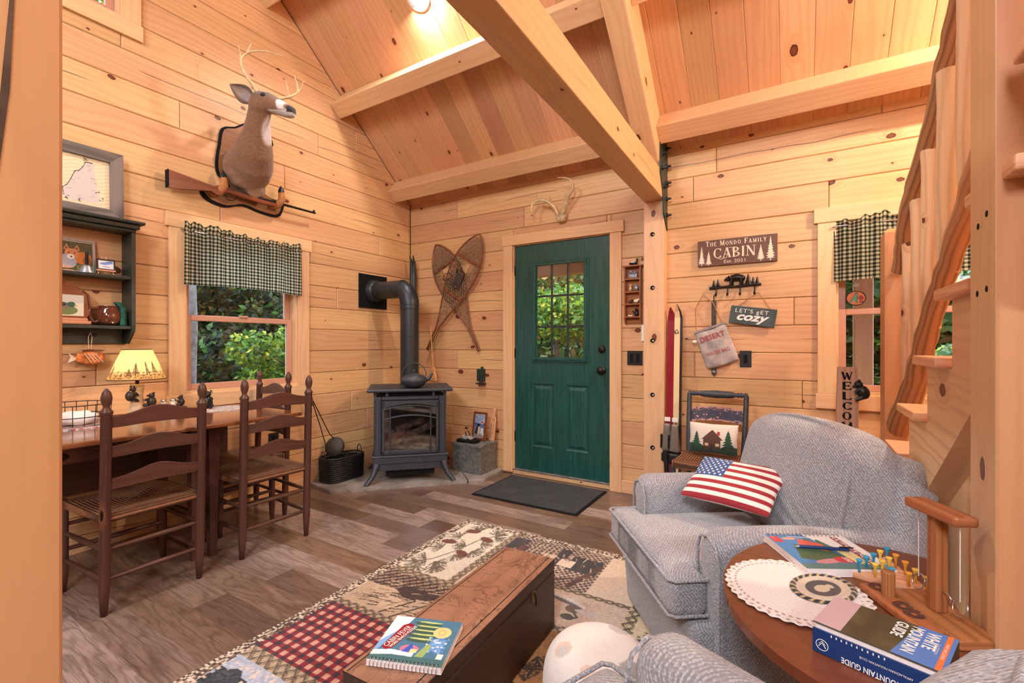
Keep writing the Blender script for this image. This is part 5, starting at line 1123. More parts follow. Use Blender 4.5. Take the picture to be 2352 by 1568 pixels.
mh = thing('match_holder', 'small dark green metal match holder on the wall left of the door casing', 'holder', M=wb(.93, .80, .001)); 
MB().span((-.035, .03, 0), (.035, .145, .045)).obj('box_body', 'plate', mh, .003, 2); MB().prism([(-.045, .0), (.045, .0), (.045, .012), (-.045, .012)], 0, .05).obj('tray', 'plate', mh, .002); MB().span((-.015, .145, 0), (.015, .165, .012)).obj('tab', 'plate', mh, .003)
# ---------------------------------------------------------------- snowshoes
MT['ash'] = plain('snowshoe_frame_wood', srgb(128, 76, 46), .4, noise=.25, nscale=25); MT['gut'] = plain('rawhide_lacing', srgb(150, 118, 88), .6, noise=.35, nscale=40); MT['leather'] = plain('old_leather', srgb(72, 58, 52), .7, noise=.3, nscale=30)
def snowshoe(label, tip, tail, w):
    tip, tail = Vector(tip), Vector(tail); L = (tip-tail).length; ang = math.atan2(tip.y-tail.y, tip.x-tail.x)-PI/2
    t = thing('snowshoe', label, 'snowshoe', M=wb(tail.x, tail.y, w) @ RZ(ang), group='crossed snowshoes on the door wall')
    def half(v):   # half width at v (0 tail .. 1 tip)
        if v < .20: return .010+.03*v
        s = (v-.20)/.80; return .016+.152*math.sin(PI*s**1.55)**.8 if s < .995 else .02
    V = [i/44 for i in range(45)]; R_ = [(half(v), v*L) for v in V]; loop = [(-a, b, 0) for a, b in R_]+[(0, L+.012, 0)]+[(a, b, 0) for a, b in R_[::-1]]
    MB().tube(loop, .0085, 8).obj('bent_frame', 'ash', t)
    for v in (.50, .80): h = half(v); MB().span((-h, v*L-.012, -.006), (h, v*L+.012, .006)).obj('crossbar', 'ash', t, .003)
    m = MB()
    def seg(x0, y0, x1, y1, r=.0026): m.tube([(x0, y0, 0), (x1, y1, 0)], r, 4, cap=False, smooth=False)
    for lo, hi, st in ((.2, .50, .030), (.50, .80, .026), (.80, .985, .016)):     # three fields of lacing
        y = lo*L-.5
        for sgn in (-1, 1):
            k = -1.2
            while k < 1.6:
                P = []
                for j in range(60):
                    v = lo+(hi-lo)*j/59; x = sgn*(k*.3+(v-lo)*L*.62-.15); h = half(v)-.006
                    P.append((x, v*L) if abs(x) < h else None)
                run = []
                for p in P+[None]:
                    if p is None:
                        if len(run) > 2 and not (lo == .50 and any(abs(q[0]) < .045 and .68*L < q[1] < .79*L for q in run[1:-1])): seg(*run[0], *run[-1])
                        elif len(run) > 2:
                            a = [q for q in run if q[1] <= .68*L]; b = [q for q in run if abs(q[0]) >= .045 and q[1] > .68*L]
                            if len(a) > 2: seg(*a[0], *a[-1])
                        run = []
                    else: run.append(p)
                k += st/.3
        n = int((hi-lo)*L/(st*1.05))
        for i in range(1, n):
            v = lo+(hi-lo)*i/n; h = half(v)-.004
            if lo == .50 and .68 < v < .79: seg(-h, v*L, -.05, v*L); seg(.05, v*L, h, v*L)
            else: seg(-h, v*L, h, v*L)
    for x in (-.05, .05): m.tube([(x, .66*L, 0), (x, .80*L, 0)], .004, 5)
    m.tube([(-.05, .68*L, 0), (.05, .68*L, 0)], .005, 5)
    m.obj('rawhide_webbing', 'gut', t, kind='stuff')
    MB().rbox((0, .63*L, .014), (.09, .11, .012), .005, 4).obj('leather_binding', 'leather', t); MB().tube([(-.045, .66*L, .01), (-.05, .70*L, .035), (.0, .715*L, .045), (.05, .70*L, .035), (.045, .66*L, .01)], .009, 6, flat=.4).obj('toe_strap', 'leather', t)
    MB().tube([(-.06, .58*L, .012), (0, .56*L, .03), (.06, .58*L, .012)], .007, 6).obj('heel_strap', 'leather', t); return t
snowshoe('snowshoe leaning towards the corner, behind the other of the crossed pair', (.372, 2.17), (.90, 1.115), .016)
snowshoe('snowshoe whose toe leans towards the door, in front of the crossed pair', (.93, 2.20), (.285, 1.12), .052)
# antlers over the door
am = thing('antler_mount', 'small skull-plate antlers hanging over the green door', 'antlers', M=wb(1.77, 2.25, .002))
MB().rbox((0, 0, .03), (.10, .075, .055), .024, 6, fn=lambda w, p: (w[0]*(1-.25*(p[1] < 0)), w[1], w[2])).obj('skull_plate', 'antler', am)
an1 = [(-.02, .02, .05), (-.05, .09, .08), (-.10, .135, .11), (-.17, .15, .13), (-.215, .12, .15), (-.22, .06, .16), (-.185, .03, .17)]
antler(am, an1, .016, [((-.19, .14, .135), (-.185, .235, .12)), ((-.07, .11, .09), (-.06, .17, .13))])
antler(am, [(.02, .02, .05), (.055, .09, .08), (.10, .15, .10), (.145, .205, .12), (.14, .255, .14), (.10, .28, .16), (.04, .285, .19)], .016, [((.10, .15, .10), (.05, .235, .13)), ((.06, .09, .08), (.07, .17, .12))])
# curio shelf
cs = thing('curio_shelf', 'tiny four-shelf wooden curio box with trinkets between door and post', 'shelf', M=wb(2.318, 1.335, .002))
for x in (0, .122): MB().prism([(.0, .0), (.03, -.0), (.055, .05), (.055, .455), (0, .455)], x, x+.010, 'y', frame((0, 0, 0), (0, 0, 1), (0, 1, 0), (-1, 0, 0)) @ T(0, 0, -2*x-.010)).obj('side_panel', 'walnut', cs)
for z in (.05, .15, .245, .345): MB().span((.008, z, 0), (.124, z+.009, .052)).obj('shelf_board', 'walnut', cs)
MB().span((-.012, .445, 0), (.144, .457, .062)).obj('top_board', 'walnut', cs, .002); MB().span((.008, .0, 0), (.124, .45, .004)).obj('back_board', 'walnut', cs)
MT['trk'] = plain('pewter', srgb(150, 150, 160), .35, metal=.5, noise=.3, nscale=90)
def trinket(label, x, z, build, mat): t = thing('trinket', label, 'figurine', M=wb(2.318+x, 1.335+z, .03), group='trinkets in the curio box'); m = MB(); build(m); m.obj('figure', mat, t); return t
trinket('silvery wolf-head trinket on the top level of the curio box', .065, .3545, lambda m: (m.rbox((0, .03, 0), (.07, .06, .02), .008), m.ball((-.012, .05, .01), .016), m.ball((.018, .045, .01), .014)), 'trk')
trinket('bronze bird trinket on the second level of the curio box', .045, .2545, lambda m: (m.ball((0, .022, 0), (.013, .022, .012)), m.ball((.002, .048, 0), .010)), 'antler')
trinket('round owl trinket on the second level of the curio box', .09, .2545, lambda m: (m.ball((0, .026, 0), (.02, .026, .014)), m.ball((0, .045, .004), .013)), 'trk')
trinket('little striped animal trinket on the third level of the curio box', .045, .1595, lambda m: (m.ball((0, .014, 0), (.016, .012, .010)), m.ball((.012, .027, 0), .008)), 'bear')
trinket('white bear trinket on the third level of the curio box', .09, .1595, lambda m: (m.ball((0, .02, 0), (.02, .015, .012)), m.ball((.016, .03, 0), .010)), 'cream')
trinket('black bear trinket on the bottom level of the curio box', .092, .0595, lambda m: (m.ball((0, .022, 0), (.018, .022, .014)), m.ball((0, .052, 0), .013), m.tube([(-.01, .03, 0), (-.03, .04, 0)], .005, 6)), 'black')
trinket('tiny cream bowl trinket on the bottom level of the curio box', .045, .0595, lambda m: m.tube([(-.018, .01, 0), (0, .004, 0), (.018, .01, 0)], .006, 8), 'cream')
lo = thing('carved_loon', 'black and white carved loon sitting on the curio box top', 'figurine', M=wb(2.385, 1.794, .03)); 
MB().ball((0, .014, 0), (.036, .013, .014)).obj('body', 'black', lo); MB().tube([(.022, .02, 0), (.03, .035, 0), (.028, .045, 0)], [.009, .008, .009], 8).tube([(.032, .046, 0), (.056, .044, 0)], [.004, .001], 6).obj('head', 'black', lo, kind='stuff'); MB().ball((.0, .021, .006), (.02, .006, .008)).obj('white_back', 'white', lo)
sw = thing('switch_plate', 'black two-switch wall plate beside the door', 'switch', M=wb(2.39, 1.07, .001)); MB().span((-.06, -.056, 0), (.06, .056, .007)).obj('plate_cover', 'black', sw, .002); MB().span((-.036, -.034, .007), (-.014, .034, .010)).obj('switch', 'flat_black', sw, .001); MB().span((.012, -.034, .007), (.036, .034, .010)).obj('switch', 'flat_black', sw, .001)
th_ = thing('thermostat', 'slim white thermostat edge tucked behind the bolted post', 'thermostat', M=wb(2.463, 1.265, .001)); MB().span((-.018, -.065, 0), (.018, .065, .022)).obj('cover', 'white', th_, .006, 3)
# ---------------------------------------------------------------- wall right of the post
def serif(s, W_, H_, M, mat, parent, th=.15, tn=.055, gap=.16):
    """serif capitals from strokes; each letter in a unit-high cell"""
    def bar(x0, y0, x1, y1, t): d = Vector((x1-x0, y1-y0)).normalized(); n = Vector((-d.y, d.x))*t/2; return [(x0+n.x, y0+n.y), (x0-n.x, y0-n.y), (x1-n.x, y1-n.y), (x1+n.x, y1+n.y)]
    def sf(x, y, w=.26): return [(x-w/2, y-.022), (x+w/2, y-.022), (x+w/2, y+.022), (x-w/2, y+.022)]
    def arc(cx, cy, rx, ry, a0, a1, n=18):
        out = []; inn = []
        for i in range(n+1): q = math.radians(a0+(a1-a0)*i/n); t = tn+(th-tn)*abs(math.cos(q)); out.append((cx+rx*math.cos(q), cy+ry*math.sin(q))); inn.append((cx+(rx-t)*math.cos(q), cy+(ry-tn)*math.sin(q)))
        return [[out[i], out[i+1], inn[i+1], inn[i]] for i in range(n)]
    g = lambda v, x, w=.26: [bar(x, 0, x, 1, v), sf(x, .022, w), sf(x, .978, w)]
    G = {'W': (1.1, [bar(.10, 1, .36, 0, th), bar(.36, 0, .55, .8, tn), bar(.52, .9, .78, 0, th), bar(.78, 0, 1.0, 1, tn), sf(.1, .978), sf(.98, .978), sf(.5, .9, .2)]),
         'E': (.66, g(th, .13)+[bar(.13, .972, .6, .972, tn), bar(.13, .5, .48, .5, tn), bar(.13, .028, .62, .028, tn), bar(.6, 1, .58, .8, tn), bar(.62, 0, .62, .22, tn), bar(.48, .4, .48, .6, tn)]),
         'L': (.62, g(th, .13)+[bar(.13, .028, .58, .028, tn), bar(.58, 0, .58, .24, tn)]), 'C': (.72, arc(.42, .5, .40, .5, 42, 318)+[bar(.70, .98, .70, .70, tn), bar(.70, .02, .70, .28, tn*.9)]),
         'O': (.82, arc(.42, .5, .41, .5, 0, 360, 26)), 'M': (.98, [bar(.12, 0, .14, 1, tn), bar(.14, 1, .48, .05, th), bar(.48, .05, .80, 1, tn), bar(.82, 0, .80, 1, th), sf(.12, .022), sf(.82, .022), sf(.14, .978, .2), sf(.82, .978, .2)]),
         'N': (.86, [bar(.13, 0, .13, 1, tn), bar(.13, 1, .72, 0, th), bar(.72, 0, .72, 1, tn), sf(.13, .022), sf(.1, .978, .22), sf(.72, .978)]), 'I': (.32, g(th, .15)), 'T': (.72, g(th, .36)[:2]+[bar(.02, .972, .70, .972, tn), bar(.03, 1, .03, .78, tn), bar(.69, 1, .69, .78, tn)]),
         'H': (.82, g(th, .14)+g(th, .66)+[bar(.14, .5, .66, .5, tn)]), 'F': (.62, g(th, .13)+[bar(.13, .972, .58, .972, tn), bar(.13, .52, .44, .52, tn), bar(.58, 1, .58, .78, tn), bar(.44, .42, .44, .62, tn)]),
         'A': (.84, [bar(.12, 0, .42, 1, tn), bar(.42, 1, .72, 0, th), bar(.24, .34, .62, .34, tn), sf(.12, .022, .22), sf(.72, .022)]), 'Y': (.8, [bar(.10, 1, .40, .45, th), bar(.40, .45, .70, 1, tn), bar(.40, 0, .40, .48, th), sf(.4, .022), sf(.1, .978, .24), sf(.7, .978, .22)]),
         'D': (.8, g(th, .14)+arc(.16, .5, .60, .5, -90, 90)), 'B': (.72, g(th, .14)+arc(.16, .76, .44, .24, -90, 90, 12)+arc(.16, .26, .52, .26, -90, 90, 12)), ' ': (.35, [])}
    x = 0; out = []
    for ch_ in s:
        k = .76 if ch_.islower() else 1; w_, pol = G[ch_.upper()]
        for p in pol: out.append([(x+a*k, b*k) for a, b in p])
        x += w_*k+gap
    x -= gap; m = MB()
    for i, p in enumerate(out): z = .0004+.00002*(i % 5); m.add([(a/x*W_, b*H_, z) for a, b in p], [tuple(range(len(p)))], [[(0, 0)]*len(p)], False)
    o = m.obj('lettering', mat, parent, kind='stuff'); o.matrix_local = M; return o
sg = thing('cabin_sign', 'brown wooden sign with cream lettering and pine trees above the bear hook rail', 'sign', M=wb(2.857, 1.74, .002))
MT['signb'] = pine('brown_sign_wood', srgb(112, 84, 74), srgb(84, 60, 54), knot=0, rough=.6, knotcol=srgb(60, 44, 40)); MB().span((0, 0, 0), (.504, .185, .018)).obj('board', 'signb', sg, .002)
serif('The Mondo Family', .385, .036, T(.055, .140, .0185), 'cream', sg, .2, .09, .2); serif('CABIN', .27, .07, T(.105, .052, .0185), 'cream', sg, .17, .06, .1); text('lettering', 'Est. 2021', .135, .022, T(.175, .014, .0185), 'cream', sg)
MB().tube([(.135, .052, .0195), (.155, .042, .0195), (.19, .05, .0195), (.20, .08, .0195), (.19, .11, .0195), (.215, .122, .0195), (.235, .108, .0195), (.225, .095, .0195)], .0022, 5, flat=.2, up=(0, 0, 1)).obj('flourish', 'cream', sg)
def flat_tree(x, y, w, h, par, mat='cream', n=9, d=.0006, nm='painted_tree', z=.0187):
    P = []; rr = random.Random(int(x*1000))
    for i in range(n): t = i/n; ww = w/2*(1-t)*rr.uniform(.85, 1.1); P += [(x+ww, y+h*(.10+.9*t)), (x+ww*.45, y+h*(.15+.9*t))]
    Q = [(2*x-a, b) for a, b in P[::-1]]; MB().prism([(x-w*.05, y), (x+w*.05, y), (x+w*.05, y+h*.1)]+P+[(x, y+h)]+Q+[(x-w*.05, y+h*.1)], z, z+d).obj(nm, mat, par)
for x, y, w_, h_ in ((.027, .005, .05, .14), (.074, .003, .048, .105), (.405, .008, .052, .115), (.463, .006, .06, .165)): flat_tree(x, y, w_, h_, sg)
hr = thing('bear_hook_rail', 'dark metal hook rail with a walking bear and pine trees', 'hooks', M=wb(3.10, 1.585, .006))
logt((-.165, -.005, .008), (.165, .005, .008), .010, 11, hr, 'bronze', 'branch_bar', 8, 10, .25)
bear('bear_shape', T(-.0, .012, .012) @ RX(-PI/2) @ RZ(PI), .95, hr, 'bronze', 'walk')
for x, h_ in ((-.135, .045), (-.108, .05), (.085, .075), (.115, .05), (.14, .05)): 
    for k in range(3): MB().lathe([(.02*(1-.25*k)*h_/.06, 0), (.003, h_*.45)], 10, T(x, .008+h_*.25*k, .01) @ RX(-PI/2) @ SC(1, .5, 1)).obj('pine_tree_shape', 'bronze', hr)
for x in (-.12, -.045, .035, .125): MB().tube([(x, -.005, .008), (x, -.035, .01), (x, -.06, .02), (x, -.062, .034), (x, -.05, .038)], [.005, .005, .006, .007, .008], 8).obj('hook', 'bronze', hr)
MT['rope'] = plain('jute_rope', srgb(170, 124, 84), .9, noise=.3, nscale=150)
cz = thing('chalkboard_sign', 'slate-grey hanging sign with white hand lettering, second sign on the hook rail', 'sign', M=wb(3.2115, 1.370, .018) @ RZ(-.15))
MB().span((-.142, -.062, 0), (.142, .062, .012)).obj('board', plain('slate_paint', srgb(66, 80, 82), .7, noise=.15), cz, .004, 2)
text('lettering', "LET'S gET", .205, .036, T(-.11, .010, .0125), 'white', cz, space=1.15); text('lettering', 'cozy', .20, .058, T(-.095, -.052, .0125), 'white', cz, bold=.03, shear=.35)
for s in (-1, 1): MB().tube([(s*.105, .055, .006), (.012, .165, .02)], .0022, 6).obj('rope', 'rope', cz)
wbg = thing('water_bag', 'faded canvas water bag with red lettering hanging by cords from the hook rail', 'bag', M=wb(2.983, 1.165, .03) @ RZ(.33))
MT['canvas'] = plain('faded_canvas', srgb(176, 162, 158), .9, noise=.16, nscale=25, bump=.4); MT['redink'] = plain('faded_red_ink', srgb(160, 72, 72), .8)
MB().rbox((0, 0, 0), (.215, .27, .035), .017, 8, (0, 0, .012), fn=lambda w, p: (w[0]*(1+.05*(1-p[1])*.5-.10*max(0, -p[1]-.6)), w[1]-.01*math.cos(w[0]*12), w[2]+.004*math.sin(w[0]*50+w[1]*30))).obj('canvas_pouch', 'canvas', wbg)
MB().rbox((0, .135, 0), (.225, .02, .03), .006).obj('wooden_bar', plain('grey_wood_bar', srgb(140, 132, 136), .7, noise=.2), wbg); MB().lathe([(.0001, .0), (.011, 0), (.011, .02), (.014, .022), (.0001, .03)], 14, T(-.115, .075, .015) @ RY(-.8)).obj('spout_cap', 'white', wbg)
text('lettering', 'DESERT', .17, .038, T(-.085, .052, .0325), 'redink', wbg, bold=.02); text('lettering', 'WATER BAG', .16, .026, T(-.08, -.055, .0325), 'redink', wbg, bold=.01)
for i, w_ in enumerate((.10, .11, .08)): text('lettering', 'CAPACITY', w_, .011, T(-.05, .03-.017*i, .0325), 'trk', wbg)
MB().tube([(-.09, .15, .01), (-.045, .30, .01), (.035, .375, .01)], .0035, 6).tube([(.09, .15, .01), (.08, .30, .01), (.04, .375, .01)], .0035, 6).obj('rope_cords', 'rope', wbg, kind='stuff')
ls = thing('bell_strap', 'dark leather strap with two round bells hanging behind the water bag', 'strap', M=wb(2.965, 1.53, .012) @ RZ(.0)); MB().prism([(-.016, -.04), (.016, -.04), (.016, -.56), (0, -.585), (-.016, -.56)], 0, .006, 'y').obj('strap_leather', 'leather', ls, .001)
for y in (-.515, -.55): MB().ball((0, y, .012), (.013, .013, .010)).obj('bell', 'trk', ls)
MB().tube([(0, -.04, .003), (.0, .0, .01)], .004, 6).obj('hanging_loop', 'leather', ls)
o2 = thing('outlet_plate', 'black switch plate on the wall beside the water bag', 'switch', M=wb(3.168, 1.076, .001)); MB().span((-.036, -.057, 0), (.036, .057, .007)).obj('plate_cover', 'black', o2, .002); MB().span((-.012, -.03, .007), (.012, .03, .010)).obj('switch', 'flat_black', o2, .001)
# skis and poles
def ski(label, x, w, cols, top):
    t = thing('downhill_ski', label, 'ski', (x, -.10, 0), group='downhill skis beside the bolted post'); n = 30; m = MB()
    for k, (a, b, mat) in enumerate(cols):
        P = []
        for i in range(n+1):
            z = top*i/n; y = .085*(i/n)-.008*math.sin(PI*i/n)-(.05*max(0, (i/n-.93)/.07)**2); f = 1 if i/n < .93 else max(.15, 1-((i/n-.93)/.07)**2)
            P.append((a*f, b*f, y, z))
        mm = MB(); vs = []
        for a_, b_, y, z in P: vs += [(a_, y-.007, z), (b_, y-.007, z), (b_, y+.006, z), (a_, y+.006, z)]
        fs = [(4*i+q, 4*i+(q+1) % 4, 4*i+4+(q+1) % 4, 4*i+4+q) for i in range(n) for q in range(4)]+[(4*n, 4*n+1, 4*n+2, 4*n+3), (3, 2, 1, 0)]
        mm.add(vs, fs, [[(0, 0)]*4]*len(fs)); mm.obj(mat[1], mat[0], t)
    return t
MT['skired'] = plain('ski_red', srgb(150, 30, 48), .25, coat=.5); MT['skiblk'] = plain('ski_black', srgb(34, 36, 38), .25, coat=.5); MT['skicream'] = plain('ski_cream', srgb(232, 206, 160), .3, coat=.4)
s1 = ski('red downhill ski standing nearest the bolted post', 2.675, .07, [(-.030, .03, ('skired', 'ski_body'))], 1.45)
s2 = ski('cream and black downhill ski standing beside the red one', 2.722, .07, [(-.022, .018, ('skicream', 'ski_body')), (.0182, .034, ('skiblk', 'black_stripe'))], 1.47)
s2.location.y = -.118
text('lettering', 'K2', .03, .03, T(-.014, .058, 1.25) @ RX(PI/2) @ RZ(.4), 'flat_black', s2, bold=.02)
for par, dx in ((s1, -.01), (s2, 0)):
    MB().rbox((dx, -.022, .50), (.06, .045, .20), .012, 6, fn=lambda w, p: (w[0]*(1-.25*p[2]), w[1], w[2])).obj('toe_binding', plain('binding_grey', srgb(132, 122, 112), .4, metal=.3), par); MB().rbox((dx, -.035, .36), (.075, .06, .07), .015).obj('heel_binding', 'black', par); MB().span((dx-.02, -.025, .615), (dx+.02, -.012, .645)).obj('binding_plate', 'white', par, .002)
    MB().tube([(dx-.04, -.03, .52), (dx-.042, -.03, .42)], .008, 6).obj('side_lever', 'black', par)
text('lettering', 'pol', .03, .014, T(.008, -.016, .60) @ RX(PI/2) @ RZ(PI/2), 'flat_black', s2, bold=.02)
po_ = thing('ski_pole', 'dark ski pole with a black grip standing beside the skis', 'pole', (2.70, -.215, 0)); MB().tube([(0, 0, .0), (-.03, .04, .33)], .007, 8).obj('shaft', 'steel', po_); MB().tube([(-.026, .038, .26), (-.04, .05, .41)], [.016, .018], 10).obj('grip', 'black', po_); MB().lathe([(.035, 0), (.03, .006), (.0001, .008)], 16, T(-.005, .006, .05)).obj('basket_disc', 'black', po_)
# old rush chair with painted splat
oc = thing('painted_side_chair', 'old worn black-painted side chair with a rush seat against the wall', 'chair', (3.0, -.19, 0), 0)
MT['oldblk'] = plain('worn_black_paint', srgb(58, 62, 70), .5, noise=.2, nscale=20)
for s in (-1, 1):
    MB().tube([(s*.165, -.02, 0), (s*.17, -.02, .40), (s*.178, .03, .62), (s*.182, .075, .83)], [.014, .018, .017, .016], 10).obj('back_post', 'oldblk', oc)
    MB().tube([(s*.20, -.385, 0), (s*.20, -.37, .41)], [.012, .018], 10).obj('leg', 'oldblk', oc)
    MB().tube([(s*.18, -.02, .17), (s*.20, -.38, .17)], .009, 8).obj('side_rung', 'oldblk', oc)
MB().tube([(-.2, -.375, .2), (0, -.375, .2), (.2, -.375, .2)], [.009, .013, .009], 8).obj('front_rung', 'oldblk', oc)
pf = [(-.19, .016), (-.17, .018), (-.165, .012), (-.15, .019), (-.14, .012), (-.13, .018), (-.12, .012), (-.105, .018), (-.09, .022), (0, .027), (.09, .022), (.105, .018), (.12, .012), (.13, .018), (.14, .012), (.15, .019), (.165, .012), (.17, .018), (.19, .016)]
MB().lathe([(r, z) for z, r in pf], 16, T(0, .075, .83) @ RY(PI/2)).obj('turned_top_rail', 'oldblk', oc)
c = Canvas(.34, .095, 140, 40, (206, 150, 140)); c.rect(.0, .012, .34, .083, (64, 66, 84)); r = np.random.default_rng(2)
for i in range(260):
    x, y = r.uniform(0, .34), r.choice([r.uniform(.0, .02), r.uniform(.07, .095), r.uniform(0, .095)]); c.ell(x, y, r.uniform(.002, .010), r.uniform(.001, .004), [(206, 150, 140), (64, 66, 84), (90, 84, 104), (120, 96, 100)][i % 4])
th = np.linspace(0, 1, 140)[:, None]; v = np.linspace(0, 1, 40)[None, :]; P = np.stack([-.17+.34*th+0*v, .042+.03*np.sin(PI*th)+.02*v-.004, .635+.095*v+.012*np.sin(PI*th)], -1); gridmesh('painted_splat', P, c.a, 'print_matte', oc, thick=.012)
def fs2(w, p): wy = .205-.03*(p[1]*.5+.5); return (w[0]*wy/.5, w[1], w[2]+.012*p[0]*p[0]*(p[2] > 0)-.01*(1-abs(p[0]))*(p[2] > 0)*(1-abs(p[1])))
o = MB().rbox((0, 0, 0), (1.0, .40, .045), .02, 10, fn=fs2).obj('rush_seat', 'rush', oc); o.location = (0, -.20, .415)
cp = thing('cabin_pillow', 'small hooked pillow with a log cabin and pine trees on the old chair', 'cushion', M=T(3.0, -.30, .555) @ RX(-.22))
c = Canvas(.30, .20, 150, 100, (232, 222, 212)); c.speckle(0, 0, .3, .2, [(240, 232, 222), (222, 210, 198)], .004, .5); c.poly([(0, 0), (.3, 0), (.3, .05), (.24, .065), (.2, .04), (.1, .045), (.06, .07), (0, .06)], (40, 66, 56)); c.poly([(.095, .02), (.2, .02), (.2, .09), (.215, .09), (.15, .155), (.085, .09), (.095, .09)], (92, 64, 54)); c.rect(.105, .05, .128, .068, (226, 190, 160)); c.rect(.17, .05, .192, .068, (226, 190, 160)); c.rect(.14, .02, .16, .06, (66, 46, 40)); c.rect(.178, .12, .196, .145, (170, 60, 50))
c.tree(.052, .04, .10, .07, (36, 84, 62), 5); c.tree(.245, .045, .11, .075, (36, 84, 62), 5); c.speckle(0, 0, .3, .05, [(30, 54, 46), (54, 84, 66)], .005, .4)
def pillow_mesh(name, cv, w, h, puff, par, mat, back='linen', M=None, n=1):
    nx, ny = cv.nx, cv.ny; a = np.linspace(-1, 1, nx)[:, None]; b = np.linspace(-1, 1, ny)[None, :]
    th_ = puff*np.clip((1-a**2)*(1-b**2), 0, 1)**.42; k = 1-.05*(1-np.abs(b))*np.abs(a)**3; k2 = 1-.06*(1-np.abs(a))*np.abs(b)**3
    P = np.stack([a*k*w/2+0*b, b*k2*h/2+0*a, th_], -1); Q = P.copy()[::-1]; Q[..., 2] *= -1; C2 = np.ones_like(cv.a)*np.array([.93, .9, .86])
    o = gridmesh(name, P, cv.a, mat, par, matrix=M); o2_ = gridmesh('back_cover', Q, C2, mat, par, matrix=M); return o
pillow_mesh('hooked_front', c, .30, .20, .05, cp, 'rug', M=RX(PI/2))
# welcome sign with bears
we = thing('welcome_sign', 'upright log slab carved WELCOME with black bears climbing it', 'sign', (3.722, -.26, 0), .05)
m = MB(); m.prism([(-.052, 0), (.052, 0), (.058, .3), (.05, .6), (.054, .9), (.048, 1.045), (-.046, 1.045), (-.054, .8), (-.05, .4)], -.018, .018, 'y', RX(PI/2)); m.obj('log_slab', pine('slab_wood', srgb(196, 156, 132), srgb(130, 92, 72), knot=.05, rough=.7, grain=.8), we, .004, 2)
MB().rbox((0, -.0, .012), (.20, .16, .024), .008).obj('foot', 'logd', we)
for i, ch_ in enumerate('WELCOME'): serif(ch_, .044 if ch_ not in 'WM' else .056, .045, T(-.026 if ch_ not in 'WM' else -.031, -.0185, .972-.0585*i) @ RX(PI/2), 'flat_black', we, .22, .10)
bear('climbing_bear', T(.085, -.03, .865) @ RZ(PI) @ RY(.35) , 1.15, we, 'black', 'sit'); bear('climbing_bear', T(-.072, -.03, .62) @ RY(.2), .85, we, 'black', 'sit')
sc_ = thing('suncatcher', 'round stained-glass suncatcher with a green moose and lantern hanging in the window behind the stair', 'ornament', M=wb(3.79, 1.47, .0) @ T(0, 0, -.035))
c = Canvas(.1, .1, 90, 90, (206, 110, 50)); c.speckle(0, 0, .1, .1, [(214, 130, 60), (196, 96, 44)], .01, .6); c.poly([(.018, .02), (.03, .045), (.045, .06), (.05, .085), (.055, .085), (.055, .02), (.048, .02), (.04, .045), (.028, .02)], (50, 160, 120)); c.ell(.076, .05, .013, .017, (150, 40, 30)); c.rect(.066, .022, .088, .03, (60, 40, 34))
c.line([(.015, .02), (.03, .045), (.05, .085), (.056, .085), (.056, .02)], .003, (20, 30, 26)); c.line([(.056, .05), (.064, .05)], .002, (20, 30, 26))
u = np.linspace(0, 1, 24)[None, :]; th = np.linspace(0, 2*PI, 60)[:, None]; P = np.stack([.05*u*np.cos(th), .044*u*np.sin(th), 0*u*th], -1); ix = np.clip((P[..., 0]/.1+.5)*89, 0, 89).astype(int); iy = np.clip((P[..., 1]/.1+.5)*89, 0, 89).astype(int); gridmesh('glass_disc', P, c.a[ix, iy], 'print', sc_)
MB().tube([(.05*math.cos(q), .044*math.sin(q), 0) for q in np.linspace(0, 2*PI, 40)[:-1]], .0028, 6, True).obj('rim', 'bronze', sc_); MB().tube([(0, .044, 0), (0, .075, 0)], .001, 4).obj('wire', 'steel', sc_); MB().lathe([(.0001, 0), (.018, 0), (.02, .008), (.012, .014), (.0001, .014)], 20, T(0, .088, -.006)).obj('suction_cup', plain('clear_rubber', srgb(190, 190, 194), .1, coat=1), sc_)
# door mat
dmat = thing('door_mat', 'charcoal ribbed door mat in front of the green door', 'mat', (1.742, -.37, 0), .005)
m = NT('charcoal_mat'); tcn = m.n('TexCoord'); sx = m.n('SeparateXYZ'); m.l(tcn.outputs['Object'], sx.inputs[0]); ck = m.n('TexChecker'); ck.inputs['Scale'].default_value = 6.5; m.l(tcn.outputs['Object'], ck.inputs['Vector'])
w1 = m.math('SINE', m.math('MULTIPLY', m.math('ADD', sx.outputs[0], sx.outputs[1]), 330.0)); w2 = m.math('SINE', m.math('MULTIPLY', m.math('SUBTRACT', sx.outputs[0], sx.outputs[1]), 330.0))
mm_ = m.n('Mix'); m.l(ck.outputs['Fac'], mm_.inputs[0]); m.l(w1, mm_.inputs[2]); m.l(w2, mm_.inputs[3]); hh = mm_.outputs[0]; nn = m.noise(tcn.outputs['Object'], 160, 2)
m.l(m.mix(m.sstep(m.math('ADD', hh, nn), -.6, 1.6), srgb(38, 40, 44), srgb(84, 88, 96)), m.b.inputs['Base Color']); m.b.inputs['Roughness'].default_value = .95; m.bump(hh, .8, .004); MT['mat'] = m.m
MB().span((-.445, -.305, 0), (.445, .305, .008)).obj('rubber_base', 'flat_black', dmat, .003); MB().span((-.425, -.285, .008), (.425, .285, .0115)).obj('ribbed_pile', 'mat', dmat)
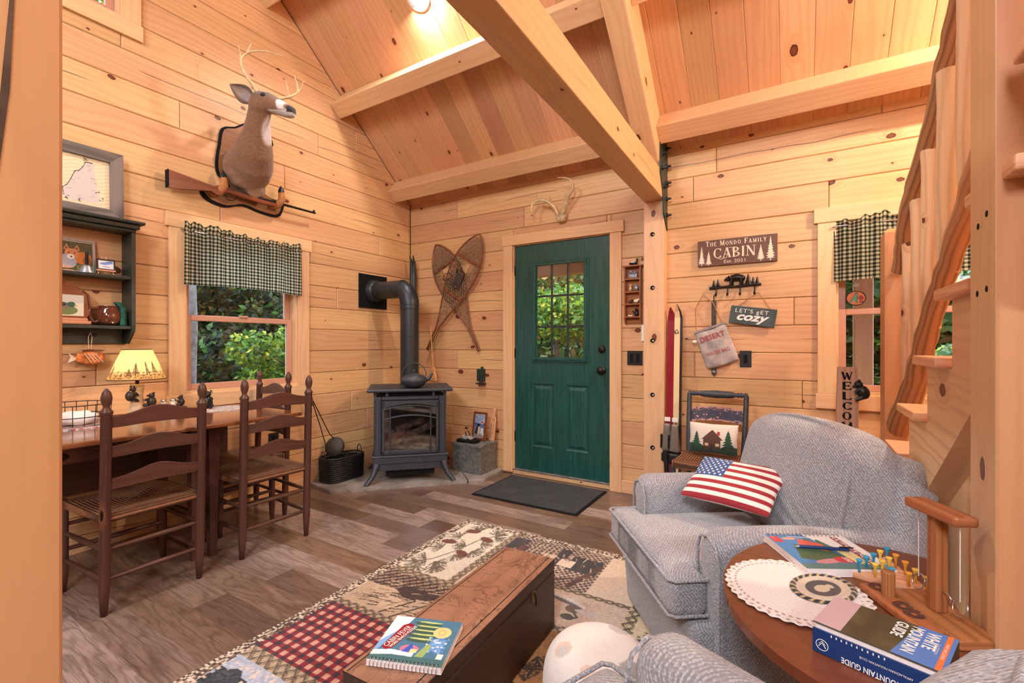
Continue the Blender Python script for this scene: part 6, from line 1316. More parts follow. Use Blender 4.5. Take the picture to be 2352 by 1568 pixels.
# ================================================================== STAIR
st = thing('log_stair', 'open wooden stair with thick plank treads rising towards the loft', 'stair', (0, 0, 0))
def snake(pts, r, seed, wob=.06, n=14, name='log', mat='log', par=None, taper=(), knots=0):
    q = smooth_open(pts, 8) if len(pts) > 2 else [Vector(pts[0]).lerp(Vector(pts[1]), i/14) for i in range(15)]; rr = random.Random(seed); R = []; m = len(q)
    ph = rr.uniform(0, 6)
    for i, p in enumerate(q):
        t = i/(m-1); k = 1+wob*math.sin(t*7+ph)+rr.uniform(-wob, wob)*.35
        for (a, b, f) in taper:
            if a <= t <= b: k *= f
        R.append(r*k); q[i] = p+Vector((rr.uniform(-1, 1), rr.uniform(-1, 1), 0))*r*wob*.35
    return MB().tube(q, R, n).obj(name, mat, par)
RUN, RISE = .2795, .1895; YF, ZF, XE, XS = -1.2975, .9525, 3.795, 3.829
for j in range(-4, 9):
    yf = YF-RUN*j; z = ZF+RISE*j
    if z < 3.2: MB().span((XE, yf-.292, z-.03), (4.68, yf, z), 'x').obj('tread', 'tread', st, .005, 2)
def stringer(x, name='stringer'):
    P = []; lo = lambda y: .84+.70*(-1.8-y)
    top = []
    for j in range(-4, 9):
        yf = YF-RUN*j-.028; z = ZF+RISE*j-.0305; top += [(yf, z-RISE if j > -4 else 0.0), (yf, z)]
    yl = YF-RUN*8-.31; top.append((yl, ZF+RISE*8-.03)); bottom = [(yl, lo(yl)), (-.605, 0.002)]
    poly = top+bottom
    m = MB(frame((x, 0, 0), (0, 1, 0), (0, 0, 1), (1, 0, 0)))
    # convex strips: one quad per tread span
    for j in range(-4, 9):
        a = YF-RUN*j-.028; b = a-RUN; z = ZF+RISE*j-.0305; l1, l2 = max(.0, lo(a)), max(.0, lo(b))
        if l1 == 0 and l2 > 0: pass
        m.prism([(a, min(l1, z)), (a, z), (b, z), (b, min(l2, z))][::1], 0, .07, 'x')
    return m.obj(name, 'log', st)
stringer(XS); stringer(4.60)
nw_ = thing('newel_post', 'square newel post with a chamfered top at the foot of the stair', 'post', (3.87, -.453, 0))
m = MB(); m.span((0, 0, 0), (.097, .15, 1.775)); m.lathe([(.0686, 0), (.05, .022), (.0001, .022)], 4, T(.0485, .075, 1.775) @ SC(1, 1.5, 1) @ RZ(PI/4), smooth=False); m.obj('timber', 'postR', nw_)
rl = thing('log_railing', 'peeled log railing with sloping handrail and upright log balusters on the stair', 'railing', (3.93, -3.6, 0))
hz_ = lambda E: 1.655+.705*(2.99-E); lz_ = lambda E: .745+.76*(3.16-E)
snake([(0, 3.115, hz_(3.115)+.0), (-.008, 2.8, hz_(2.8)+.012), (.006, 2.45, hz_(2.45)-.006), (0, 2.1, hz_(2.1)+.01), (.006, 1.7, hz_(1.7)), (0, 1.2, hz_(1.2))], .039, 2, .20, name='handrail', mat='logd', par=rl)
snake([(0, 3.19, lz_(3.19)), (.006, 2.8, lz_(2.8)-.01), (-.004, 2.4, lz_(2.4)+.01), (.004, 2.0, lz_(2.0)), (0, 1.5, lz_(1.5)), (0, 1.2, lz_(1.2))], .043, 3, .2, name='bottom_rail', mat='logd', par=rl)
for i, E_ in enumerate((2.93, 2.715, 2.495, 2.24, 1.99, 1.74, 1.5)):
    r_ = (.025, .029, .033, .034, .034, .033, .033)[i]; z0, z1 = lz_(E_)-.02, hz_(E_)+.01; H_ = z1-z0
    q = [(0, E_, z0), (.003, E_, z0+.06), (.0, E_+.004, z0+H_*.4), (.003, E_, z0+H_*.75), (0, E_, z1-.05), (0, E_, z1)]
    snake(q, r_, 20+i, .05, name='baluster', par=rl, taper=((0, .05, .6), (.90, 1.0, .55), (.86, .90, .8)))
lr = thing('log_bench', 'short peeled log posts and a rail end standing under the stair', 'logs', (3.96, -1.34, 0))
snake([(0, 0, 0), (0, 0, .4), (.0, 0, .77)], .034, 41, .05, name='log_post', par=lr); snake([(0, .32, 0), (0, .32, .54)], .024, 42, .05, name='log_post', par=lr)
snake([(-.04, -.21, .83), (.2, -.21, .83), (.5, -.21, .84)], .026, 43, .05, name='log_rail', par=lr); snake([(.09, -.12, 0), (.09, -.12, .70)], .032, 44, .05, name='log_post', par=lr)
for y, z in ((0, .70), (.32, .49)): MB().lathe([(.0001, .004), (.007, .003), (.008, 0)], 10, T(-.034 if y == 0 else -.022, y-.012, z) @ RY(-PI/2) @ RX(.3)).obj('bolt_head', 'black', lr)
# ================================================================== RUG
RW, RH = 1.62, 2.30
c = Canvas(RW, RH, 406, 576, (226, 210, 184)); Y = lambda b: RH-b
BR, CRM, TAN, RED, NAVY = (72, 52, 44), (232, 220, 200), (196, 178, 150), (148, 34, 52), (44, 50, 66)
def R_(a0, b0, a1, b1, col, al=1.0): c.rect(a0, Y(b1), a1, Y(b0), col, al)
def SP(a0, b0, a1, b1, cols, cell=.008, p=1.0): c.speckle(a0, Y(b1), a1, Y(b0), cols, cell, p)
def strip(a0, b0, a1, b1, base=TAN, ink=(96, 84, 70)):
    R_(a0, b0, a1, b1, base); v = (b1-b0) > (a1-a0); L = (b1-b0) if v else (a1-a0); wd = (a1-a0) if v else (b1-b0); n = max(1, int(L/.05))
    for i in range(n):
        t0, t1 = i*L/n, (i+1)*L/n
        if v: q = [(a0, b0+t0, a1, b0+t1), (a1, b0+t0, a0, b0+t1)]
        else: q = [(a0+t0, b0, a0+t1, b1), (a0+t0, b1, a0+t1, b0)]
        for x0, y0, x1, y1 in q: c.line([(x0, Y(y0)), (x1, Y(y1))], .007, ink); c.line([(x0+.012, Y(y0)), (x1+.012, Y(y1))], .004, ink)
R_(0, 0, RW, RH, BR); SP(0, 0, RW, RH, [CRM, BR, BR, (150, 128, 108), CRM], .009)
R_(.055, .055, RW-.055, RH-.055, CRM)
# pine cone panel
R_(.055, .055, .385, .71, (244, 236, 220)); SP(.055, .055, .385, .71, [(248, 242, 228), (236, 226, 204)], .006, .4)
rr = random.Random(8)
def needles(a, b, n, L, col, spread=2.6, d0=0):
    for k in range(n): q = d0+rr.uniform(-spread, spread)/2; c.line([(a, Y(b)), (a+L*math.cos(q), Y(b-L*math.sin(q)*1.1))], .0035, col)
c.line([(.33, Y(.10)), (.25, Y(.25)), (.22, Y(.42)), (.17, Y(.56)), (.10, Y(.64))], .008, (92, 82, 70))
for a, b, d in ((.30, .12, 1.5), (.31, .15, .3), (.17, .13, 2.2), (.29, .27, .2), (.13, .26, 2.6), (.22, .33, 3.5), (.30, .38, -.3), (.12, .42, 2.8), (.24, .46, -.6), (.14, .58, 3.6), (.20, .58, -.4), (.12, .62, 4.0), (.23, .62, -1.0), (.15, .66, 4.6)): needles(a, b, 24, .075, rr.choice([(112, 104, 84), (92, 80, 64), (128, 118, 96)]), 2.4, d); needles(a+.01, b+.01, 18, .06, (104, 94, 76), 3.0, d+.4)
for a, b, ro in ((.15, .15, .4), (.29, .21, -.3), (.11, .34, .2), (.27, .43, -.5)):
    c.ell(a, Y(b), .048, .028, (122, 62, 50), rot=ro)
    for k in range(-3, 4): c.line([(a+k*.013-.006, Y(b)-.02), (a+k*.013+.006, Y(b)+.02)], .0035, (74, 44, 38))
strip(.385, .055, .43, .71); strip(.055, .71, .83, .755)
# dark lodge panel, small cream panel
R_(.43, .055, 1.02, .47, (210, 188, 168)); rr = random.Random(3)
SP(.43, .055, 1.02, .47, [(58, 54, 58), (206, 186, 166), (92, 62, 56), (184, 160, 140)], .016)
R_(.43, .08, .53, .40, (52, 50, 58)); R_(.50, .16, .56, .3, (100, 60, 60)); R_(.74, .09, .80, .3, (56, 50, 54)); R_(.83, .14, 1.0, .30, (48, 46, 52)); R_(.66, .18, .74, .24, (226, 206, 184)); R_(.78, .20, .86, .28, (232, 214, 194)); c.line([(.92, Y(.45)), (1.0, Y(.2))], .03, (84, 56, 48)); c.line([(.82, Y(.44)), (.98, Y(.32))], .018, (96, 64, 54)); c.line([(.70, Y(.44)), (.80, Y(.46))], .016, (96, 64, 54))
for k in range(12): c.line([(.57+.014*k, Y(.07)), (.55+.014*k, Y(.26))], .005, (222, 204, 180) if k % 2 else (84, 66, 60))
R_(.43, .47, .83, .71, (232, 212, 188)); R_(.50, .56, .60, .60, (166, 74, 70)); c.ell(.56, Y(.54), .05, .03, (146, 60, 58)); SP(.43, .47, .60, .53, [(70, 60, 56), (200, 180, 156)], .01, .6)
# bear / forest panel
R_(.055, .755, .80, 1.075, (206, 184, 158)); SP(.055, .755, .80, .90, [(74, 56, 50), (60, 46, 44), (122, 96, 82), (200, 176, 150)], .011)
c.ell(.33, Y(.88), .10, .05, (66, 50, 52)); c.ell(.42, Y(.86), .045, .032, (58, 44, 48)); c.line([(.27, Y(.90)), (.20, Y(.98))], .02, (70, 54, 52)); c.ell(.19, Y(.93), .08, .04, (222, 200, 170)); c.ell(.26, Y(.99), .10, .05, (228, 206, 178))
for k in range(9): c.line([(.34+.035*k, Y(.93)), (.26+.035*k, Y(1.07))], .011, (88, 66, 56) if k % 2 else (206, 186, 160))
for k in range(8): c.line([(.10+.02*k, Y(.99)), (.08+.02*k, Y(1.03))], .004, (60, 48, 44))
for k in range(170):
    a_, b_ = rr.uniform(.06, .78), rr.uniform(.765, 1.06); c.line([(a_, Y(b_)), (min(.795, a_+rr.uniform(.02, .07)), Y(b_-rr.uniform(.005, .02)))], rr.uniform(.003, .007), rr.choice([(58, 44, 42), (84, 66, 58), (226, 206, 178), (110, 88, 74)]))
for k in range(150):
    a_, b_ = rr.uniform(.44, 1.0), rr.uniform(.065, .46); c.line([(a_, Y(b_)), (a_+rr.uniform(-.01, .03), Y(min(.465, b_+rr.uniform(.01, .05))))], rr.uniform(.003, .007), rr.choice([(50, 46, 50), (96, 64, 58), (228, 210, 186), (120, 96, 84)]))
strip(.055, 1.075, .83, 1.115)
# buffalo check panel
R_(.055, 1.115, .80, 1.475, (226, 176, 156)); cs_ = .0245; ga = np.floor((c.X-.055)/cs_).astype(int); gb = np.floor((Y(1.115)-c.Y)/cs_).astype(int)
M_ = (c.X >= .055) & (c.X <= .80) & (c.Y <= Y(1.115)) & (c.Y >= Y(1.475))
c.put(M_ & ((ga % 2 == 0) | (gb % 2 == 0)), RED); c.put(M_ & (ga % 2 == 0) & (gb % 2 == 0), (62, 40, 58)); c.put(M_ & (ga % 2 == 0) & (gb % 2 == 1), (142, 28, 50))
strip(.055, 1.475, .83, 1.535)
# cabin scene
R_(.055, 1.535, .80, 2.2, (226, 206, 190)); R_(.055, 1.535, .80, 1.60, (190, 202, 222)); SP(.055, 1.535, .80, 1.66, [(210, 216, 230), (234, 222, 210), (176, 190, 216)], .012, .6)
c.ell(.14, Y(1.72), .07, .14, (46, 60, 70)); SP(.06, 1.60, .22, 1.86, [(46, 60, 70), (70, 84, 90), (30, 40, 50)], .01, .7); c.poly([(.20, Y(1.90)), (.20, Y(1.74)), (.34, Y(1.60)), (.46, Y(1.74)), (.46, Y(1.90))], (206, 120, 112)); c.line([(.18, Y(1.76)), (.34, Y(1.59)), (.48, Y(1.76))], .02, (140, 52, 62)); R_(.25, 1.74, .30, 1.79, (240, 226, 210)); R_(.34, 1.78, .39, 1.9, (66, 56, 64)); SP(.2, 1.62, .6, 1.9, [(150, 60, 66), (232, 190, 176)], .012, .4); R_(.055, 1.9, .8, 2.2, (224, 200, 180))
# right-hand panels
strip(.80, .47, .83, 2.2); R_(.83, .50, 1.24, .76, (214, 190, 174)); SP(.83, .5, 1.24, .76, [(220, 200, 184), (206, 178, 162)], .01, .5)
c.ell(.95, Y(.56), .12, .025, (226, 218, 212), rot=-.25); c.ell(.94, Y(.575), .12, .012, (110, 112, 120), rot=-.2); c.ell(1.02, Y(.62), .035, .028, (120, 100, 90)); c.ell(1.08, Y(.62), .05, .016, (206, 200, 196)); c.ell(1.02, Y(.685), .03, .022, (84, 84, 78)); c.line([(1.03, Y(.64)), (1.06, Y(.67)), (1.03, Y(.70))], .012, (90, 88, 84))
strip(.83, .76, 1.24, .80); strip(.83, .47, 1.24, .50); R_(.83, .80, 1.24, 2.2, (178, 132, 82)); SP(.83, .80, 1.24, 2.2, [(188, 144, 92), (164, 116, 68)], .008, .6)
for k in range(46):
    a, b = rr.uniform(.86, 1.22), .86+k*.028; needles(a, b, 14, .07, (54, 42, 32), 1.6, rr.uniform(0, 6))
strip(1.24, .055, 1.29, 2.2, (206, 186, 150), (66, 56, 46)); R_(1.02, .055, 1.24, .47, (226, 206, 184)); R_(1.29, .055, RW-.055, 2.2, (222, 200, 170)); c.ell(1.38, Y(.70), .07, .03, NAVY); c.ell(1.36, Y(.755), .07, .028, NAVY); SP(1.29, .62, 1.5, .82, [(206, 186, 150), (90, 76, 60)], .01, .3)
rug = thing('lodge_rug', 'patchwork lodge rug with red checks, pine cones and woodland panels under the chest', 'rug', (1.593, -1.112, 0), .016)
r = np.random.default_rng(4); c.a = np.clip(c.a*(1+r.normal(size=c.a.shape[:2])[..., None]*.05), 0, 1)
MB().span((0, -RH, .0005), (RW, 0, .0068)).obj('rug_backing', 'bark_dark', rug, .002)
c.plane('woven_pile', 'rug', rug, T(0, -RH, .008))
# ================================================================== CHEST
cx_ = thing('wooden_chest', 'long low old wooden chest standing on the rug', 'chest', (2.506, -2.19, .0092), .035)
a0, a1, b0, b1, hh_ = -.118, .118, -.575, .31, .285
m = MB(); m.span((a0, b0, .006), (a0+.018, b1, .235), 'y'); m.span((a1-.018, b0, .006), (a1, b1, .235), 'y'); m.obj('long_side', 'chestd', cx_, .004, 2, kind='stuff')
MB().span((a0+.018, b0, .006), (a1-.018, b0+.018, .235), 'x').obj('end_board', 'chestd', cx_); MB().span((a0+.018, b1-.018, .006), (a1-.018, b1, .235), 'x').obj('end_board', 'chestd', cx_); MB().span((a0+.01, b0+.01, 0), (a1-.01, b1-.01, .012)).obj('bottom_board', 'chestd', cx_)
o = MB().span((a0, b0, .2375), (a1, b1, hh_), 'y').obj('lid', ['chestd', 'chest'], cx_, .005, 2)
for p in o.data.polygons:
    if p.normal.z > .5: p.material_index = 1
MB().span((a1-.026, b0+.004, hh_), (a1-.0235, b1-.002, hh_+.0008), 'y').obj('edge_joint', 'flat_black', cx_); MB().span((a0+.016, b0+.004, hh_), (a0+.018, b1-.002, hh_+.0008), 'y').obj('edge_joint', 'flat_black', cx_)
MB().prism([(-.012, -.022), (.012, -.022), (.014, .014), (0, .022), (-.014, .014)], 0, .003, 'x', T(a1, .115, .222) @ RZ(PI/2) @ RX(PI/2)).obj('keyhole_plate', plain('old_brass', srgb(130, 92, 60), .5, metal=.6), cx_); MB().tube([(a1+.004, .115, .235), (a1+.012, .112, .215), (a1+.012, .112, .19)], .0035, 6).obj('hasp', 'bronze', cx_)
def spiral_book(name, label, w, h, d, cv, M, spine='left', pages=(232, 216, 216)):
    t = thing(name, label, 'book', M=M); MT['pg'] = MT.get('pg') or plain('book_pages', srgb(236, 224, 222), .9, noise=.04, nscale=200)
    MB().span((0, 0, .001), (w, h, d-.001)).obj('page_block', 'pg', t); MB().span((-.001, -.001, 0), (w+.001, h+.001, .0012)).obj('back_cover', 'pg', t); MB().span((0, 0, d-.001), (w, h, d-.0002)).obj('front_cover', 'white', t)
    cv.plane('cover_print', 'print', t, T(0, 0, d)); n = 18
    for i in range(n):
        s_ = .012+(h-.024 if spine == 'left' else w-.024)*i/(n-1); q = [(math.cos(a)*.011, math.sin(a)*(d*.5+.003)) for a in np.linspace(0, 2*PI, 15)[:-1]]
        P = [(u+.004, s_, d*.5+v) if spine == 'left' else (s_, u+.004, d*.5+v) for u, v in q]; MB().tube(P, .0011, 5, True).obj('wire_ring', 'steel' if spine != 'white' else 'white', t)
        MB().lathe([(.0001, 0), (.0028, 0)], 8, T(.009 if spine == 'left' else s_, s_ if spine == 'left' else .009, d+.0003)).obj('punched_hole', 'flat_black', t)
    return t
c = Canvas(.215, .205, 160, 152, (70, 120, 150)); c.poly([(0, 0), (.03, .12), (.06, .205), (0, .205)], (130, 176, 226)); c.poly([(0, .08), (.05, .16), (.06, .205), (0, .205)], (236, 240, 248)); c.rect(.0, 0, .215, .03, (64, 110, 116)); c.poly([(0, .02), (.06, .03), (.12, .028), (.12, .045), (.05, .05), (0, .04)], (238, 240, 246))
for k in range(5): c.ell(.115, .10+.02*k, .045, .010, (58, 92, 80)); c.ell(.12, .107+.02*k, .038, .004, (190, 206, 130))
c.ell(.17, .145, .027, .026, (246, 206, 140)); c.ell(.17, .145, .012, .012, (230, 150, 80), rim=.2); c.rect(.15, .06, .19, .11, (110, 160, 214)); c.speckle(.14, .05, .2, .12, [(230, 240, 250), (90, 140, 220), (120, 170, 220)], .006, .5); c.poly([(.125, .03), (.15, .03), (.16, .08), (.145, .09)], (150, 176, 110)); c.ell(.10, .06, .028, .016, (206, 120, 150)); c.poly([(.08, .045), (.10, .085), (.12, .045)], (60, 90, 190)); c.rect(.105, .045, .125, .06, (246, 214, 150)); c.rect(.187, .03, .205, .052, (244, 230, 224))
bf = spiral_book('puzzle_book', 'wire-bound puzzle book with a painted woodland cover lying on the chest', .215, .205, .018, c, frame((2.452, -2.722, .2955), (.933, .36, 0), (-.36, .933, 0), (0, 0, 1)), 'bottom')
MB().prism([(.018, .055), (.034, .045), (.05, .055), (.078, .135), (.072, .168), (.055, .172), (.04, .16)], 0, .0003, 'x', T(0, 0, .0184)).obj('title_badge', 'skired', bf)
MT['whitei'] = MT['white']
text('lettering', 'CABIN FEVER', .105, .017, T(.034, .056, .0189) @ RZ(1.22), 'white', bf); text('lettering', 'WORD SEARCH PUZZLES', .112, .010, T(.047, .054, .0189) @ RZ(1.22), 'white', bf, bold=.02)
# ================================================================== ARMCHAIRS
def armchair(label, loc, rz):
    t = thing('armchair', label, 'armchair', (*loc, 0), rz, group='grey upholstered armchairs'); G_ = 'grey'
    MB().rbox((.43, 0, .155), (.78, .69, .29), .03, 6, fn=lambda w, p: (w[0]+.012*(1-p[2])*(p[0] < -.9), w[1], w[2])).obj('skirted_base', G_, t)
    m = MB(); m.rbox((.28, 0, .372), (.60, .475, .135), .035, 8, (0, 0, .022)); m.rbox((.045, 0, .372), (.13, .66, .135), .035, 8, (0, 0, .012)); m.obj('seat_cushion', G_, t, kind='stuff')
    loop = [(-.022, -.315), (-.022, .315), (-.005, .33), (.10, .33), (.108, .322)]
    for z in (.318, .43): MB().tube([(a, b, z) for a, b in [(.108, -.322), (.10, -.33), (-.005, -.33)]+loop], .0055, 6).obj('cushion_piping', G_, t)
    for s in (-1, 1):
        MB().rbox((.455, s*.305, .30), (.70, .145, .57), .062, 7, fn=lambda w, p: (w[0], w[1]+(.012*p[2]*s if True else 0), w[2]-.03*max(0, p[0]+.2)*(p[2] > 0))).obj('arm', G_, t)
        MB().tube([(.112, s*(.305+a), z) for a, z in ((-.062, .05), (-.062, .5), (-.045, .545), (0, .562), (.05, .545), (.072, .5), (.07, .05))], .0055, 6).obj('arm_piping', G_, t)
    Mt = T(.66, 0, .12) @ RY(.20)
    MB().rbox((.06, 0, .33), (.16, .72, .70), .06, 8, M=Mt, fn=lambda w, p: (w[0]+.0, w[1]*(1-.05*max(0, p[2])), w[2]+.02*(1-p[1]*p[1])*(p[2] > .9))).obj('back', G_, t)
    def bk_(w, p):
        qa = math.atan2(w[2]+.21, w[1]+.36); dd_ = math.hypot(w[2]+.21, w[1]+.36); pl_ = (.006*math.sin(qa*34+2*math.sin(dd_*9))+.003*math.sin(qa*71))*(p[0] < 0)*math.exp(-((dd_-.24)/.14)**2)*max(0, 1-abs(p[2])**6)
        return (w[0]+pl_-.03*(p[0] < 0)*(1-p[2]**2)*(1-p[1]**2), w[1]*(1-.07*max(0, p[2])**2), w[2]+.035*(1-p[1]**2)*(p[2] > .5))
    MB().rbox((-.075, 0, .495), (.22, .64, .47), .085, 34, (.02, 0, .0), M=Mt, fn=bk_).obj('back_cushion', G_, t)
    h_ = [(-.162, .284, .30), (-.168, .290, .38), (-.170, .292, .49), (-.164, .282, .60), (-.150, .262, .685), (-.142, .18, .735)]; q = h_+[(-.140, 0, .757)]+[(a_, -b_, c_) for a_, b_, c_ in h_[::-1]]
    MB(Mt).tube(smooth_open(q, 4), .009, 7).obj('back_piping', G_, t)
    return t
A1 = armchair('grey upholstered armchair with a striped flag cushion, facing the rug beside the round table', (2.948, -1.819), math.radians(36.2))
A2 = armchair('nearer grey upholstered armchair cut off by the bottom of the picture', (2.971, -2.862), math.radians(-23))
# flag cushion
c = Canvas(.36, .235, 252, 164, (240, 232, 222)); sh_ = .235/13
for i in range(0, 13, 2): c.rect(0, i*sh_, .36, (i+1)*sh_, (158, 42, 52))
c.rect(0, 6*sh_, .15, .235, (54, 84, 140))
def star(cx, cy, r): return [(cx+r*(1 if k % 2 == 0 else .42)*math.sin(k*PI/5), cy+r*(1 if k % 2 == 0 else .42)*math.cos(k*PI/5)) for k in range(10)]
for j in range(9):
    for i in range(6 if j % 2 == 0 else 5): c.poly(star(.0135+.0245*i+(0 if j % 2 == 0 else .01225), 6*sh_+.0125+.0128*j, .0068), (244, 240, 230))
fp = thing('flag_cushion', 'stars and stripes cushion leaning in the grey armchair', 'cushion')
xa = Vector((.928, -.371, .031)); ya = Vector((.29, .772, .566)); za = xa.cross(ya)
fp.matrix_world = frame((3.246, -1.530, .614), xa, ya, za); pillow_mesh('printed_cover', c, .36, .235, .036, fp, 'cloth')
# white fleece pouf
pf_ = thing('fleece_cushion', 'round white fleece floor cushion with soft grey pine cone print between the armchairs', 'cushion', (2.965, -2.30, .009))
nu, nv = 160, 70; th = np.linspace(0, 2*PI, nu)[:, None]; ph = np.linspace(0.0, PI, nv)[None, :]; e = .8
P = np.stack([.165*np.sign(np.cos(th))*np.abs(np.cos(th))*np.sin(ph)**.6, .165*np.sin(th)*np.sin(ph)**.6, .15+.148*np.sign(np.cos(ph))*np.abs(np.cos(ph))**.7+0*th], -1)
C = np.ones((nu, nv, 3))*np.array([236, 230, 226])/255
for k in range(26):
    q, s = rr.uniform(0, 2*PI), rr.uniform(.3, 2.2); px_, py_, pz_ = .165*math.cos(q)*math.sin(s)**.6, .165*math.sin(q)*math.sin(s)**.6, .15+.148*math.copysign(abs(math.cos(s))**.7, math.cos(s))
    dd = np.sqrt((P[..., 0]-px_)**2+(P[..., 1]-py_)**2+(P[..., 2]-pz_)**2); C[dd < rr.uniform(.018, .034)] = np.array(rr.choice([(168, 168, 170), (200, 196, 196), (226, 200, 184)]))/255
gridmesh('fleece_cover', P, C, 'rug', pf_)
# ================================================================== ROUND TABLE
rt = thing('round_side_table', 'round drop-leaf side table of dark brown wood between the armchairs', 'table', (3.655, -2.274, 0))
TZ2 = .585; ax_, by_ = .352, .392; XC = 3.772-3.655
pts = [(ax_*math.cos(q), by_*math.sin(q)) for q in np.linspace(0, 2*PI, 73)[:-1]]
ymid = (-.14, .14)
def seg_y(lo, hi): 
    pl = clip(clip(pts, (0, 1), hi), (0, -1), -lo); return clip(pl, (1, 0), XC)
for lo, hi in ((-.5, -.141), (-.139, .139), (.141, .5)): MB().prism(seg_y(lo, hi), TZ2-.022, TZ2, 'x').obj('top_board', 'sidet', rt, .004, 2)
MB().span((XC-.002, -.25, TZ2-.27), (XC+.0, .25, TZ2-.024)).obj('drop_leaf', 'sidet', rt)
MB().lathe([(.0001, .03), (.05, .03), (.045, .10), (.028, .18), (.034, .30), (.05, .38), (.04, .45), (.05, TZ2-.05), (.0001, TZ2-.05)], 20, T(-.05, 0, 0)).obj('pedestal', 'dark', rt); MB().span((-.22, -.035, TZ2-.05), (.06, .035, TZ2-.022), 'x').span((-.085, -.2, TZ2-.0501), (-.015, .2, TZ2-.0221), 'y').obj('top_cleat', 'dark', rt)
for q in (.4, 2.2, 3.7, 5.4): MB().tube([(-.05+.04*math.cos(q), .04*math.sin(q), .09), (-.05+.13*math.cos(q), .13*math.sin(q), .07), (-.05+.19*math.cos(q), .19*math.sin(q), .016)], [.026, .022, .016], 8).obj('foot', 'dark', rt)
Z2 = TZ2+.0008
dl = thing('crochet_doily', 'round white crocheted doily on the round side table', 'doily', (3.462, -2.298, Z2)); nu, nv = 240, 60; th = np.linspace(0, 2*PI, nu)[:, None]; u = np.linspace(.01, 1, nv)[None, :]
P = np.stack([.152*u*np.cos(th)*(1+.02*np.sin(th*36)*(u > .9)), .158*u*np.sin(th)*(1+.02*np.sin(th*36)*(u > .9)), .003+.0012*np.abs(np.sin(u*PI*16))+0*th], -1); C = np.ones((nu, nv, 3))*np.array([238, 230, 228])/255
C[(np.abs(u-.86) < .02) & (np.sin(th*60) > .2)] = np.array([170, 140, 124])/255; C[(np.abs(u-.95) < .02) & (np.sin(th*48) > .5)] = np.array([176, 146, 128])/255; gridmesh('crocheted_cloth', P, C, 'rug', dl, thick=.002)
co = thing('bear_coaster', 'oval black and cream braided mat with a bear picture on the doily', 'coaster', (3.518, -2.262, Z2+.0052), -.5); nu, nv = 160, 40; th = np.linspace(0, 2*PI, nu)[:, None]; u = np.linspace(.01, 1, nv)[None, :]
P = np.stack([.062*u*np.cos(th)+0, .088*u*np.sin(th), .003+.003*np.abs(np.sin(u*PI*5))*(u > .7)+0*th], -1); C = np.ones((nu, nv, 3))*np.array([214, 196, 176])/255; k = (np.floor(th*10+u*8) % 3); C[(u > .8) & (k > 0)] = np.array([40, 44, 52])/255; C[(u > .8) & (k == 0)] = np.array([206, 180, 130])/255
C[(u < .52)*np.ones_like(th, bool)] = np.array([74, 66, 66])/255; bx, by = P[..., 0], P[..., 1]; C[(np.hypot(bx/.014, (by+.004)/.022) < 1) | (np.hypot((bx-.004)/.009, (by-.022)/.009) < 1)] = np.array([216, 196, 170])/255; gridmesh('braided_oval', P, C, 'rug', co)
# guide book in its slip case (pages edge towards the doily)
gx = Vector((.176, -.062, 0)).normalized(); gy = Vector((.062, .176, 0)).normalized()
gk = thing('guide_book_box', 'thick blue guide book in a boxed case with white block lettering on the round table', 'book', M=frame((3.490, -2.528, Z2), gx, gy, (0, 0, 1)))
MT['navy'] = plain('navy_card', srgb(22, 56, 112), .3); MT['olive'] = plain('dark_photo_green', srgb(72, 70, 50), .3, noise=.35, nscale=18); MT['skyb'] = plain('cover_blue', srgb(84, 128, 196), .3); MT['orange'] = plain('cover_orange', srgb(232, 120, 66), .35); MT['pink'] = plain('pale_mauve', srgb(196, 168, 176), .35)
L_, D_, H_ = .190, .135, .058
MB().span((.004, .004, .004), (L_-.002, D_, H_-.003)).obj('page_block', 'pg', gk); MB().span((0, 0, 0), (L_, D_, .003)).obj('bottom_cover', 'white', gk, .001)
MB().span((0, -.0015, .001), (L_, .003, .036)).obj('spine_band', 'navy', gk); MB().span((.0, -.001, .036), (L_, .003, .045)).obj('second_spine', 'navy', gk)
MB().span((0, 0, H_-.003), (L_, D_, H_)).obj('top_cover', 'olive', gk, .0008); MB().span((L_-.003, 0, .001), (L_, D_, H_-.003)).obj('case_end', 'black', gk)
MB().span((0, .0, H_), (.045, D_, H_+.0003)).obj('cover_panel', 'pink', gk); MB().prism([(.118, 0), (L_, 0), (L_, D_), (.135, D_)], H_, H_+.0003).obj('cover_panel', 'skyb', gk); MB().span((.176, 0, H_+.0003), (.184, D_, H_+.0006)).obj('orange_band', 'orange', gk); MB().span((.176, -.0018, .001), (.184, -.0012, .036)).obj('orange_band', 'orange', gk)
for i, (w_, ln, sz) in enumerate((('WHITE', .068, .0185), ('MOUNTAIN', .106, .0185), ('GUIDE', .062, .0185))): text('lettering', w_, ln, sz, T(.150-.0225*i, .124, H_+.0006) @ RZ(-PI/2), 'white', gk, bold=.03)
text('lettering', '31st EDITION', .04, .004, T(.168, .09, H_+.0006) @ RZ(-PI/2), 'white', gk); text('lettering', 'MAPS INCLUDED', .06, .004, T(.178, .10, H_+.0008) @ RZ(-PI/2), 'white', gk)
text('lettering', 'WHITE MOUNTAIN GUIDE', .125, .011, T(.172, -.0020, .012) @ RZ(PI) @ RX(-PI/2) , 'white', gk, bold=.02); text('lettering', 'APPALACHIAN MOUNTAIN CLUB', .075, .004, T(.150, -.0020, .028) @ RZ(PI) @ RX(-PI/2), 'white', gk)
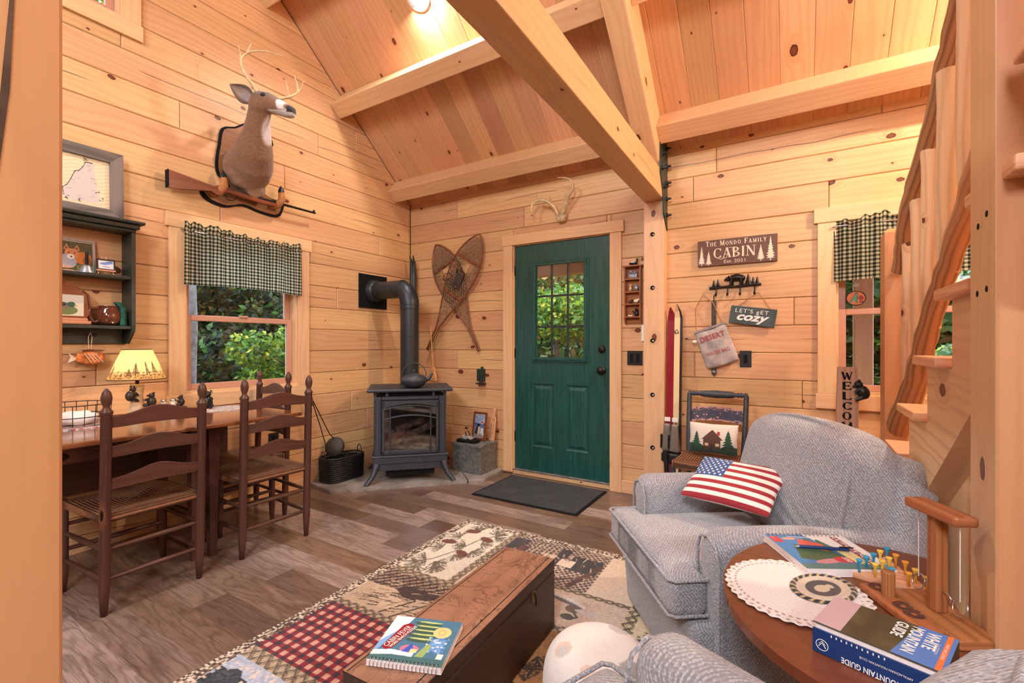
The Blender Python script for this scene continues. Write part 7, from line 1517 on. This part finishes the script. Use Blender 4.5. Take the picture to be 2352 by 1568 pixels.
MB().tube([(.016+.010*math.cos(q), -.0018, .018+.010*math.sin(q)) for q in np.linspace(0, 2*PI, 25)[:-1]], .0007, 5, True).obj('round_emblem', 'white', gk); MB().tube([(.010, -.0018, .014), (.016, -.0018, .022), (.022, -.0018, .014)], .0008, 5).tube([(.011, -.0018, .019), (.016, -.0018, .0255), (.021, -.0018, .019)], .0006, 5).obj('emblem_peaks', 'white', gk, kind='stuff')
for i in range(11): MB().span((.03+.008*i, -.0014, .039), (.032+.008*i, -.0010, .043)).obj('lettering', 'white', gk)
# spiral book and pen
c = Canvas(.225, .215, 170, 162, (70, 130, 184)); c.poly([(.11, .215), (.225, .215), (.225, 0), (.19, 0), (.14, .11)], (236, 238, 240)); c.poly([(.02, .06), (.10, .03), (.15, .06), (.12, .12), (.05, .15)], (70, 100, 70)); c.tree(.13, .10, .08, .06, (60, 110, 90)); c.tree(.10, .12, .07, .05, (60, 110, 90)); c.poly([(.06, .14), (.12, .10), (.13, .15), (.08, .185)], (206, 92, 70)); c.ell(.055, .185, .02, .008, (226, 160, 140)); c.ell(.09, .045, .045, .012, (206, 140, 150), rot=.2); c.line([(.06, .2), (.13, .19)], .003, (236, 214, 190)); c.rect(.005, .16, .03, .2, (206, 60, 66)); c.ell(.128, .052, .024, .018, (200, 60, 66)); c.poly([(.15, .03), (.19, .03), (.17, .12), (.14, .12)], (236, 220, 150)); c.rect(.0, .0, .225, .03, (90, 120, 100), .7)
c2 = Canvas(.215, .225, 162, 170); c2.a = c.a[:, ::-1].transpose(1, 0, 2)
ub = spiral_book('spiral_puzzle_book', 'wire-bound puzzle book with an archer on its blue cover, on the round table', .215, .225, .020, c2, frame((3.381, -2.010, Z2), (.435, -.90, 0), (.835, .55, 0), (0, 0, 1)), 'left')
MB().prism([(.018, .180), (.196, .180), (.196, .199), (.018, .199)], 0, .0003, 'x', T(0, 0, .0203)).obj('title_badge', 'skired', ub); text('lettering', 'ULTIMATE MIXED', .168, .013, T(.023, .183, .0208), 'white', ub, bold=.02); text('lettering', 'PUZZLES', .085, .012, T(.085, .160, .0205), 'cream', ub, bold=.02); text('lettering', '330', .028, .014, T(.150, .128, .0205), 'white', ub, bold=.03); text('lettering', '3 in 1', .016, .006, T(.018, .012, .0205), 'white', ub)
pn = thing('pen', 'dark blue pen with a clear tip lying on the open spiral book cover', 'pen', (3.47, -2.07, Z2+.026)); MB().tube([(0, 0, 0), (.118, .045, 0)], .0045, 10).obj('barrel', 'navy', pn); MB().tube([(-.014, -.005, -.001), (0, 0, 0)], [.001, .004], 8).obj('tip', 'trk', pn); MB().tube([(.095, .036, .006), (.128, .049, .006)], .0016, 6).obj('clip', 'black', pn)
# peg game
pg_ = thing('peg_game', 'triangular wooden peg solitaire board with coloured golf tees', 'game', (3.662, -2.103, Z2))
tri = [(-.078, -.038), (.008, .112), (.08, -.078)]; MB().prism(tri, 0, .014, 'x').obj('board', 'tread', pg_, .003, 2)
MT['pgy'] = plain('yellow_plastic', srgb(240, 206, 84), .3, coat=.3); MT['pgo'] = plain('orange_plastic', srgb(226, 160, 50), .3, coat=.3); MT['pgb'] = plain('blue_plastic', srgb(44, 160, 206), .3, coat=.3)
A_, B_, C_ = Vector((-.062, -.034)), Vector((.009, .088)), Vector((.062, -.064)); n_ = 0; protos = {}
cols = 'byboybyoybyoyob'
for i in range(5):
    for j in range(5-i):
        p = A_+(B_-A_)*(i/4)+(C_-A_)*(j/4)*1.0; k_ = cols[n_ % 15]; n_ += 1
        if n_ == 8: continue
        nm_ = {'y': ('yellow', 'pgy'), 'o': ('orange', 'pgo'), 'b': ('blue', 'pgb')}[k_]; w3 = (3.662+p.x, -2.103+p.y, Z2+.0142)
        lb = nm_[0]+' golf tee standing in the triangular peg board'
        if k_ in protos: dup(protos[k_], w3)
        else:
            q = thing('golf_tee', lb, 'peg', w3, group=nm_[0]+' tees in the peg board'); MB().lathe([(.0001, 0), (.0028, 0), (.003, .020), (.0062, .029), (.0076, .033), (.006, .0325), (.0001, .029)], 12).obj('tee_body', nm_[1], q); protos[k_] = q
# ring toss game
rg = thing('ring_toss_game', 'wooden double ring toss game with a tall post, crossbar and metal rings', 'game', M=frame((3.738, -2.262, Z2), (.80, .60, 0), (-.60, .80, 0), (0, 0, 1)))
gd = Vector((.45, -.89, 0)).normalized(); gp = Vector((.89, .45, 0)).normalized()
rg.matrix_world = frame((3.716, -2.262, Z2), gd, gp, (0, 0, 1))
MB().rbox((0.02, 0, .011), (.20, .088, .022), .006, 4).obj('base_board', 'walnut', rg); MB().span((0.0, -.013, .022), (.026, .013, .225)).obj('post', 'walnut', rg, .003, 2)
MB().span((-.05, -.024, .225), (.085, .024, .247), 'x').obj('crossbar', 'walnut', rg, .006, 2)
for s, x in ((1, -.038), (-1, .068)):
    MB().tube([(x, 0, .225), (x, 0, .07)], .0009, 5).obj('string', 'white', rg); MB().tube([(x+.016*math.cos(q), .006*math.sin(q), .058+.016*math.sin(q)) for q in np.linspace(0, 2*PI, 25)[:-1]], .0017, 6, True).obj('metal_ring', 'steel', rg)
for x, s in ((-.004, -1), (.03, 1)): MB().tube([(x, 0, .07), (x+s*.012, 0, .07), (x+s*.018, 0, .062), (x+s*.016, 0, .054)], .0018, 6).obj('catch_hook', 'steel', rg)
ts = thing('shot_tray', 'wooden tray with round wells and an upright peg behind the guide book', 'game', M=frame((3.652, -2.262, Z2), gd, gp, (0, 0, 1)))
MB().rbox((0.02, 0, .009), (.19, .060, .018), .005, 4).obj('tray_board', 'walnut', ts); MB().lathe([(.0001, .055), (.012, .055), (.013, .052), (.013, 0)], 16, T(-.02, 0, .018)).obj('peg', 'walnut', ts)
for x in (.025, .055, -.055): MB().lathe([(.0001, .0), (.014, .0015), (.0165, .0035), (.019, .001)], 20, T(x, 0, .0175)).obj('well', 'dark', ts)
